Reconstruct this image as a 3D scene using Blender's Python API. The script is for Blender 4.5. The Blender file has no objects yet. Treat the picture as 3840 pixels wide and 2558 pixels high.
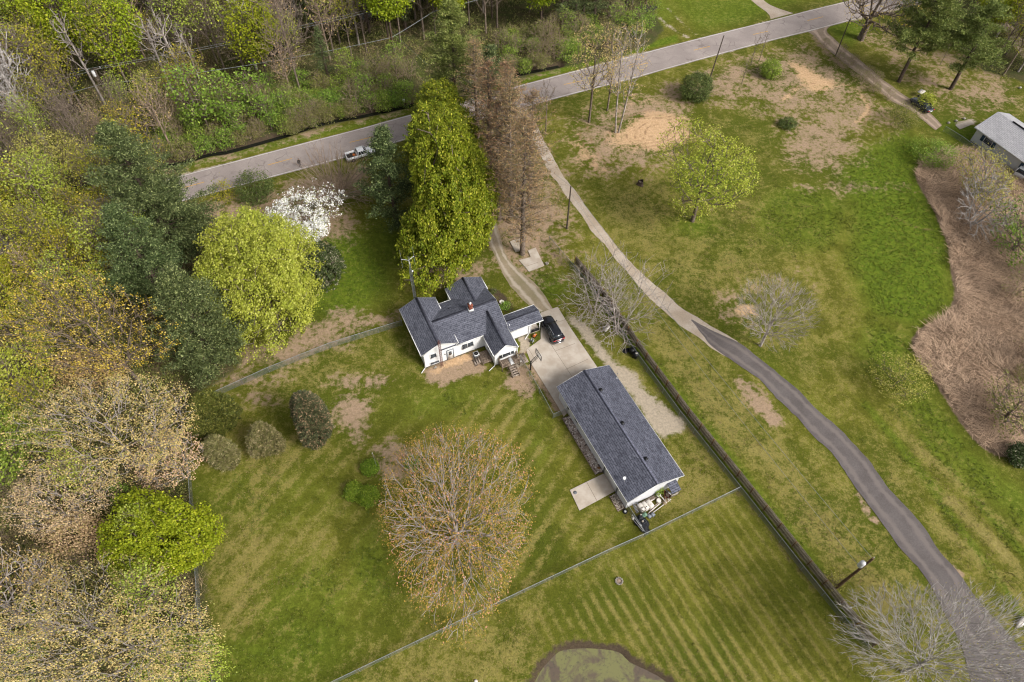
import bpy, math, random
import numpy as np
from mathutils import Vector, Matrix

# ---------------------------------------------------------------- camera, sky, sun, exposure
scene = bpy.context.scene
COL = scene.collection
cam_d = bpy.data.cameras.new("camera")
cam = bpy.data.objects.new("camera", cam_d)
COL.objects.link(cam)
cam_d.sensor_width = 36.0
cam_d.lens = 24.375
cam_d.clip_start = 0.5
cam_d.clip_end = 4000
cam.matrix_world = Matrix.Translation((0, 0, 80)) @ Matrix.Rotation(math.atan(1891 / 2600), 4, 'X') @ Matrix.Rotation(math.radians(0.6), 4, 'Z')
scene.camera = cam

SUN_EL, SUN_AZ = math.radians(41), math.radians(124)      # azimuth clockwise from +y
world = bpy.data.worlds.new("World")
scene.world = world
world.use_nodes = True
wn = world.node_tree.nodes
sky = wn.new('ShaderNodeTexSky')
sky.sky_type = 'NISHITA'
sky.sun_disc = False
sky.sun_elevation = SUN_EL
sky.sun_rotation = SUN_AZ
sky.air_density = 1.0
sky.dust_density = 5.0
sky.ozone_density = 1.0
hs = wn.new('ShaderNodeHueSaturation')
hs.inputs['Saturation'].default_value = 0.25
world.node_tree.links.new(sky.outputs[0], hs.inputs['Color'])
world.node_tree.links.new(hs.outputs[0], wn['Background'].inputs[0])
wn['Background'].inputs[1].default_value = 0.125
sun_d = bpy.data.lights.new("sun", 'SUN')
sun_d.energy = 2.5
sun_d.angle = math.radians(17)
sun_d.color = (1.0, 0.965, 0.90)
sun = bpy.data.objects.new("sun", sun_d)
COL.objects.link(sun)
sdir = Vector((math.sin(SUN_AZ) * math.cos(SUN_EL), math.cos(SUN_AZ) * math.cos(SUN_EL), math.sin(SUN_EL)))
sun.rotation_euler = sdir.to_track_quat('Z', 'Y').to_euler()
sun.location = (60, -60, 120)
scene.view_settings.view_transform = 'Standard'
scene.view_settings.look = 'None'
scene.view_settings.gamma = 1.0
scene.view_settings.exposure = 0.55
scene.render.engine = 'CYCLES'
scene.cycles.filter_width = 1.15
scene.cycles.max_bounces = 6
scene.cycles.transparent_max_bounces = 10
scene.cycles.caustics_reflective = False
scene.cycles.caustics_refractive = False

KEXP = 1.45


def lin(c):
    c = c / 255.0
    return c / 12.92 if c <= 0.04045 else ((c + 0.055) / 1.055) ** 2.4


def C(r, g, b, k=1.0):
    """surface colour from a swatch, as a base colour"""
    return (min(0.9, lin(r) / KEXP * k), min(0.9, lin(g) / KEXP * k), min(0.9, lin(b) / KEXP * k), 1.0)


# ---------------------------------------------------------------- materials
def newmat(name):
    m = bpy.data.materials.new(name)
    m.use_nodes = True
    nt = m.node_tree
    return m, nt, nt.nodes['Principled BSDF']


def nd(nt, t, **kw):
    n = nt.nodes.new(t)
    for k, v in kw.items():
        setattr(n, k, v)
    return n


def setin(n, **kw):
    for k, v in kw.items():
        n.inputs[k.replace('_', ' ')].default_value = v


def mixrgb(nt, fac, a, b, blend='MIX'):
    n = nd(nt, 'ShaderNodeMix', data_type='RGBA', blend_type=blend)
    for idx, val in ((0, fac), (6, a), (7, b)):
        if isinstance(val, bpy.types.NodeSocket):
            nt.links.new(val, n.inputs[idx])
        else:
            n.inputs[idx].default_value = val
    return n.outputs[2]


def math_(nt, op, a, b=0.0, c=None, clamp=False):
    n = nd(nt, 'ShaderNodeMath', operation=op, use_clamp=clamp)
    for idx, val in enumerate((a, b) if c is None else (a, b, c)):
        if isinstance(val, bpy.types.NodeSocket):
            nt.links.new(val, n.inputs[idx])
        else:
            n.inputs[idx].default_value = val
    return n.outputs[0]


def sstep(nt, x, lo, hi):
    n = nd(nt, 'ShaderNodeMapRange', interpolation_type='SMOOTHSTEP')
    nt.links.new(x, n.inputs[0])
    n.inputs[1].default_value = lo
    n.inputs[2].default_value = hi
    return n.outputs[0]


def noise(nt, vec, scale, detail=3, rough=0.6, dist=0.0):
    n = nd(nt, 'ShaderNodeTexNoise')
    n.inputs['Scale'].default_value = scale
    n.inputs['Detail'].default_value = detail
    n.inputs['Roughness'].default_value = rough
    n.inputs['Distortion'].default_value = dist
    if vec is not None:
        nt.links.new(vec, n.inputs['Vector'])
    return n.outputs['Fac']


def plain(name, c1, c2=None, scale=3.0, rough=0.8, metal=0.0, bump=0.0, spec=0.3, detail=4):
    m, nt, b = newmat(name)
    b.inputs['Roughness'].default_value = rough
    b.inputs['Metallic'].default_value = metal
    b.inputs['Specular IOR Level'].default_value = spec
    if c2 is None:
        c2 = tuple(min(1, x * 0.78) for x in c1[:3]) + (1,)
    tc = nd(nt, 'ShaderNodeTexCoord')
    f = noise(nt, tc.outputs['Object'], scale, detail)
    f = sstep(nt, f, 0.35, 0.65)
    nt.links.new(mixrgb(nt, f, c1, c2), b.inputs['Base Color'])
    if bump:
        bp = nd(nt, 'ShaderNodeBump')
        bp.inputs['Strength'].default_value = bump
        bp.inputs['Distance'].default_value = 0.05
        nt.links.new(noise(nt, tc.outputs['Object'], scale * 6, 3), bp.inputs['Height'])
        nt.links.new(bp.outputs[0], b.inputs['Normal'])
    return m


def leafmat(name, c1, c2, c3=None, trans=0.3, scale=0.35, rough=0.6):
    """leaves: colour varies leaf by leaf, clump by clump and tree by tree"""
    m, nt, b = newmat(name)
    geo = nd(nt, 'ShaderNodeNewGeometry')
    tc = nd(nt, 'ShaderNodeTexCoord')
    oi = nd(nt, 'ShaderNodeObjectInfo')
    f = sstep(nt, noise(nt, tc.outputs['Object'], scale, 3), 0.33, 0.67)
    r = geo.outputs['Random Per Island']
    f2 = math_(nt, 'MULTIPLY_ADD', r, 0.5, math_(nt, 'MULTIPLY', f, 0.5))
    col = mixrgb(nt, f2, c1, c2)
    if c3 is not None:
        col = mixrgb(nt, sstep(nt, math_(nt, 'FRACT', math_(nt, 'MULTIPLY', r, 17.3)), 0.7, 0.9), col, c3)
    h = nd(nt, 'ShaderNodeHueSaturation')
    nt.links.new(math_(nt, 'MULTIPLY_ADD', oi.outputs['Random'], 0.03, 0.478), h.inputs['Hue'])
    nt.links.new(math_(nt, 'MULTIPLY_ADD', math_(nt, 'FRACT', math_(nt, 'MULTIPLY', r, 7.7)), 0.45, 0.78), h.inputs['Value'])
    nt.links.new(col, h.inputs['Color'])
    nt.links.new(h.outputs[0], b.inputs['Base Color'])
    b.inputs['Roughness'].default_value = rough
    b.inputs['Specular IOR Level'].default_value = 0.25
    if trans:
        tr = nd(nt, 'ShaderNodeBsdfTranslucent')
        nt.links.new(h.outputs[0], tr.inputs['Color'])
        mx = nd(nt, 'ShaderNodeMixShader')
        mx.inputs[0].default_value = trans
        nt.links.new(b.outputs[0], mx.inputs[1])
        nt.links.new(tr.outputs[0], mx.inputs[2])
        nt.links.new(mx.outputs[0], nt.nodes['Material Output'].inputs[0])
    return m


def shingles(name, ca, cb, cc, cd=None):
    cd = cd or ca
    m, nt, b = newmat(name)
    uv = nd(nt, 'ShaderNodeUVMap')
    bt = nd(nt, 'ShaderNodeTexBrick', offset=0.5)
    nt.links.new(uv.outputs[0], bt.inputs['Vector'])
    setin(bt, Color1=ca, Color2=cb, Mortar=cc, Scale=1.0)
    bt.inputs['Mortar Size'].default_value = 0.035
    bt.inputs['Brick Width'].default_value = 0.62
    bt.inputs['Row Height'].default_value = 0.27
    bt.inputs['Bias'].default_value = -0.1
    f = sstep(nt, noise(nt, uv.outputs[0], 2.6, 3, 0.8), 0.42, 0.62)
    f3 = sstep(nt, noise(nt, uv.outputs[0], 0.35, 3, 0.6), 0.35, 0.7)
    c = mixrgb(nt, math_(nt, 'MULTIPLY', f, 0.45), bt.outputs['Color'], cd, 'MIX')
    c = mixrgb(nt, math_(nt, 'MULTIPLY', f3, 0.35), c, cc, 'MIX')
    nt.links.new(c, b.inputs['Base Color'])
    b.inputs['Roughness'].default_value = 0.9
    b.inputs['Specular IOR Level'].default_value = 0.15
    bp = nd(nt, 'ShaderNodeBump')
    bp.inputs['Strength'].default_value = 0.5
    bp.inputs['Distance'].default_value = 0.02
    nt.links.new(bt.outputs['Fac'], bp.inputs['Height'])
    bp.invert = True
    nt.links.new(bp.outputs[0], b.inputs['Normal'])
    return m


def siding(name, col, line=0.12):
    m, nt, b = newmat(name)
    tc = nd(nt, 'ShaderNodeTexCoord')
    sp = nd(nt, 'ShaderNodeSeparateXYZ')
    nt.links.new(tc.outputs['Object'], sp.inputs[0])
    fr = math_(nt, 'FRACT', math_(nt, 'DIVIDE', sp.outputs['Z'], line))
    e = sstep(nt, fr, 0.0, 0.16)
    f = sstep(nt, noise(nt, tc.outputs['Object'], 0.8, 4), 0.3, 0.75)
    c2 = tuple(x * 0.9 for x in col[:3]) + (1,)
    c3 = tuple(x * 0.72 for x in col[:3]) + (1,)
    c = mixrgb(nt, f, col, c2)
    c = mixrgb(nt, e, c3, c)
    nt.links.new(c, b.inputs['Base Color'])
    b.inputs['Roughness'].default_value = 0.55
    bp = nd(nt, 'ShaderNodeBump')
    bp.inputs['Strength'].default_value = 0.4
    bp.inputs['Distance'].default_value = 0.02
    nt.links.new(fr, bp.inputs['Height'])
    nt.links.new(bp.outputs[0], b.inputs['Normal'])
    return m


def wiremesh(name, col, cell=0.06, wire=0.16):
    m, nt, b = newmat(name)
    uv = nd(nt, 'ShaderNodeUVMap')
    sp = nd(nt, 'ShaderNodeSeparateXYZ')
    nt.links.new(uv.outputs[0], sp.inputs[0])
    u, v = sp.outputs['X'], sp.outputs['Y']
    masks = []
    for op in ('ADD', 'SUBTRACT'):
        s = math_(nt, 'DIVIDE', math_(nt, op, u, v), cell * 1.41)
        masks.append(math_(nt, 'LESS_THAN', math_(nt, 'FRACT', s), wire))
    k = math_(nt, 'MAXIMUM', masks[0], masks[1])
    b.inputs['Base Color'].default_value = col
    b.inputs['Roughness'].default_value = 0.5
    b.inputs['Metallic'].default_value = 0.3
    tr = nd(nt, 'ShaderNodeBsdfTransparent')
    mx = nd(nt, 'ShaderNodeMixShader')
    nt.links.new(k, mx.inputs[0])
    nt.links.new(tr.outputs[0], mx.inputs[1])
    nt.links.new(b.outputs[0], mx.inputs[2])
    nt.links.new(mx.outputs[0], nt.nodes['Material Output'].inputs[0])
    return m


def glassmat(name, col=(0.02, 0.025, 0.03, 1), rough=0.08):
    m, nt, b = newmat(name)
    b.inputs['Base Color'].default_value = col
    b.inputs['Roughness'].default_value = rough
    b.inputs['Specular IOR Level'].default_value = 0.7
    return m


M = {}
M['shingle_house'] = shingles('slate_shingles', C(112, 114, 126), C(86, 88, 99), C(62, 63, 73), C(128, 130, 142))
M['shingle_barn'] = shingles('blue_grey_shingles', C(112, 114, 127), C(76, 78, 89), C(56, 57, 68), C(124, 126, 140))
M['shingle_neighbour'] = shingles('pale_grey_shingles', C(200, 198, 201), C(178, 176, 180), C(150, 149, 152))
M['shingle_ridge'] = plain('barn_ridge_shingle', C(120, 121, 138), C(84, 85, 100), 5, 0.95)
M['siding'] = siding('white_siding', C(248, 248, 248, 1.12))
M['siding_barn'] = siding('white_metal_siding', C(238, 238, 242, 1.05), 0.3)
M['siding_grey'] = siding('pale_siding', C(218, 220, 220))
M['trim'] = plain('white_trim', C(240, 240, 240, 1.1), C(222, 220, 216), 2.0, 0.5)
M['ridge'] = plain('dark_ridge', C(52, 53, 64), C(70, 71, 82), 2.0, 0.95)
M['glass'] = glassmat('window_glass')
M['blind'] = plain('window_blind', C(150, 155, 162), C(110, 114, 122), 6)
M['foundation'] = plain('foundation_block', C(140, 134, 124), C(112, 106, 98), 4, 0.95, bump=0.3)
M['wood_grey'] = plain('weathered_wood', C(168, 148, 130), C(118, 102, 88), 5, 0.95, bump=0.4)
M['wood_light'] = plain('bleached_wood', C(188, 172, 158), C(140, 124, 110), 6, 0.9)
M['wood_fence'] = plain('dark_fence_wood', C(186, 170, 146), C(136, 122, 104), 4, 0.95, bump=0.4)
M['wood_rail'] = plain('fence_rail_wood', C(222, 206, 182), C(184, 168, 144), 4, 0.95)
M['wood_orange'] = plain('cedar_wood', C(150, 112, 74), C(110, 80, 54), 4, 0.9)
M['pole_wood'] = plain('pole_wood', C(118, 92, 66), C(84, 66, 48), 2.5, 0.95, bump=0.3)
M['pole_grey'] = plain('grey_pole_wood', C(100, 88, 78), C(74, 64, 56), 2.5, 0.95)
M['galv'] = plain('galvanised_steel', C(176, 180, 182), C(140, 144, 148), 5, 0.45, 0.4)
M['wire_mesh'] = wiremesh('chain_link', C(150, 155, 155))
M['green_mesh'] = wiremesh('green_wire_mesh', C(60, 84, 66), 0.05, 0.35)
M['rust'] = plain('rusty_steel', C(140, 92, 84), C(108, 74, 68), 6, 0.8)
M['brick'] = plain('red_brick', C(150, 84, 62), C(110, 62, 48), 9, 0.9, bump=0.3)
M['white_metal'] = plain('white_painted_metal', C(236, 236, 236, 1.05), C(205, 205, 205), 3, 0.4)
M['black'] = plain('black_plastic', C(28, 28, 30), C(18, 18, 20), 4, 0.45)
M['black_soft'] = plain('black_tarp', C(34, 36, 42), C(18, 20, 26), 3, 0.5, bump=0.6)
M['tyre'] = plain('tyre_rubber', C(40, 40, 40), C(28, 28, 28), 6, 0.85)
M['grey_metal'] = plain('grey_metal', C(130, 134, 138), C(104, 106, 110), 4, 0.45, 0.3)
M['concrete'] = plain('poured_concrete', C(206, 194, 180), C(186, 172, 156), 0.6, 0.9, detail=8)
M['concrete_dark'] = plain('concrete_joint', C(146, 130, 114), C(120, 106, 92), 3, 0.95)
M['stone'] = plain('field_stone', C(190, 182, 170), C(140, 130, 118), 5, 0.9, bump=0.3)
M['plastic_white'] = plain('aged_white_plastic', C(232, 226, 218), C(206, 196, 184), 2.5, 0.45)
M['yellow'] = plain('yellow_paint', C(196, 164, 62), C(170, 140, 50), 4, 0.6)
M['orange'] = plain('orange_plastic', C(214, 120, 50), C(180, 98, 44), 4, 0.5)
M['green_plastic'] = plain('faded_green_plastic', C(128, 160, 136), C(96, 128, 108), 4, 0.6)
M['tan_board'] = plain('tan_plywood', C(170, 150, 120), C(146, 126, 98), 5, 0.85)
M['bark'] = plain('brown_grey_bark', C(146, 130, 116), C(106, 92, 80), 3, 0.95, bump=0.4)
M['bark_dark'] = plain('dark_bark', C(104, 88, 76), C(74, 62, 54), 3, 0.95, bump=0.4)
M['bark_pale'] = plain('pale_bark', C(196, 186, 178), C(144, 130, 122), 1.6, 0.9)
M['bark_white'] = plain('whitish_bark', C(206, 200, 196), C(158, 148, 142), 1.6, 0.9)
M['bark_tan'] = plain('tan_twigs', C(176, 154, 134), C(140, 120, 104), 2, 0.9)


# ---------------------------------------------------------------- mesh building
class MB:
    """collects faces; build() links them as ONE mesh object"""

    def __init__(s):
        s.v, s.f, s.uv, s.n, s.hasuv = [], [], [], 0, False

    def add(s, V, F, UV=None):
        V = np.asarray(V, float).reshape(-1, 3)
        F = np.asarray(F, int)
        s.v.append(V)
        s.f.append(F + s.n)
        if UV is not None:
            s.hasuv = True
            s.uv.append(np.asarray(UV, float).reshape(-1, 2))
        else:
            s.uv.append(np.zeros((F.size, 2)))
        s.n += len(V)
        return s

    def box(s, c, d, rz=0.0, mat=None):
        x, y, z = d[0] / 2, d[1] / 2, d[2] / 2
        V = np.array([(-x, -y, -z), (x, -y, -z), (x, y, -z), (-x, y, -z), (-x, -y, z), (x, -y, z), (x, y, z), (-x, y, z)])
        if mat is not None:
            V = V @ np.asarray(mat).T
        if rz:
            cc, ss = math.cos(rz), math.sin(rz)
            V = V @ np.array([[cc, ss, 0], [-ss, cc, 0], [0, 0, 1]])
        return s.add(V + np.array(c), [(0, 3, 2, 1), (4, 5, 6, 7), (0, 1, 5, 4), (1, 2, 6, 5), (2, 3, 7, 6), (3, 0, 4, 7)])

    def box2(s, lo, hi):
        return s.box([(a + b) / 2 for a, b in zip(lo, hi)], [b - a for a, b in zip(lo, hi)])

    def beam(s, a, b, w, h=None, up=(0, 0, 1)):
        """rectangular bar from a to b"""
        a, b = np.array(a, float), np.array(b, float)
        h = w if h is None else h
        d = b - a
        L = np.linalg.norm(d)
        d = d / L
        u = np.array(up, float)
        if abs(d @ u) > 0.98:
            u = np.array((1.0, 0, 0))
        sx = np.cross(d, u)
        sx /= np.linalg.norm(sx)
        sy = np.cross(sx, d)
        return s.box((a + b) / 2, (L, w, h), 0, np.stack([d, sx, sy], 1))

    def quad(s, pts, uv=None):
        return s.add(pts, [tuple(range(len(pts)))], uv)

    def prism(s, pts, z0, z1):
        n = len(pts)
        V = [(p[0], p[1], z0) for p in pts] + [(p[0], p[1], z1) for p in pts]
        s.add(V, [tuple(range(n - 1, -1, -1))])
        s.add(V, [tuple(range(n, 2 * n))])
        return s.add(V, [(i, (i + 1) % n, n + (i + 1) % n, n + i) for i in range(n)])

    def lathe(s, prof, c=(0, 0, 0), k=12, axis='Z'):
        V, F = [], []
        for r, z in prof:
            for i in range(k):
                t = 2 * math.pi * i / k
                p = (r * math.cos(t), r * math.sin(t), z)
                if axis == 'X':
                    p = (p[2], p[0], p[1])
                elif axis == 'Y':
                    p = (p[0], p[2], p[1])
                V.append((p[0] + c[0], p[1] + c[1], p[2] + c[2]))
        m = len(prof)
        for j in range(m - 1):
            for i in range(k):
                F.append((j * k + i, j * k + (i + 1) % k, (j + 1) * k + (i + 1) % k, (j + 1) * k + i))
        s.add(V, F)
        if prof[0][0] > 1e-4:
            s.add(V, [tuple(range(k - 1, -1, -1))])
        if prof[-1][0] > 1e-4:
            s.add(V, [tuple(range((m - 1) * k, m * k))])
        return s

    def tube(s, pts, r, k=6, r1=None, caps=True):
        P = np.asarray(pts, float)
        n = len(P)
        T = np.gradient(P, axis=0)
        T /= np.linalg.norm(T, axis=1)[:, None] + 1e-9
        up = np.array((0, 0, 1.0)) if abs(T[0][2]) < 0.9 else np.array((1.0, 0, 0))
        V = []
        for i in range(n):
            sx = np.cross(T[i], up)
            sx /= np.linalg.norm(sx) + 1e-9
            sy = np.cross(sx, T[i])
            rr = r if r1 is None else r + (r1 - r) * i / (n - 1)
            for j in range(k):
                t = 2 * math.pi * j / k
                V.append(P[i] + rr * (math.cos(t) * sx + math.sin(t) * sy))
        F = [(i * k + j, (i + 1) * k + j, (i + 1) * k + (j + 1) % k, i * k + (j + 1) % k) for i in range(n - 1) for j in range(k)]
        s.add(V, F)
        if caps:
            s.add(V, [tuple(range(k))])
            s.add(V, [tuple(range(n * k - 1, (n - 1) * k - 1, -1))])
        return s

    def blob(s, c, rad, seed=0, k=10, m=6, jit=0.12, flat=0.0):
        """a lumpy rounded solid (stones, bags)"""
        rg = random.Random(seed)
        V, F = [], []
        for j in range(1, m):
            ph = math.pi * j / m
            for i in range(k):
                t = 2 * math.pi * i / k
                q = 1 + rg.uniform(-jit, jit)
                z = math.cos(ph) * rad[2] * q
                z = max(z, -rad[2] * (1 - flat))
                V.append((c[0] + rad[0] * q * math.sin(ph) * math.cos(t), c[1] + rad[1] * q * math.sin(ph) * math.sin(t), c[2] + z))
        for j in range(m - 2):
            for i in range(k):
                F.append((j * k + i, (j + 1) * k + i, (j + 1) * k + (i + 1) % k, j * k + (i + 1) % k))
        s.add(V, F)
        s.add(V, [tuple(range(k))])
        s.add(V, [tuple(range((m - 1) * k - 1, (m - 2) * k - 1, -1))])
        return s

    def data(s, name, mat, smooth=False):
        me = bpy.data.meshes.new(name)
        V = np.concatenate(s.v)
        loops = np.concatenate([f.ravel() for f in s.f]).astype(np.int32)
        tot = np.concatenate([np.full(len(f), f.shape[1]) for f in s.f]).astype(np.int32)
        start = np.concatenate([[0], np.cumsum(tot)[:-1]]).astype(np.int32)
        me.vertices.add(len(V))
        me.vertices.foreach_set('co', V.astype(np.float32).ravel())
        me.loops.add(len(loops))
        me.loops.foreach_set('vertex_index', loops)
        me.polygons.add(len(tot))
        me.polygons.foreach_set('loop_start', start)
        me.polygons.foreach_set('loop_total', tot)
        if smooth:
            me.polygons.foreach_set('use_smooth', np.ones(len(tot), bool))
        if s.hasuv:
            ul = me.uv_layers.new(name='UVMap')
            ul.data.foreach_set('uv', np.concatenate(s.uv).astype(np.float32).ravel())
        me.update(calc_edges=True)
        me.materials.append(M[mat] if isinstance(mat, str) else mat)
        return me

    def build(s, name, mat, parent=None, smooth=False, label=None):
        o = bpy.data.objects.new(name, s.data(name, mat, smooth))
        COL.objects.link(o)
        if parent is not None:
            o.parent = parent
        if label:
            o['label'] = label
        return o


def tag(o, label, cat, group=None):
    o['label'] = label
    o['category'] = cat
    if group:
        o['group'] = group
    return o


def empty(name, loc, rz=0.0, label=None, cat=None, group=None):
    o = bpy.data.objects.new(name, None)
    o.empty_display_size = 0.3
    COL.objects.link(o)
    o.location = (loc[0], loc[1], loc[2] if len(loc) > 2 else 0.0)
    o.rotation_euler = (0, 0, rz)
    if label:
        tag(o, label, cat, group)
    return o


def struct(o):
    o['kind'] = 'structure'
    return o


def stuff(o, label, cat):
    o['kind'] = 'stuff'
    return tag(o, label, cat)


def copy_tree(o, parent=None):
    c = o.copy()
    COL.objects.link(c)
    if parent is not None:
        c.parent = parent
    for ch in list(o.children):
        copy_tree(ch, c)
    return c


def catmull(P, n=8, closed=False):
    P = np.asarray(P, float)
    out = []
    N = len(P)
    rng_ = range(N if closed else N - 1)
    for i in rng_:
        if closed:
            p0, p1, p2, p3 = P[(i - 1) % N], P[i], P[(i + 1) % N], P[(i + 2) % N]
        else:
            p0, p1, p2, p3 = P[max(i - 1, 0)], P[i], P[i + 1], P[min(i + 2, N - 1)]
        for t in np.linspace(0, 1, n, endpoint=False):
            out.append(0.5 * ((2 * p1) + (-p0 + p2) * t + (2 * p0 - 5 * p1 + 4 * p2 - p3) * t * t + (-p0 + 3 * p1 - 3 * p2 + p3) * t ** 3))
    if not closed:
        out.append(P[-1])
    return np.array(out)


def resample(P, step):
    P = np.asarray(P, float)
    d = np.concatenate([[0], np.cumsum(np.linalg.norm(np.diff(P, axis=0), axis=1))])
    n = max(2, int(d[-1] / step) + 1)
    s = np.linspace(0, d[-1], n)
    return np.stack([np.interp(s, d, P[:, i]) for i in range(P.shape[1])], 1)

# ---------------------------------------------------------------- ground sheet
def sdf(P, poly):
    """signed distance (negative inside) of points P (N,2) to a polygon"""
    poly = np.asarray(poly, float)
    d2 = np.full(len(P), 1e18)
    inside = np.zeros(len(P), bool)
    n = len(poly)
    for i in range(n):
        a, b = poly[i], poly[(i + 1) % n]
        e = b - a
        w = P - a
        t = np.clip((w @ e) / (e @ e + 1e-12), 0, 1)
        d2 = np.minimum(d2, ((w - t[:, None] * e) ** 2).sum(1))
        c = (a[1] > P[:, 1]) != (b[1] > P[:, 1])
        with np.errstate(divide='ignore', invalid='ignore'):
            xi = (b[0] - a[0]) * (P[:, 1] - a[1]) / (b[1] - a[1] + 1e-12) + a[0]
        inside ^= c & (P[:, 0] < xi)
    return np.sqrt(d2) * np.where(inside, -1, 1)


def dline(P, line):
    line = np.asarray(line, float)
    d2 = np.full(len(P), 1e18)
    for i in range(len(line) - 1):
        a, b = line[i], line[i + 1]
        e = b - a
        w = P - a
        t = np.clip((w @ e) / (e @ e + 1e-12), 0, 1)
        d2 = np.minimum(d2, ((w - t[:, None] * e) ** 2).sum(1))
    return np.sqrt(d2)


def soft(d, w):
    t = np.clip(0.5 - d / (2 * w), 0, 1)
    return t * t * (3 - 2 * t)


def axis(lo, hi, step, far):
    a = np.arange(lo, hi + step / 2, step)
    g = step * 1.35 ** np.arange(1, 26)
    r = hi + np.cumsum(g)
    l = lo - np.cumsum(g)
    return np.concatenate([l[l > -far][::-1], a, r[r < far]])


GX = axis(-124, 124, 0.5, 1500)
GY = axis(2, 172, 0.5, 1500)
NX, NY = len(GX), len(GY)
XX, YY = np.meshgrid(GX, GY)
GP = np.stack([XX.ravel(), YY.ravel()], 1)

DITCH = catmull([(-90.63, 81.88), (-81.31, 86.66), (-69.49, 92.27), (-59.44, 96.18), (-54.07, 98.85), (-51.17, 99.61), (-45.60, 102.37), (-41.33, 104.55), (-35.57, 107.95), (-28.65, 110.29), (-20.83, 113.36), (-15.25, 115.93), (-7.90, 119.72), (-2.87, 122.71), (1.86, 124.73), (5.35, 125.99), (8.87, 127.27)], 4)
POND = catmull([(1.65, 12.57), (2.43, 14.14), (3.28, 15.50), (4.13, 16.37), (5.18, 17.25), (6.32, 17.53), (8.68, 17.64), (11.90, 17.32), (13.17, 16.24), (14.99, 15.45), (16.60, 14.57), (17.78, 13.13), (17.64, 8.77), (13.31, 5.03), (5.67, 4.96), (1.86, 8.62)], 4, True)
dd = dline(GP, DITCH)
dp = sdf(GP, POND)
rs = np.random.RandomState(5)


def vnoise(P, scale, seed):
    """cheap smooth value noise"""
    r = np.random.RandomState(seed)
    tab = r.rand(256, 256)
    q = P / scale
    i = np.floor(q).astype(int)
    f = q - i
    f = f * f * (3 - 2 * f)
    a = tab[i[:, 0] % 256, i[:, 1] % 256]
    b = tab[(i[:, 0] + 1) % 256, i[:, 1] % 256]
    c = tab[i[:, 0] % 256, (i[:, 1] + 1) % 256]
    d = tab[(i[:, 0] + 1) % 256, (i[:, 1] + 1) % 256]
    return (a * (1 - f[:, 0]) + b * f[:, 0]) * (1 - f[:, 1]) + (c * (1 - f[:, 0]) + d * f[:, 0]) * f[:, 1]


near = (np.abs(GP[:, 0]) < 125) & (GP[:, 1] > 0) & (GP[:, 1] < 173)
ZZ = -1.1 * soft(dd - 0.55, 0.9) - 0.9 * soft(dp + 0.7, 1.3)
ZZ = ZZ + np.where(near, (vnoise(GP, 2.2, 1) - 0.5) * 0.05 - 0.02, -0.02)

LAY = {k: np.zeros(len(GP)) for k in ('lush', 'dry', 'sand', 'litter', 'wood', 'gravel', 'mud', 'reed', 'st1', 'st2', 'st3', 'track')}


def paint(layer, shape, softness=2.0, k=1.0, kind='poly', width=1.0):
    if kind == 'poly':
        d = sdf(GP, shape)
    elif kind == 'line':
        d = dline(GP, shape) - width
    else:                                       # ellipse: centre, end of first radius, end of second radius
        c, a, b = [np.array(p, float) for p in shape]
        A = np.stack([a - c, b - c], 1)
        q = (GP - c) @ np.linalg.inv(A).T
        rr = np.sqrt((q ** 2).sum(1))
        d = (rr - 1) * min(np.linalg.norm(a - c), np.linalg.norm(b - c))
    LAY[layer] = np.maximum(LAY[layer], soft(d, softness) * k)


def offset_(P, d):
    g = np.gradient(P, axis=0)
    nn = np.stack([-g[:, 1], g[:, 0]], 1) / np.linalg.norm(g, axis=1)[:, None]
    return P + nn * d


def ell(layer, c, a, b, softness=2.0, k=1.0):
    paint(layer, (c, a, b), softness, k, 'ell')


# woods floor
WOODS_N = [(-103.58, 79.70), (-85.77, 86.91), (-60.58, 96.16), (-44.14, 102.88), (-26.93, 109.53), (-19.93, 112.57), (-2.82, 120.39), (9.27, 126.06), (20.95, 130.43), (28.56, 135.04), (31.42, 140.07), (29.52, 152.47), (31.79, 183.83), (-179.92, 179.06)]
WOODS_W = [(-108.27, 75.77), (-83.59, 81.98), (-57.72, 85.44), (-50.22, 76.61), (-41.04, 64.34), (-37.92, 52.79), (-42.54, 48.86), (-43.43, 45.82), (-40.21, 36.53), (-36.24, 28.30), (-33.46, 20.94), (-30.72, 13.58), (-28.66, 6.47), (-67.14, 6.13)]
WOODS_E = [(93.26, 157.56), (91.07, 137.86), (94.08, 126.85), (100.45, 122.51), (116.11, 118.50), (150.25, 186.51), (99.53, 185.36)]
for p in (WOODS_N, WOODS_W, WOODS_E):
    paint('wood', p, 2.0, 1.0)
paint('litter', [(72.27, 142.56), (113.94, 154.17), (96.84, 114.03), (84.50, 108.55), (78.31, 116.45), (73.92, 129.54)], 5, 0.45)
paint('litter', np.concatenate([offset_(DITCH, 1.2), offset_(DITCH, -3.2)[::-1]]), 0.8, 0.42)
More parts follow.
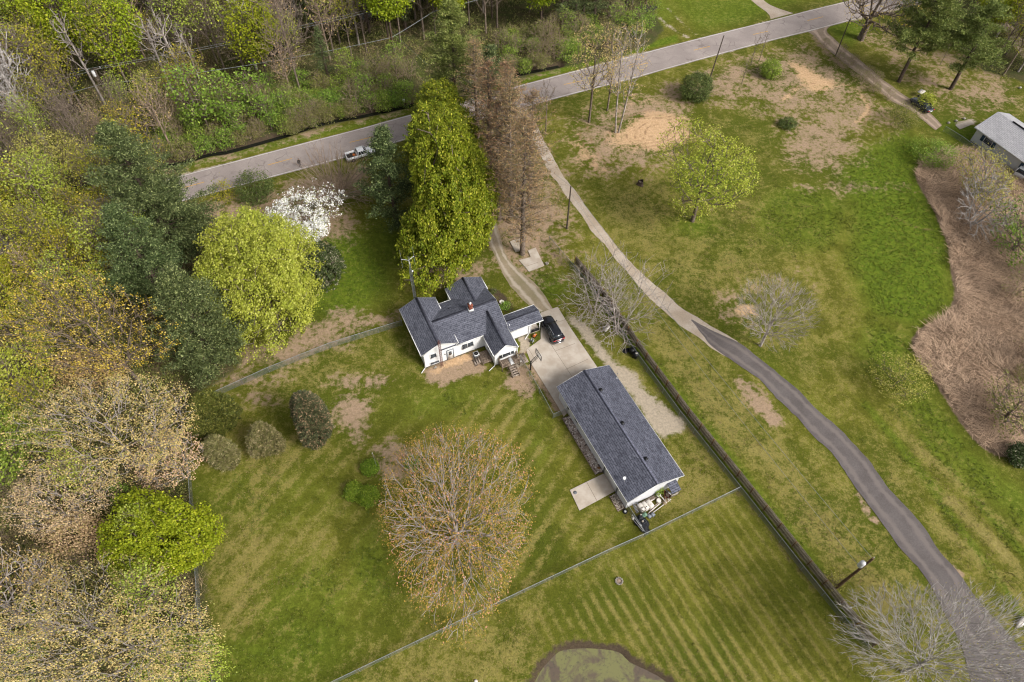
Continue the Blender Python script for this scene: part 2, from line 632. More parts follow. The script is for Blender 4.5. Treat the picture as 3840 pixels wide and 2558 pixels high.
# brown duff and leaf litter
ell('litter', (2.50, 83.26), (10.35, 83.38), (2.58, 98.57), 7, 0.66)
ell('litter', (-9.94, 71.20), (-3.26, 71.30), (-10.14, 74.38), 3, 0.6)
ell('litter', (-32.36, 80.74), (-24.63, 80.86), (-33.26, 85.81), 4, 0.7)
paint('litter', [(-54.13, 85.50), (-25.23, 96.38), (-24.29, 89.13), (-41.48, 80.61), (-48.85, 76.63)], 2.5, 0.6)
paint('litter', [(-37.89, 56.48), (-30.17, 61.23), (-26.91, 64.53), (-16.13, 63.03), (-15.89, 60.63), (-28.77, 53.63), (-39.71, 49.24), (-42.64, 49.21)], 3, 0.55)
ell('litter', (-36.69, 51.38), (-31.94, 51.44), (-37.02, 52.80), 3, 0.7)
paint('litter', [(-12.12, 53.12), (-8.37, 55.96), (-4.98, 55.25), (-3.39, 53.22), (-6.93, 51.75), (-9.23, 50.45), (-11.36, 51.13)], 1.2, 1.0)
paint('sand', [(-11.49, 52.76), (-8.92, 54.91), (-5.33, 56.52), (-4.92, 55.26), (-8.24, 53.74), (-10.53, 52.06)], 0.8, 0.75)
for c, a, b, k in (((-22.32, 50.85), (-19.35, 50.89), (-22.53, 52.27), .55), ((-18.07, 51.04), (-16.40, 51.06), (-18.20, 52.18), .9), ((-21.71, 46.75), (-18.82, 46.78), (-22.11, 49.46), .65), ((-19.86, 43.82), (-18.44, 43.84), (-20.22, 46.43), .7), ((-14.82, 39.20), (-11.79, 39.24), (-15.15, 42.28), .7), ((-34.20, 48.28), (-30.71, 48.32), (-34.51, 49.65), .6), ((-10.59, 38.05), (-5.13, 38.11), (-10.84, 41.08), .35), ((1.72, 50.80), (2.91, 50.81), (1.73, 52.57), .8), ((-23.70, 44.74), (-21.42, 44.77), (-24.13, 47.39), .4)):
    ell('litter', c, a, b, 2.0, k)
paint('litter', [(0.21, 55.47), (2.33, 53.30), (3.49, 49.77), (1.43, 49.40), (-1.53, 50.41)], 1.0, 0.8)
# old house site: sand, tracks, dead grass
paint('litter', [(7.84, 107.26), (18.12, 116.09), (27.03, 121.21), (45.82, 130.58), (60.55, 136.46), (67.72, 126.37), (72.00, 114.96), (70.31, 107.03), (60.52, 100.70), (56.76, 95.38), (51.43, 95.29), (49.41, 106.68), (45.07, 113.14), (35.99, 112.99), (31.77, 106.39), (27.36, 96.63), (18.57, 91.97), (11.17, 92.97)], 6, 0.53)
ell('litter', (55.99, 104.28), (63.54, 104.41), (58.48, 114.05), 7, 0.66)
ell('litter', (57.19, 91.47), (64.66, 91.59), (57.75, 93.47), 3, 0.5)
ell('litter', (33.78, 65.34), (37.68, 65.40), (34.57, 69.62), 3, 0.45)
ell('litter', (40.75, 70.58), (46.10, 70.65), (41.53, 74.19), 4, 0.3)
ell('sand', (26.30, 106.04), (32.54, 106.15), (26.90, 111.23), 3, 1.0)
ell('sand', (20.36, 103.70), (24.17, 102.53), (20.69, 107.48), 4, 0.6)
paint('sand', [(9.31, 103.51), (11.79, 106.06), (14.76, 99.96), (16.50, 94.18), (12.03, 95.24)], 3, 0.5)
paint('sand', [(55.28, 129.19), (58.45, 127.72), (61.93, 122.55), (63.70, 121.13), (58.70, 118.20), (56.67, 120.29)], 2, 0.8)
paint('sand', catmull([(51.47, 115.98), (55.82, 120.28), (60.64, 122.53), (64.24, 121.58), (66.74, 118.34), (67.01, 113.52), (63.80, 109.49)], 6), 1.0, 0.6, 'line', 0.5)
ell('sand', (24.73, 115.52), (29.74, 115.60), (24.95, 117.61), 3, 0.4)
ell('sand', (34.57, 64.36), (36.18, 64.38), (34.84, 65.77), 1.2, 0.7)
for r_ in (0.38, 0.6, 0.8, 0.98):
    c = np.array((26.30, 106.04))
    ax, bx = np.array((32.22, 106.14)) - c, np.array((26.87, 110.97)) - c
    ring = [c + r_ * (math.cos(t) * ax * (1 + .05 * math.sin(3 * t + r_ * 9)) + math.sin(t) * bx) for t in np.linspace(0.4 + r_ * 3, 5.6 + r_ * 3, 40)]
    paint('track', ring, 0.35, 0.9, 'line', 0.1)
for ln in ([(11.79, 106.06), (12.73, 101.13), (14.99, 94.15)], [(13.46, 107.36), (14.32, 101.76), (16.58, 95.31)], [(26.10, 112.82), (19.19, 108.74), (16.32, 102.40)], [(63.89, 121.86), (66.72, 119.75), (67.62, 114.21), (64.65, 108.21)], [(53.95, 119.53), (59.60, 121.78), (63.70, 121.13)], [(21.84, 94.83), (24.30, 96.59), (26.31, 94.33)], [(61.93, 85.17), (65.26, 82.18), (68.47, 81.24)]):
    paint('track', catmull(ln, 6), 0.4, 0.8, 'line', 0.1)
# sandy spots on the near lawn and along the lane
for c, r_ in (((30.84, 63.25), 8), ((32.59, 50.83), 10), ((33.13, 49.10), 10), ((33.96, 47.42), 16), ((34.84, 46.10), 14), ((42.86, 34.87), 10), ((43.26, 33.47), 10), ((43.90, 32.10), 8), ((51.64, 26.07), 10)):
    paint('litter', [(c[0] + r_ * .06 * math.cos(t) * (1 + .3 * math.sin(2 * t + r_)), c[1] + r_ * .09 * math.sin(t)) for t in np.linspace(0, 6.2, 9)], 0.6, 0.8)
paint('litter', [(31.63, 53.66), (34.53, 50.15), (35.85, 45.45), (33.92, 44.46), (31.76, 48.06), (30.04, 51.50)], 1.5, 0.7)
# lush growth
paint('lush', [(10.07, 70.15), (14.35, 65.08), (18.71, 57.21), (29.81, 37.92), (36.43, 25.51), (35.43, 25.50), (28.50, 36.73), (16.30, 57.94)], 2.0, 0.95)
paint('lush', [(36.31, 25.02), (38.22, 21.20), (39.23, 18.03), (37.46, 18.46)], 1.5, 0.8)
paint('lush', [(71.92, 107.06), (75.38, 100.94), (70.67, 96.17), (69.90, 89.50), (70.25, 82.26), (67.20, 70.95), (65.65, 65.77), (59.43, 60.83), (52.78, 63.95), (52.45, 74.34), (56.44, 86.12), (56.60, 94.81), (63.22, 101.95)], 5, 0.85)
paint('lush', [(52.78, 63.95), (59.16, 60.04), (56.38, 55.44), (57.19, 49.05), (60.05, 41.29), (65.57, 34.84), (63.15, 29.37), (57.20, 35.32), (52.19, 46.31), (47.81, 57.58)], 5, 0.65)
for a, b in (((56.24, 46.36), (63.38, 29.90)), ((53.62, 43.73), (61.33, 25.27)), ((49.63, 43.68), (57.48, 20.93)), ((47.57, 48.26), (53.10, 35.84))):
    paint('lush', [a, b], 1.4, 0.85, 'line', 0.5)
paint('lush', [(31.69, 57.37), (35.26, 53.71), (38.88, 46.15), (43.12, 38.66), (45.74, 32.95), (47.48, 27.13), (49.00, 27.15), (47.33, 34.64), (41.95, 46.85), (36.79, 55.19)], 2, 0.5)
for c, a, b, k in (((34.63, 94.46), (41.44, 94.57), (35.77, 101.50), .6), ((29.72, 81.66), (33.97, 81.72), (30.09, 84.18), .7), ((47.23, 83.93), (55.86, 84.06), (49.24, 92.45), .55), ((11.35, 69.30), (14.35, 65.08), (10.07, 70.15), .6), ((36.09, 77.85), (46.53, 78.00), (36.81, 81.76), .3), ((31.53, 25.96), (33.54, 25.98), (31.87, 27.48), .2), ((5.38, 68.35), (8.67, 68.39), (5.44, 71.42), .7), ((-28.03, 71.40), (-18.67, 71.53), (-29.55, 80.79), .75), ((-20.66, 77.04), (-15.15, 77.12), (-21.59, 84.95), .5), ((-10.20, 47.56), (-1.52, 49.71), (-10.46, 51.00), .45), ((6.74, 49.81), (8.90, 45.79), (4.40, 51.18), .5), ((-29.35, 33.79), (-17.16, 33.92), (-30.47, 39.02), .35), ((-22.75, 21.05), (-15.99, 21.12), (-24.12, 28.43), .45), ((-32.93, 35.46), (-30.79, 35.48), (-33.76, 38.98), .5), ((-16.13, 25.96), (-12.63, 26.00), (-16.95, 32.26), .5), ((-26.58, 16.51), (-20.99, 16.56), (-27.07, 18.72), .6), ((28.17, 148.77), (33.02, 141.81), (36.32, 152.61), .5), ((85.13, 106.01), (90.51, 103.61), (87.19, 109.24), .9), ((3.17, 47.72), (4.05, 47.73), (2.63, 53.30), .7)):
    ell('lush', c, a, b, 4, k)
paint('lush', [(-59.17, 93.21), (-43.44, 99.61), (-26.56, 106.69), (-20.54, 110.43), (-20.69, 112.02), (-26.86, 109.01), (-43.96, 102.03), (-59.78, 95.25)], 1.2, 0.6)
paint('lush', [(1.43, 120.46), (10.09, 124.58), (25.55, 132.09), (34.11, 135.96), (33.98, 138.44), (22.95, 133.00), (10.17, 126.84), (2.29, 122.51)], 1.0, 0.95)
paint('lush', [(31.13, 158.22), (38.11, 138.52), (50.08, 143.52), (58.86, 149.38), (69.93, 155.17), (72.49, 165.06), (31.79, 164.21)], 4, 0.6)
paint('lush', [(65.71, 142.44), (73.25, 146.07), (76.02, 142.64), (69.92, 134.20), (67.17, 137.41)], 2, 0.6)
# dry grass
for p, k in (([(20.82, 65.17), (30.97, 50.11), (36.79, 37.41), (44.27, 26.59), (45.18, 21.74), (39.62, 19.38), (36.69, 26.52), (29.05, 39.71), (18.86, 58.74)], .55), ([(16.17, 89.75), (28.58, 94.37), (26.89, 81.62), (21.79, 73.91), (16.81, 79.50)], .5), ([(-35.76, 42.67), (-26.76, 42.78), (-27.72, 31.05), (-25.18, 18.73), (-30.86, 18.68), (-33.95, 30.98)], .6), ([(-27.95, 32.14), (-21.66, 32.21), (-21.23, 23.44), (-26.14, 23.39)], .45), ([(24.55, 46.64), (27.96, 36.72), (18.21, 32.09), (14.63, 33.16), (20.76, 35.48)], .6), ([(19.86, 89.81), (53.18, 90.32), (44.76, 70.63), (27.30, 65.26), (20.43, 73.89)], .35), ([(-17.75, 13.70), (-7.99, 17.57), (2.88, 21.31), (3.31, 17.68), (0.97, 13.88), (-11.95, 10.83)], .5), ([(11.12, 21.39), (20.30, 17.84), (33.51, 14.19), (19.25, 10.73)], .65), ([(52.77, 46.31), (59.07, 31.99), (59.67, 26.76), (56.02, 18.19), (53.38, 26.69), (49.73, 38.74)], .6), ([(49.04, 74.29), (52.48, 43.71), (49.43, 43.04), (42.87, 65.47)], .2), ([(-30.83, 58.09), (-17.55, 61.40), (-18.60, 54.49), (-33.25, 46.61), (-36.19, 49.28)], .3), ([(-0.95, 51.11), (5.59, 51.20), (4.30, 45.73), (-1.48, 47.66)], .5)):
    paint('dry', p, 4, k)
paint('dry', [(31.79, 164.21), (57.20, 164.74), (48.92, 147.37), (38.62, 141.91)], 6, 0.4)
paint('dry', catmull([(63.17, 91.56), (61.16, 78.22), (54.95, 57.67), (50.74, 46.29)], 8), 1.0, 0.25, 'line', 1.0)
# mowing stripes
paint('st1', [(3.34, 19.47), (15.78, 28.86), (27.44, 33.86), (28.93, 33.32), (37.21, 17.57), (34.53, 12.88), (19.54, 12.74), (13.22, 17.77)], 4, 1.0)
paint('st2', [(-8.46, 47.58), (-1.53, 50.41), (5.45, 45.75), (8.54, 38.27), (7.69, 31.44), (11.87, 31.48), (12.74, 29.35), (2.91, 24.18), (-1.04, 23.65), (0.91, 31.36), (-4.04, 38.12)], 5, 1.0)
paint('st2', [(-27.98, 49.39), (-8.59, 49.62), (-1.33, 39.36), (0.93, 23.67), (-12.59, 16.64), (-29.59, 13.59), (-37.52, 36.56), (-32.39, 42.71)], 8, 0.45)
paint('st3', [(51.03, 46.29), (58.18, 43.78), (64.33, 32.05), (57.82, 17.33), (53.43, 24.21), (50.44, 37.56)], 5, 0.8)
# gravel
paint('gravel', [(7.80, 62.70), (10.62, 61.77), (12.85, 57.36), (14.66, 54.47), (16.49, 53.26), (17.99, 50.30), (20.19, 47.86), (22.73, 45.17), (22.17, 44.00), (19.59, 42.88), (15.59, 49.92), (13.49, 53.44), (11.29, 57.11)], 1.2, 0.95)
ell('gravel', (10.81, 59.41), (12.84, 57.13), (10.26, 60.97), 2.5, 0.45)
paint('gravel', [(-0.99, 53.84), (0.34, 54.14), (1.73, 54.90), (1.43, 53.87), (-0.38, 53.26)], 0.4, 1.0)
paint('gravel', [(0.80, 58.89), (2.36, 59.30), (2.54, 57.00), (1.43, 56.08)], 0.5, 1.0)
paint('litter', [(1.12, 57.74), (2.66, 57.00), (2.04, 55.86), (1.12, 56.08)], 0.5, 0.7)
paint('gravel', catmull([(31.10, 145.25), (33.38, 140.96), (36.16, 137.65)], 5), 0.6, 0.6, 'line', 0.5)
paint('gravel', catmull([(33.43, 148.87), (35.59, 143.58), (37.98, 138.85)], 5), 0.6, 0.5, 'line', 0.4)
paint('gravel', [(82.00, 109.41), (85.81, 110.91), (86.22, 109.87), (82.19, 107.74)], 0.6, 0.9)
# bed by the house, mud at water edges, reed bed
paint('mud', [(-3.82, 67.79), (-2.19, 68.24), (-0.85, 66.55), (0.46, 63.90), (-1.13, 63.07), (-2.33, 65.69)], 0.5, 0.7)
LAY['mud'] = np.maximum(LAY['mud'], np.maximum(soft(dd - 1.2, 0.8) * 0.8, soft(dp - 0.5, 0.9) * 0.8))
paint('mud', catmull([(4.55, 77.88), (8.14, 71.90), (16.82, 56.80), (28.29, 35.57), (38.39, 17.58)], 4), 0.8, 0.4, 'line', 0.7)
paint('litter', catmull([(2.76, 53.88), (4.39, 50.48), (6.36, 47.22)], 5), 0.4, 0.9, 'line', 0.5)
paint('mud', [(99.63, 136.38), (104.35, 131.66), (101.72, 125.48), (96.72, 126.89)], 3, 0.4)
REED = catmull([(76.38, 101.55), (72.93, 99.47), (69.90, 95.24), (69.53, 90.57), (69.90, 86.32), (69.54, 81.25), (69.20, 77.38), (67.79, 72.74), (66.53, 67.47), (63.60, 63.68), (59.64, 61.46), (57.39, 58.85), (57.11, 55.45), (58.17, 51.85), (59.14, 46.39), (60.86, 41.92), (65.36, 40.12), (72.91, 39.00), (84.49, 50.77), (99.15, 84.70), (92.38, 95.37), (84.24, 101.68)], 4, True)
paint('reed', REED, 0.7, 1.0)
paint('reed', catmull([(62.79, 138.15), (65.03, 129.37), (69.70, 121.24), (72.83, 114.98)], 6), 1.2, 0.55, 'line', 1.0)
# shoulders of the road
ROADC = catmull([(-98.44, 70.41), (-75.27, 78.94), (-58.07, 89.04), (-43.07, 95.40), (-29.76, 101.28), (-19.51, 106.55), (1.43, 116.36), (9.93, 120.33), (24.21, 127.40), (36.71, 132.62), (54.90, 140.69), (66.60, 145.94), (79.30, 150.51), (113.44, 165.93), (167.10, 189.27)], 6)
LAY['gravel'] = np.maximum(LAY['gravel'], soft(dline(GP, ROADC) - 3.4, 0.7) * 0.7)

idx = np.arange(NX * NY).reshape(NY, NX)
F = np.stack([idx[:-1, :-1].ravel(), idx[:-1, 1:].ravel(), idx[1:, 1:].ravel(), idx[1:, :-1].ravel()], 1)


def ground_material():
    m, nt, b = newmat('ground_cover')
    tc = nd(nt, 'ShaderNodeTexCoord')
    P = tc.outputs['Object']

    def att(name):
        a = nd(nt, 'ShaderNodeAttribute', attribute_name=name)
        s = nd(nt, 'ShaderNodeSeparateColor')
        nt.links.new(a.outputs['Color'], s.inputs[0])
        return s.outputs
    a0, a1, a2, a3 = att('cover_a'), att('cover_b'), att('cover_c'), att('cover_d')
    nL = noise(nt, P, 0.05, 4, 0.6)
    nM = noise(nt, P, 0.28, 5, 0.65, 0.6)
    nS = noise(nt, P, 1.3, 5, 0.7)
    nF = noise(nt, P, 7.0, 4, 0.8)

    def mask(ch, wob=0.9, mid=0.5, wdt=0.22):
        v = math_(nt, 'ADD', ch, math_(nt, 'MULTIPLY', math_(nt, 'SUBTRACT', math_(nt, 'ADD', math_(nt, 'MULTIPLY', nM, 0.5), math_(nt, 'MULTIPLY', nS, 0.5)), 0.5), wob * 3.0))
        v = math_(nt, 'MULTIPLY', sstep(nt, v, mid - wdt, mid + wdt), sstep(nt, ch, 0.0, 0.15))
        return v
    # grass: green to straw
    g = mixrgb(nt, sstep(nt, nM, 0.38, 0.62), C(94, 96, 30), C(118, 117, 44))
    g = mixrgb(nt, sstep(nt, nL, 0.40, 0.62), g, C(84, 92, 26))
    straw = mixrgb(nt, sstep(nt, nS, 0.3, 0.7), C(158, 144, 90), C(132, 124, 62))
    dr = math_(nt, 'ADD', math_(nt, 'MULTIPLY', a0[1], 0.55), math_(nt, 'MULTIPLY', math_(nt, 'SUBTRACT', nS, 0.42), 2.4))
    dr = math_(nt, 'ADD', dr, math_(nt, 'MULTIPLY', math_(nt, 'SUBTRACT', nM, 0.5), 1.6))
    sp = nd(nt, 'ShaderNodeSeparateXYZ')
    nt.links.new(P, sp.inputs[0])
    X, Y = sp.outputs['X'], sp.outputs['Y']

    def stripe(ang, per, ch, k, wob=2.0):
        u = math_(nt, 'ADD', math_(nt, 'MULTIPLY', X, math.cos(ang) / per), math_(nt, 'MULTIPLY', Y, math.sin(ang) / per))
        u = math_(nt, 'ADD', u, math_(nt, 'MULTIPLY', nL, wob))
        s = math_(nt, 'SINE', math_(nt, 'MULTIPLY', u, 6.2832))
        return math_(nt, 'MULTIPLY', math_(nt, 'MULTIPLY', s, k), ch)
    dr = math_(nt, 'ADD', dr, math_(nt, 'MULTIPLY', math_(nt, 'SUBTRACT', noise(nt, P, 4.5, 3, 0.8), 0.5), 1.5))
    dr = math_(nt, 'MULTIPLY', dr, math_(nt, 'SUBTRACT', 1.0, math_(nt, 'MULTIPLY', a2[2], 0.45)))
    s1 = stripe(math.radians(27.5), 1.25, a2[2], 0.32, 0.35)
    s2 = stripe(math.radians(-33), 1.95, a3[0], 0.34, 0.25)
    s3 = stripe(math.radians(35), 3.4, a3[1], 0.30, 1.2)
    for s in (s1, s2, s3):
        dr = math_(nt, 'ADD', dr, s)
    dr = math_(nt, 'SUBTRACT', dr, math_(nt, 'MULTIPLY', a0[0], 0.55))
    g = mixrgb(nt, mask(a0[0], 0.5, 0.45, 0.35), g, mixrgb(nt, sstep(nt, nS, 0.35, 0.65), C(82, 104, 24), C(112, 126, 38)))
    g = mixrgb(nt, sstep(nt, dr, 0.05, 0.75), g, straw)
    g = mixrgb(nt, mask(a1[0], 1.0), g, mixrgb(nt, sstep(nt, nF, 0.35, 0.65), C(186, 160, 136), C(146, 124, 98)))
    g = mixrgb(nt, mask(a0[2], 0.8), g, mixrgb(nt, sstep(nt, nS, 0.3, 0.7), C(214, 180, 142), C(196, 162, 124)))
    g = mixrgb(nt, sstep(nt, a3[2], 0.1, 0.7), g, C(150, 120, 92))
    g = mixrgb(nt, mask(a1[1], 0.6), g, mixrgb(nt, sstep(nt, nM, 0.35, 0.65), C(92, 84, 58), C(74, 82, 42)))
    g = mixrgb(nt, mask(a2[0], 0.8), g, C(82, 70, 56))
    g = mixrgb(nt, mask(a2[1], 0.5), g, mixrgb(nt, sstep(nt, nF, 0.3, 0.7), C(170, 146, 124), C(120, 100, 82)))
    g = mixrgb(nt, mask(a1[2], 0.8), g, mixrgb(nt, sstep(nt, nF, 0.3, 0.7), C(200, 186, 166), C(160, 146, 126)))
    h = nd(nt, 'ShaderNodeHueSaturation')
    nQ = noise(nt, P, 3.0, 3, 0.75)
    val = math_(nt, 'ADD', math_(nt, 'MULTIPLY', sstep(nt, nF, 0.34, 0.66), 0.34), math_(nt, 'MULTIPLY', sstep(nt, nQ, 0.3, 0.7), 0.34))
    nt.links.new(math_(nt, 'ADD', val, 0.68), h.inputs['Value'])
    nt.links.new(g, h.inputs['Color'])
    nt.links.new(h.outputs[0], b.inputs['Base Color'])
    b.inputs['Roughness'].default_value = 0.95
    b.inputs['Specular IOR Level'].default_value = 0.1
    bp = nd(nt, 'ShaderNodeBump')
    bp.inputs['Strength'].default_value = 0.5
    bp.inputs['Distance'].default_value = 0.10
    nt.links.new(math_(nt, 'ADD', nF, nS), bp.inputs['Height'])
    nt.links.new(bp.outputs[0], b.inputs['Normal'])
    return m


M['ground'] = ground_material()
me = bpy.data.meshes.new('ground')
me.vertices.add(len(GP))
me.vertices.foreach_set('co', np.concatenate([GP, ZZ[:, None]], 1).astype(np.float32).ravel())
me.loops.add(F.size)
me.loops.foreach_set('vertex_index', F.ravel().astype(np.int32))
me.polygons.add(len(F))
me.polygons.foreach_set('loop_start', (np.arange(len(F)) * 4).astype(np.int32))
me.polygons.foreach_set('loop_total', np.full(len(F), 4, np.int32))
me.polygons.foreach_set('use_smooth', np.ones(len(F), bool))
me.update(calc_edges=True)
for nm_, ks in (('cover_a', ('lush', 'dry', 'sand')), ('cover_b', ('litter', 'wood', 'gravel')), ('cover_c', ('mud', 'reed', 'st1')), ('cover_d', ('st2', 'st3', 'track'))):
    at = me.attributes.new(nm_, 'FLOAT_COLOR', 'POINT')
    at.data.foreach_set('color', np.stack([LAY[k] for k in ks] + [np.ones(len(GP))], 1).astype(np.float32).ravel())
me.materials.append(M['ground'])
ground = bpy.data.objects.new('ground', me)
COL.objects.link(ground)
struct(ground)

# ---------------------------------------------------------------- water
m, nt, b = newmat('dark_water')
b.inputs['Base Color'].default_value = (0.012, 0.013, 0.010, 1)
b.inputs['Roughness'].default_value = 0.08
bp = nd(nt, 'ShaderNodeBump')
bp.inputs['Strength'].default_value = 0.15
nt.links.new(noise(nt, nd(nt, 'ShaderNodeTexCoord').outputs['Object'], 1.5, 3), bp.inputs['Height'])
nt.links.new(bp.outputs[0], b.inputs['Normal'])
M['water_dark'] = m
m, nt, b = newmat('murky_pond_water')
tc = nd(nt, 'ShaderNodeTexCoord')
f = sstep(nt, noise(nt, tc.outputs['Object'], 0.3, 5, 0.65, 1.0), 0.42, 0.58)
f2 = sstep(nt, noise(nt, tc.outputs['Object'], 2.6, 4, 0.75), 0.52, 0.66)
c = mixrgb(nt, f, C(104, 90, 76), C(128, 126, 80))
c = mixrgb(nt, math_(nt, 'MULTIPLY', f2, 0.6), c, C(84, 80, 66))
nt.links.new(c, b.inputs['Base Color'])
b.inputs['Roughness'].default_value = 0.05
b.inputs['Specular IOR Level'].default_value = 0.7
M['water_pond'] = m


def ribbon(name, mat, L, Rr, z, kind='structure', parent=None, jit=0.0, seed=1, th=0.0):
    """a strip between a left and a right edge line"""
    n = 90
    def rs_(P):
        P = np.asarray(catmull(P, 8), float)
        d = np.concatenate([[0], np.cumsum(np.linalg.norm(np.diff(P, axis=0), axis=1))])
        n_ = max(8, int(max(d[-1], 1) / 0.7))
        return P, d, n_
    PL, dL, nL_ = rs_(L)
    PR, dR, nR_ = rs_(Rr)
    n = max(nL_, nR_)
    t = np.linspace(0, 1, n)
    A = np.stack([np.interp(t * dL[-1], dL, PL[:, i]) for i in (0, 1)], 1)
    Bq = np.stack([np.interp(t * dR[-1], dR, PR[:, i]) for i in (0, 1)], 1)
    if jit:
        r = np.random.RandomState(seed)
        w = (A - Bq) / np.linalg.norm(A - Bq, axis=1)[:, None]
        ja = np.convolve(r.randn(n + 4), np.ones(5) / 2.2, 'valid')
        jb = np.convolve(r.randn(n + 4), np.ones(5) / 2.2, 'valid')
        A = A + w * (ja * jit)[:, None]
        Bq = Bq + w * (jb * jit)[:, None]
    mid = 0.5 * (A + Bq)
    V = np.concatenate([np.c_[A, np.full(n, z - 0.012)], np.c_[mid, np.full(n, z + th)], np.c_[Bq, np.full(n, z - 0.012)]])
    i = np.arange(n - 1)
    Fq = np.concatenate([np.stack([i, i + n, i + n + 1, i + 1], 1), np.stack([i + n, i + 2 * n, i + 2 * n + 1, i + n + 1], 1)])
    dist = np.linspace(0, max(dL[-1], dR[-1]), n)
    uvv = np.concatenate([np.c_[dist, np.zeros(n)], np.c_[dist, np.full(n, .5)], np.c_[dist, np.ones(n)]])
    mb = MB()
    mb.add(V, Fq[:, ::-1], uvv[Fq[:, ::-1].ravel()])
    o = mb.build(name, mat, parent)
    if kind:
        o['kind'] = kind
    return o


w = MB().prism([tuple(p) for p in resample(np.concatenate([DITCH + 0.0, DITCH[::-1] + 0.0]), 2)][:3], 0, 0.01)
dn = np.gradient(DITCH, axis=0)
dn = np.stack([-dn[:, 1], dn[:, 0]], 1) / np.linalg.norm(dn, axis=1)[:, None]
ribbon('ditch_water', 'water_dark', DITCH + dn * 2.6, DITCH - dn * 2.6, -0.62)
c0 = POND.mean(0)
pw = MB().add([(p[0], p[1], -0.30) for p in (c0 + (POND - c0) * 1.08)], [tuple(range(len(POND)))])
struct(pw.build('pond_water', 'water_pond'))
mb = MB()
for k_, (c, a, b_) in enumerate((((-75.64, 135.69), 3.2, 2.2), ((-49.53, 131.80), 3.0, 3.2), ((-83.58, 112.55), 2.6, 3.4), ((-54.53, 142.70), 2.6, 1.6), ((29.13, 148.78), 2, 1.2), ((-50.30, 147.21), 2, 2.6), ((-30.45, 144.04), 3, 2), ((-73.46, 117.99), 2.2, 1.8), ((-78.50, 85.13), 3, 2))):
    r = np.random.RandomState(k_)
    ph = r.rand(4) * 6
    pts = [(c[0] + a * math.cos(t) * (1 + .25 * math.sin(3 * t + ph[0]) + .12 * math.sin(7 * t + ph[1])), c[1] + b_ * math.sin(t) * (1 + .25 * math.sin(2 * t + ph[2]) + .12 * math.sin(5 * t + ph[3])), 0.03 + k_ * 0.004) for t in np.linspace(0, 6.28, 28, endpoint=False)]
    mb.add(pts, [tuple(range(28))])
struct(mb.build('flood_water', 'water_dark'))

# ---------------------------------------------------------------- roads and tracks


def roadmat(name, c1, c2, crack, crackscale=0.35, wear=None, fine=9.0, crk=0.6, bumpd=0.01):
    m, nt, b = newmat(name)
    tc = nd(nt, 'ShaderNodeTexCoord')
    P = tc.outputs['Object']
    c = mixrgb(nt, sstep(nt, noise(nt, P, 0.25, 5, 0.6), 0.35, 0.65), c1, c2)
    c = mixrgb(nt, math_(nt, 'MULTIPLY', sstep(nt, noise(nt, P, fine, 3, 0.8), 0.35, 0.65), 0.4), c, crack)
    if crk:
        v = nd(nt, 'ShaderNodeTexVoronoi', feature='DISTANCE_TO_EDGE')
        v.inputs['Scale'].default_value = crackscale
        mp = nd(nt, 'ShaderNodeVectorMath', operation='ADD')
        nn = nd(nt, 'ShaderNodeTexNoise')
        nn.inputs['Scale'].default_value = 0.8
        nt.links.new(P, nn.inputs['Vector'])
        nt.links.new(P, mp.inputs[0])
        nt.links.new(nn.outputs['Color'], mp.inputs[1])
        nt.links.new(mp.outputs[0], v.inputs['Vector'])
        cr = math_(nt, 'LESS_THAN', v.outputs['Distance'], 0.02)
        cr = math_(nt, 'MULTIPLY', cr, sstep(nt, noise(nt, P, 0.3, 2), 0.42, 0.6))
        c = mixrgb(nt, math_(nt, 'MULTIPLY', cr, crk), c, crack)
    if wear is not None:
        uv = nd(nt, 'ShaderNodeUVMap')
        sp = nd(nt, 'ShaderNodeSeparateXYZ')
        nt.links.new(uv.outputs[0], sp.inputs[0])
        t = math_(nt, 'ABSOLUTE', math_(nt, 'SUBTRACT', math_(nt, 'ABSOLUTE', math_(nt, 'SUBTRACT', sp.outputs['Y'], 0.5)), 0.27))
        t = math_(nt, 'ADD', t, math_(nt, 'MULTIPLY', math_(nt, 'SUBTRACT', noise(nt, P, 1.0, 4), 0.5), 0.25))
        c = mixrgb(nt, sstep(nt, t, 0.14, 0.02), c, wear)
    nt.links.new(c, b.inputs['Base Color'])
    b.inputs['Roughness'].default_value = 0.92
    bp = nd(nt, 'ShaderNodeBump')
    bp.inputs['Strength'].default_value = 0.4
    bp.inputs['Distance'].default_value = bumpd
    nt.links.new(noise(nt, P, fine, 3), bp.inputs['Height'])
    nt.links.new(bp.outputs[0], b.inputs['Normal'])
    return m


M['asphalt'] = roadmat('worn_asphalt', C(176, 164, 158), C(160, 148, 143), C(118, 106, 102))
M['lane_pale'] = roadmat('old_pale_lane', C(204, 190, 174), C(184, 166, 146), C(140, 122, 104), 0.6, fine=5)
M['lane_dark'] = roadmat('asphalt_millings', C(114, 106, 104), C(98, 90, 88), C(74, 68, 66), fine=6, crk=0, wear=C(122, 112, 108), bumpd=0.03)
M['gravel_track'] = roadmat('gravel_two_track', C(172, 154, 130), C(148, 136, 104), C(122, 110, 84), fine=7, crk=0, wear=C(190, 176, 158), bumpd=0.03)
M['dirt_track'] = roadmat('packed_dirt', C(160, 140, 120), C(140, 122, 102), C(110, 96, 80), fine=6, crk=0, wear=C(178, 156, 138), bumpd=0.03)
M['paint_white'] = roadmat('worn_white_line', C(228, 222, 216), C(206, 198, 192), C(176, 166, 160), fine=4, crk=0)
M['paint_yellow'] = roadmat('worn_yellow_line', C(216, 170, 84), C(200, 158, 84), C(176, 150, 110), fine=4, crk=0)

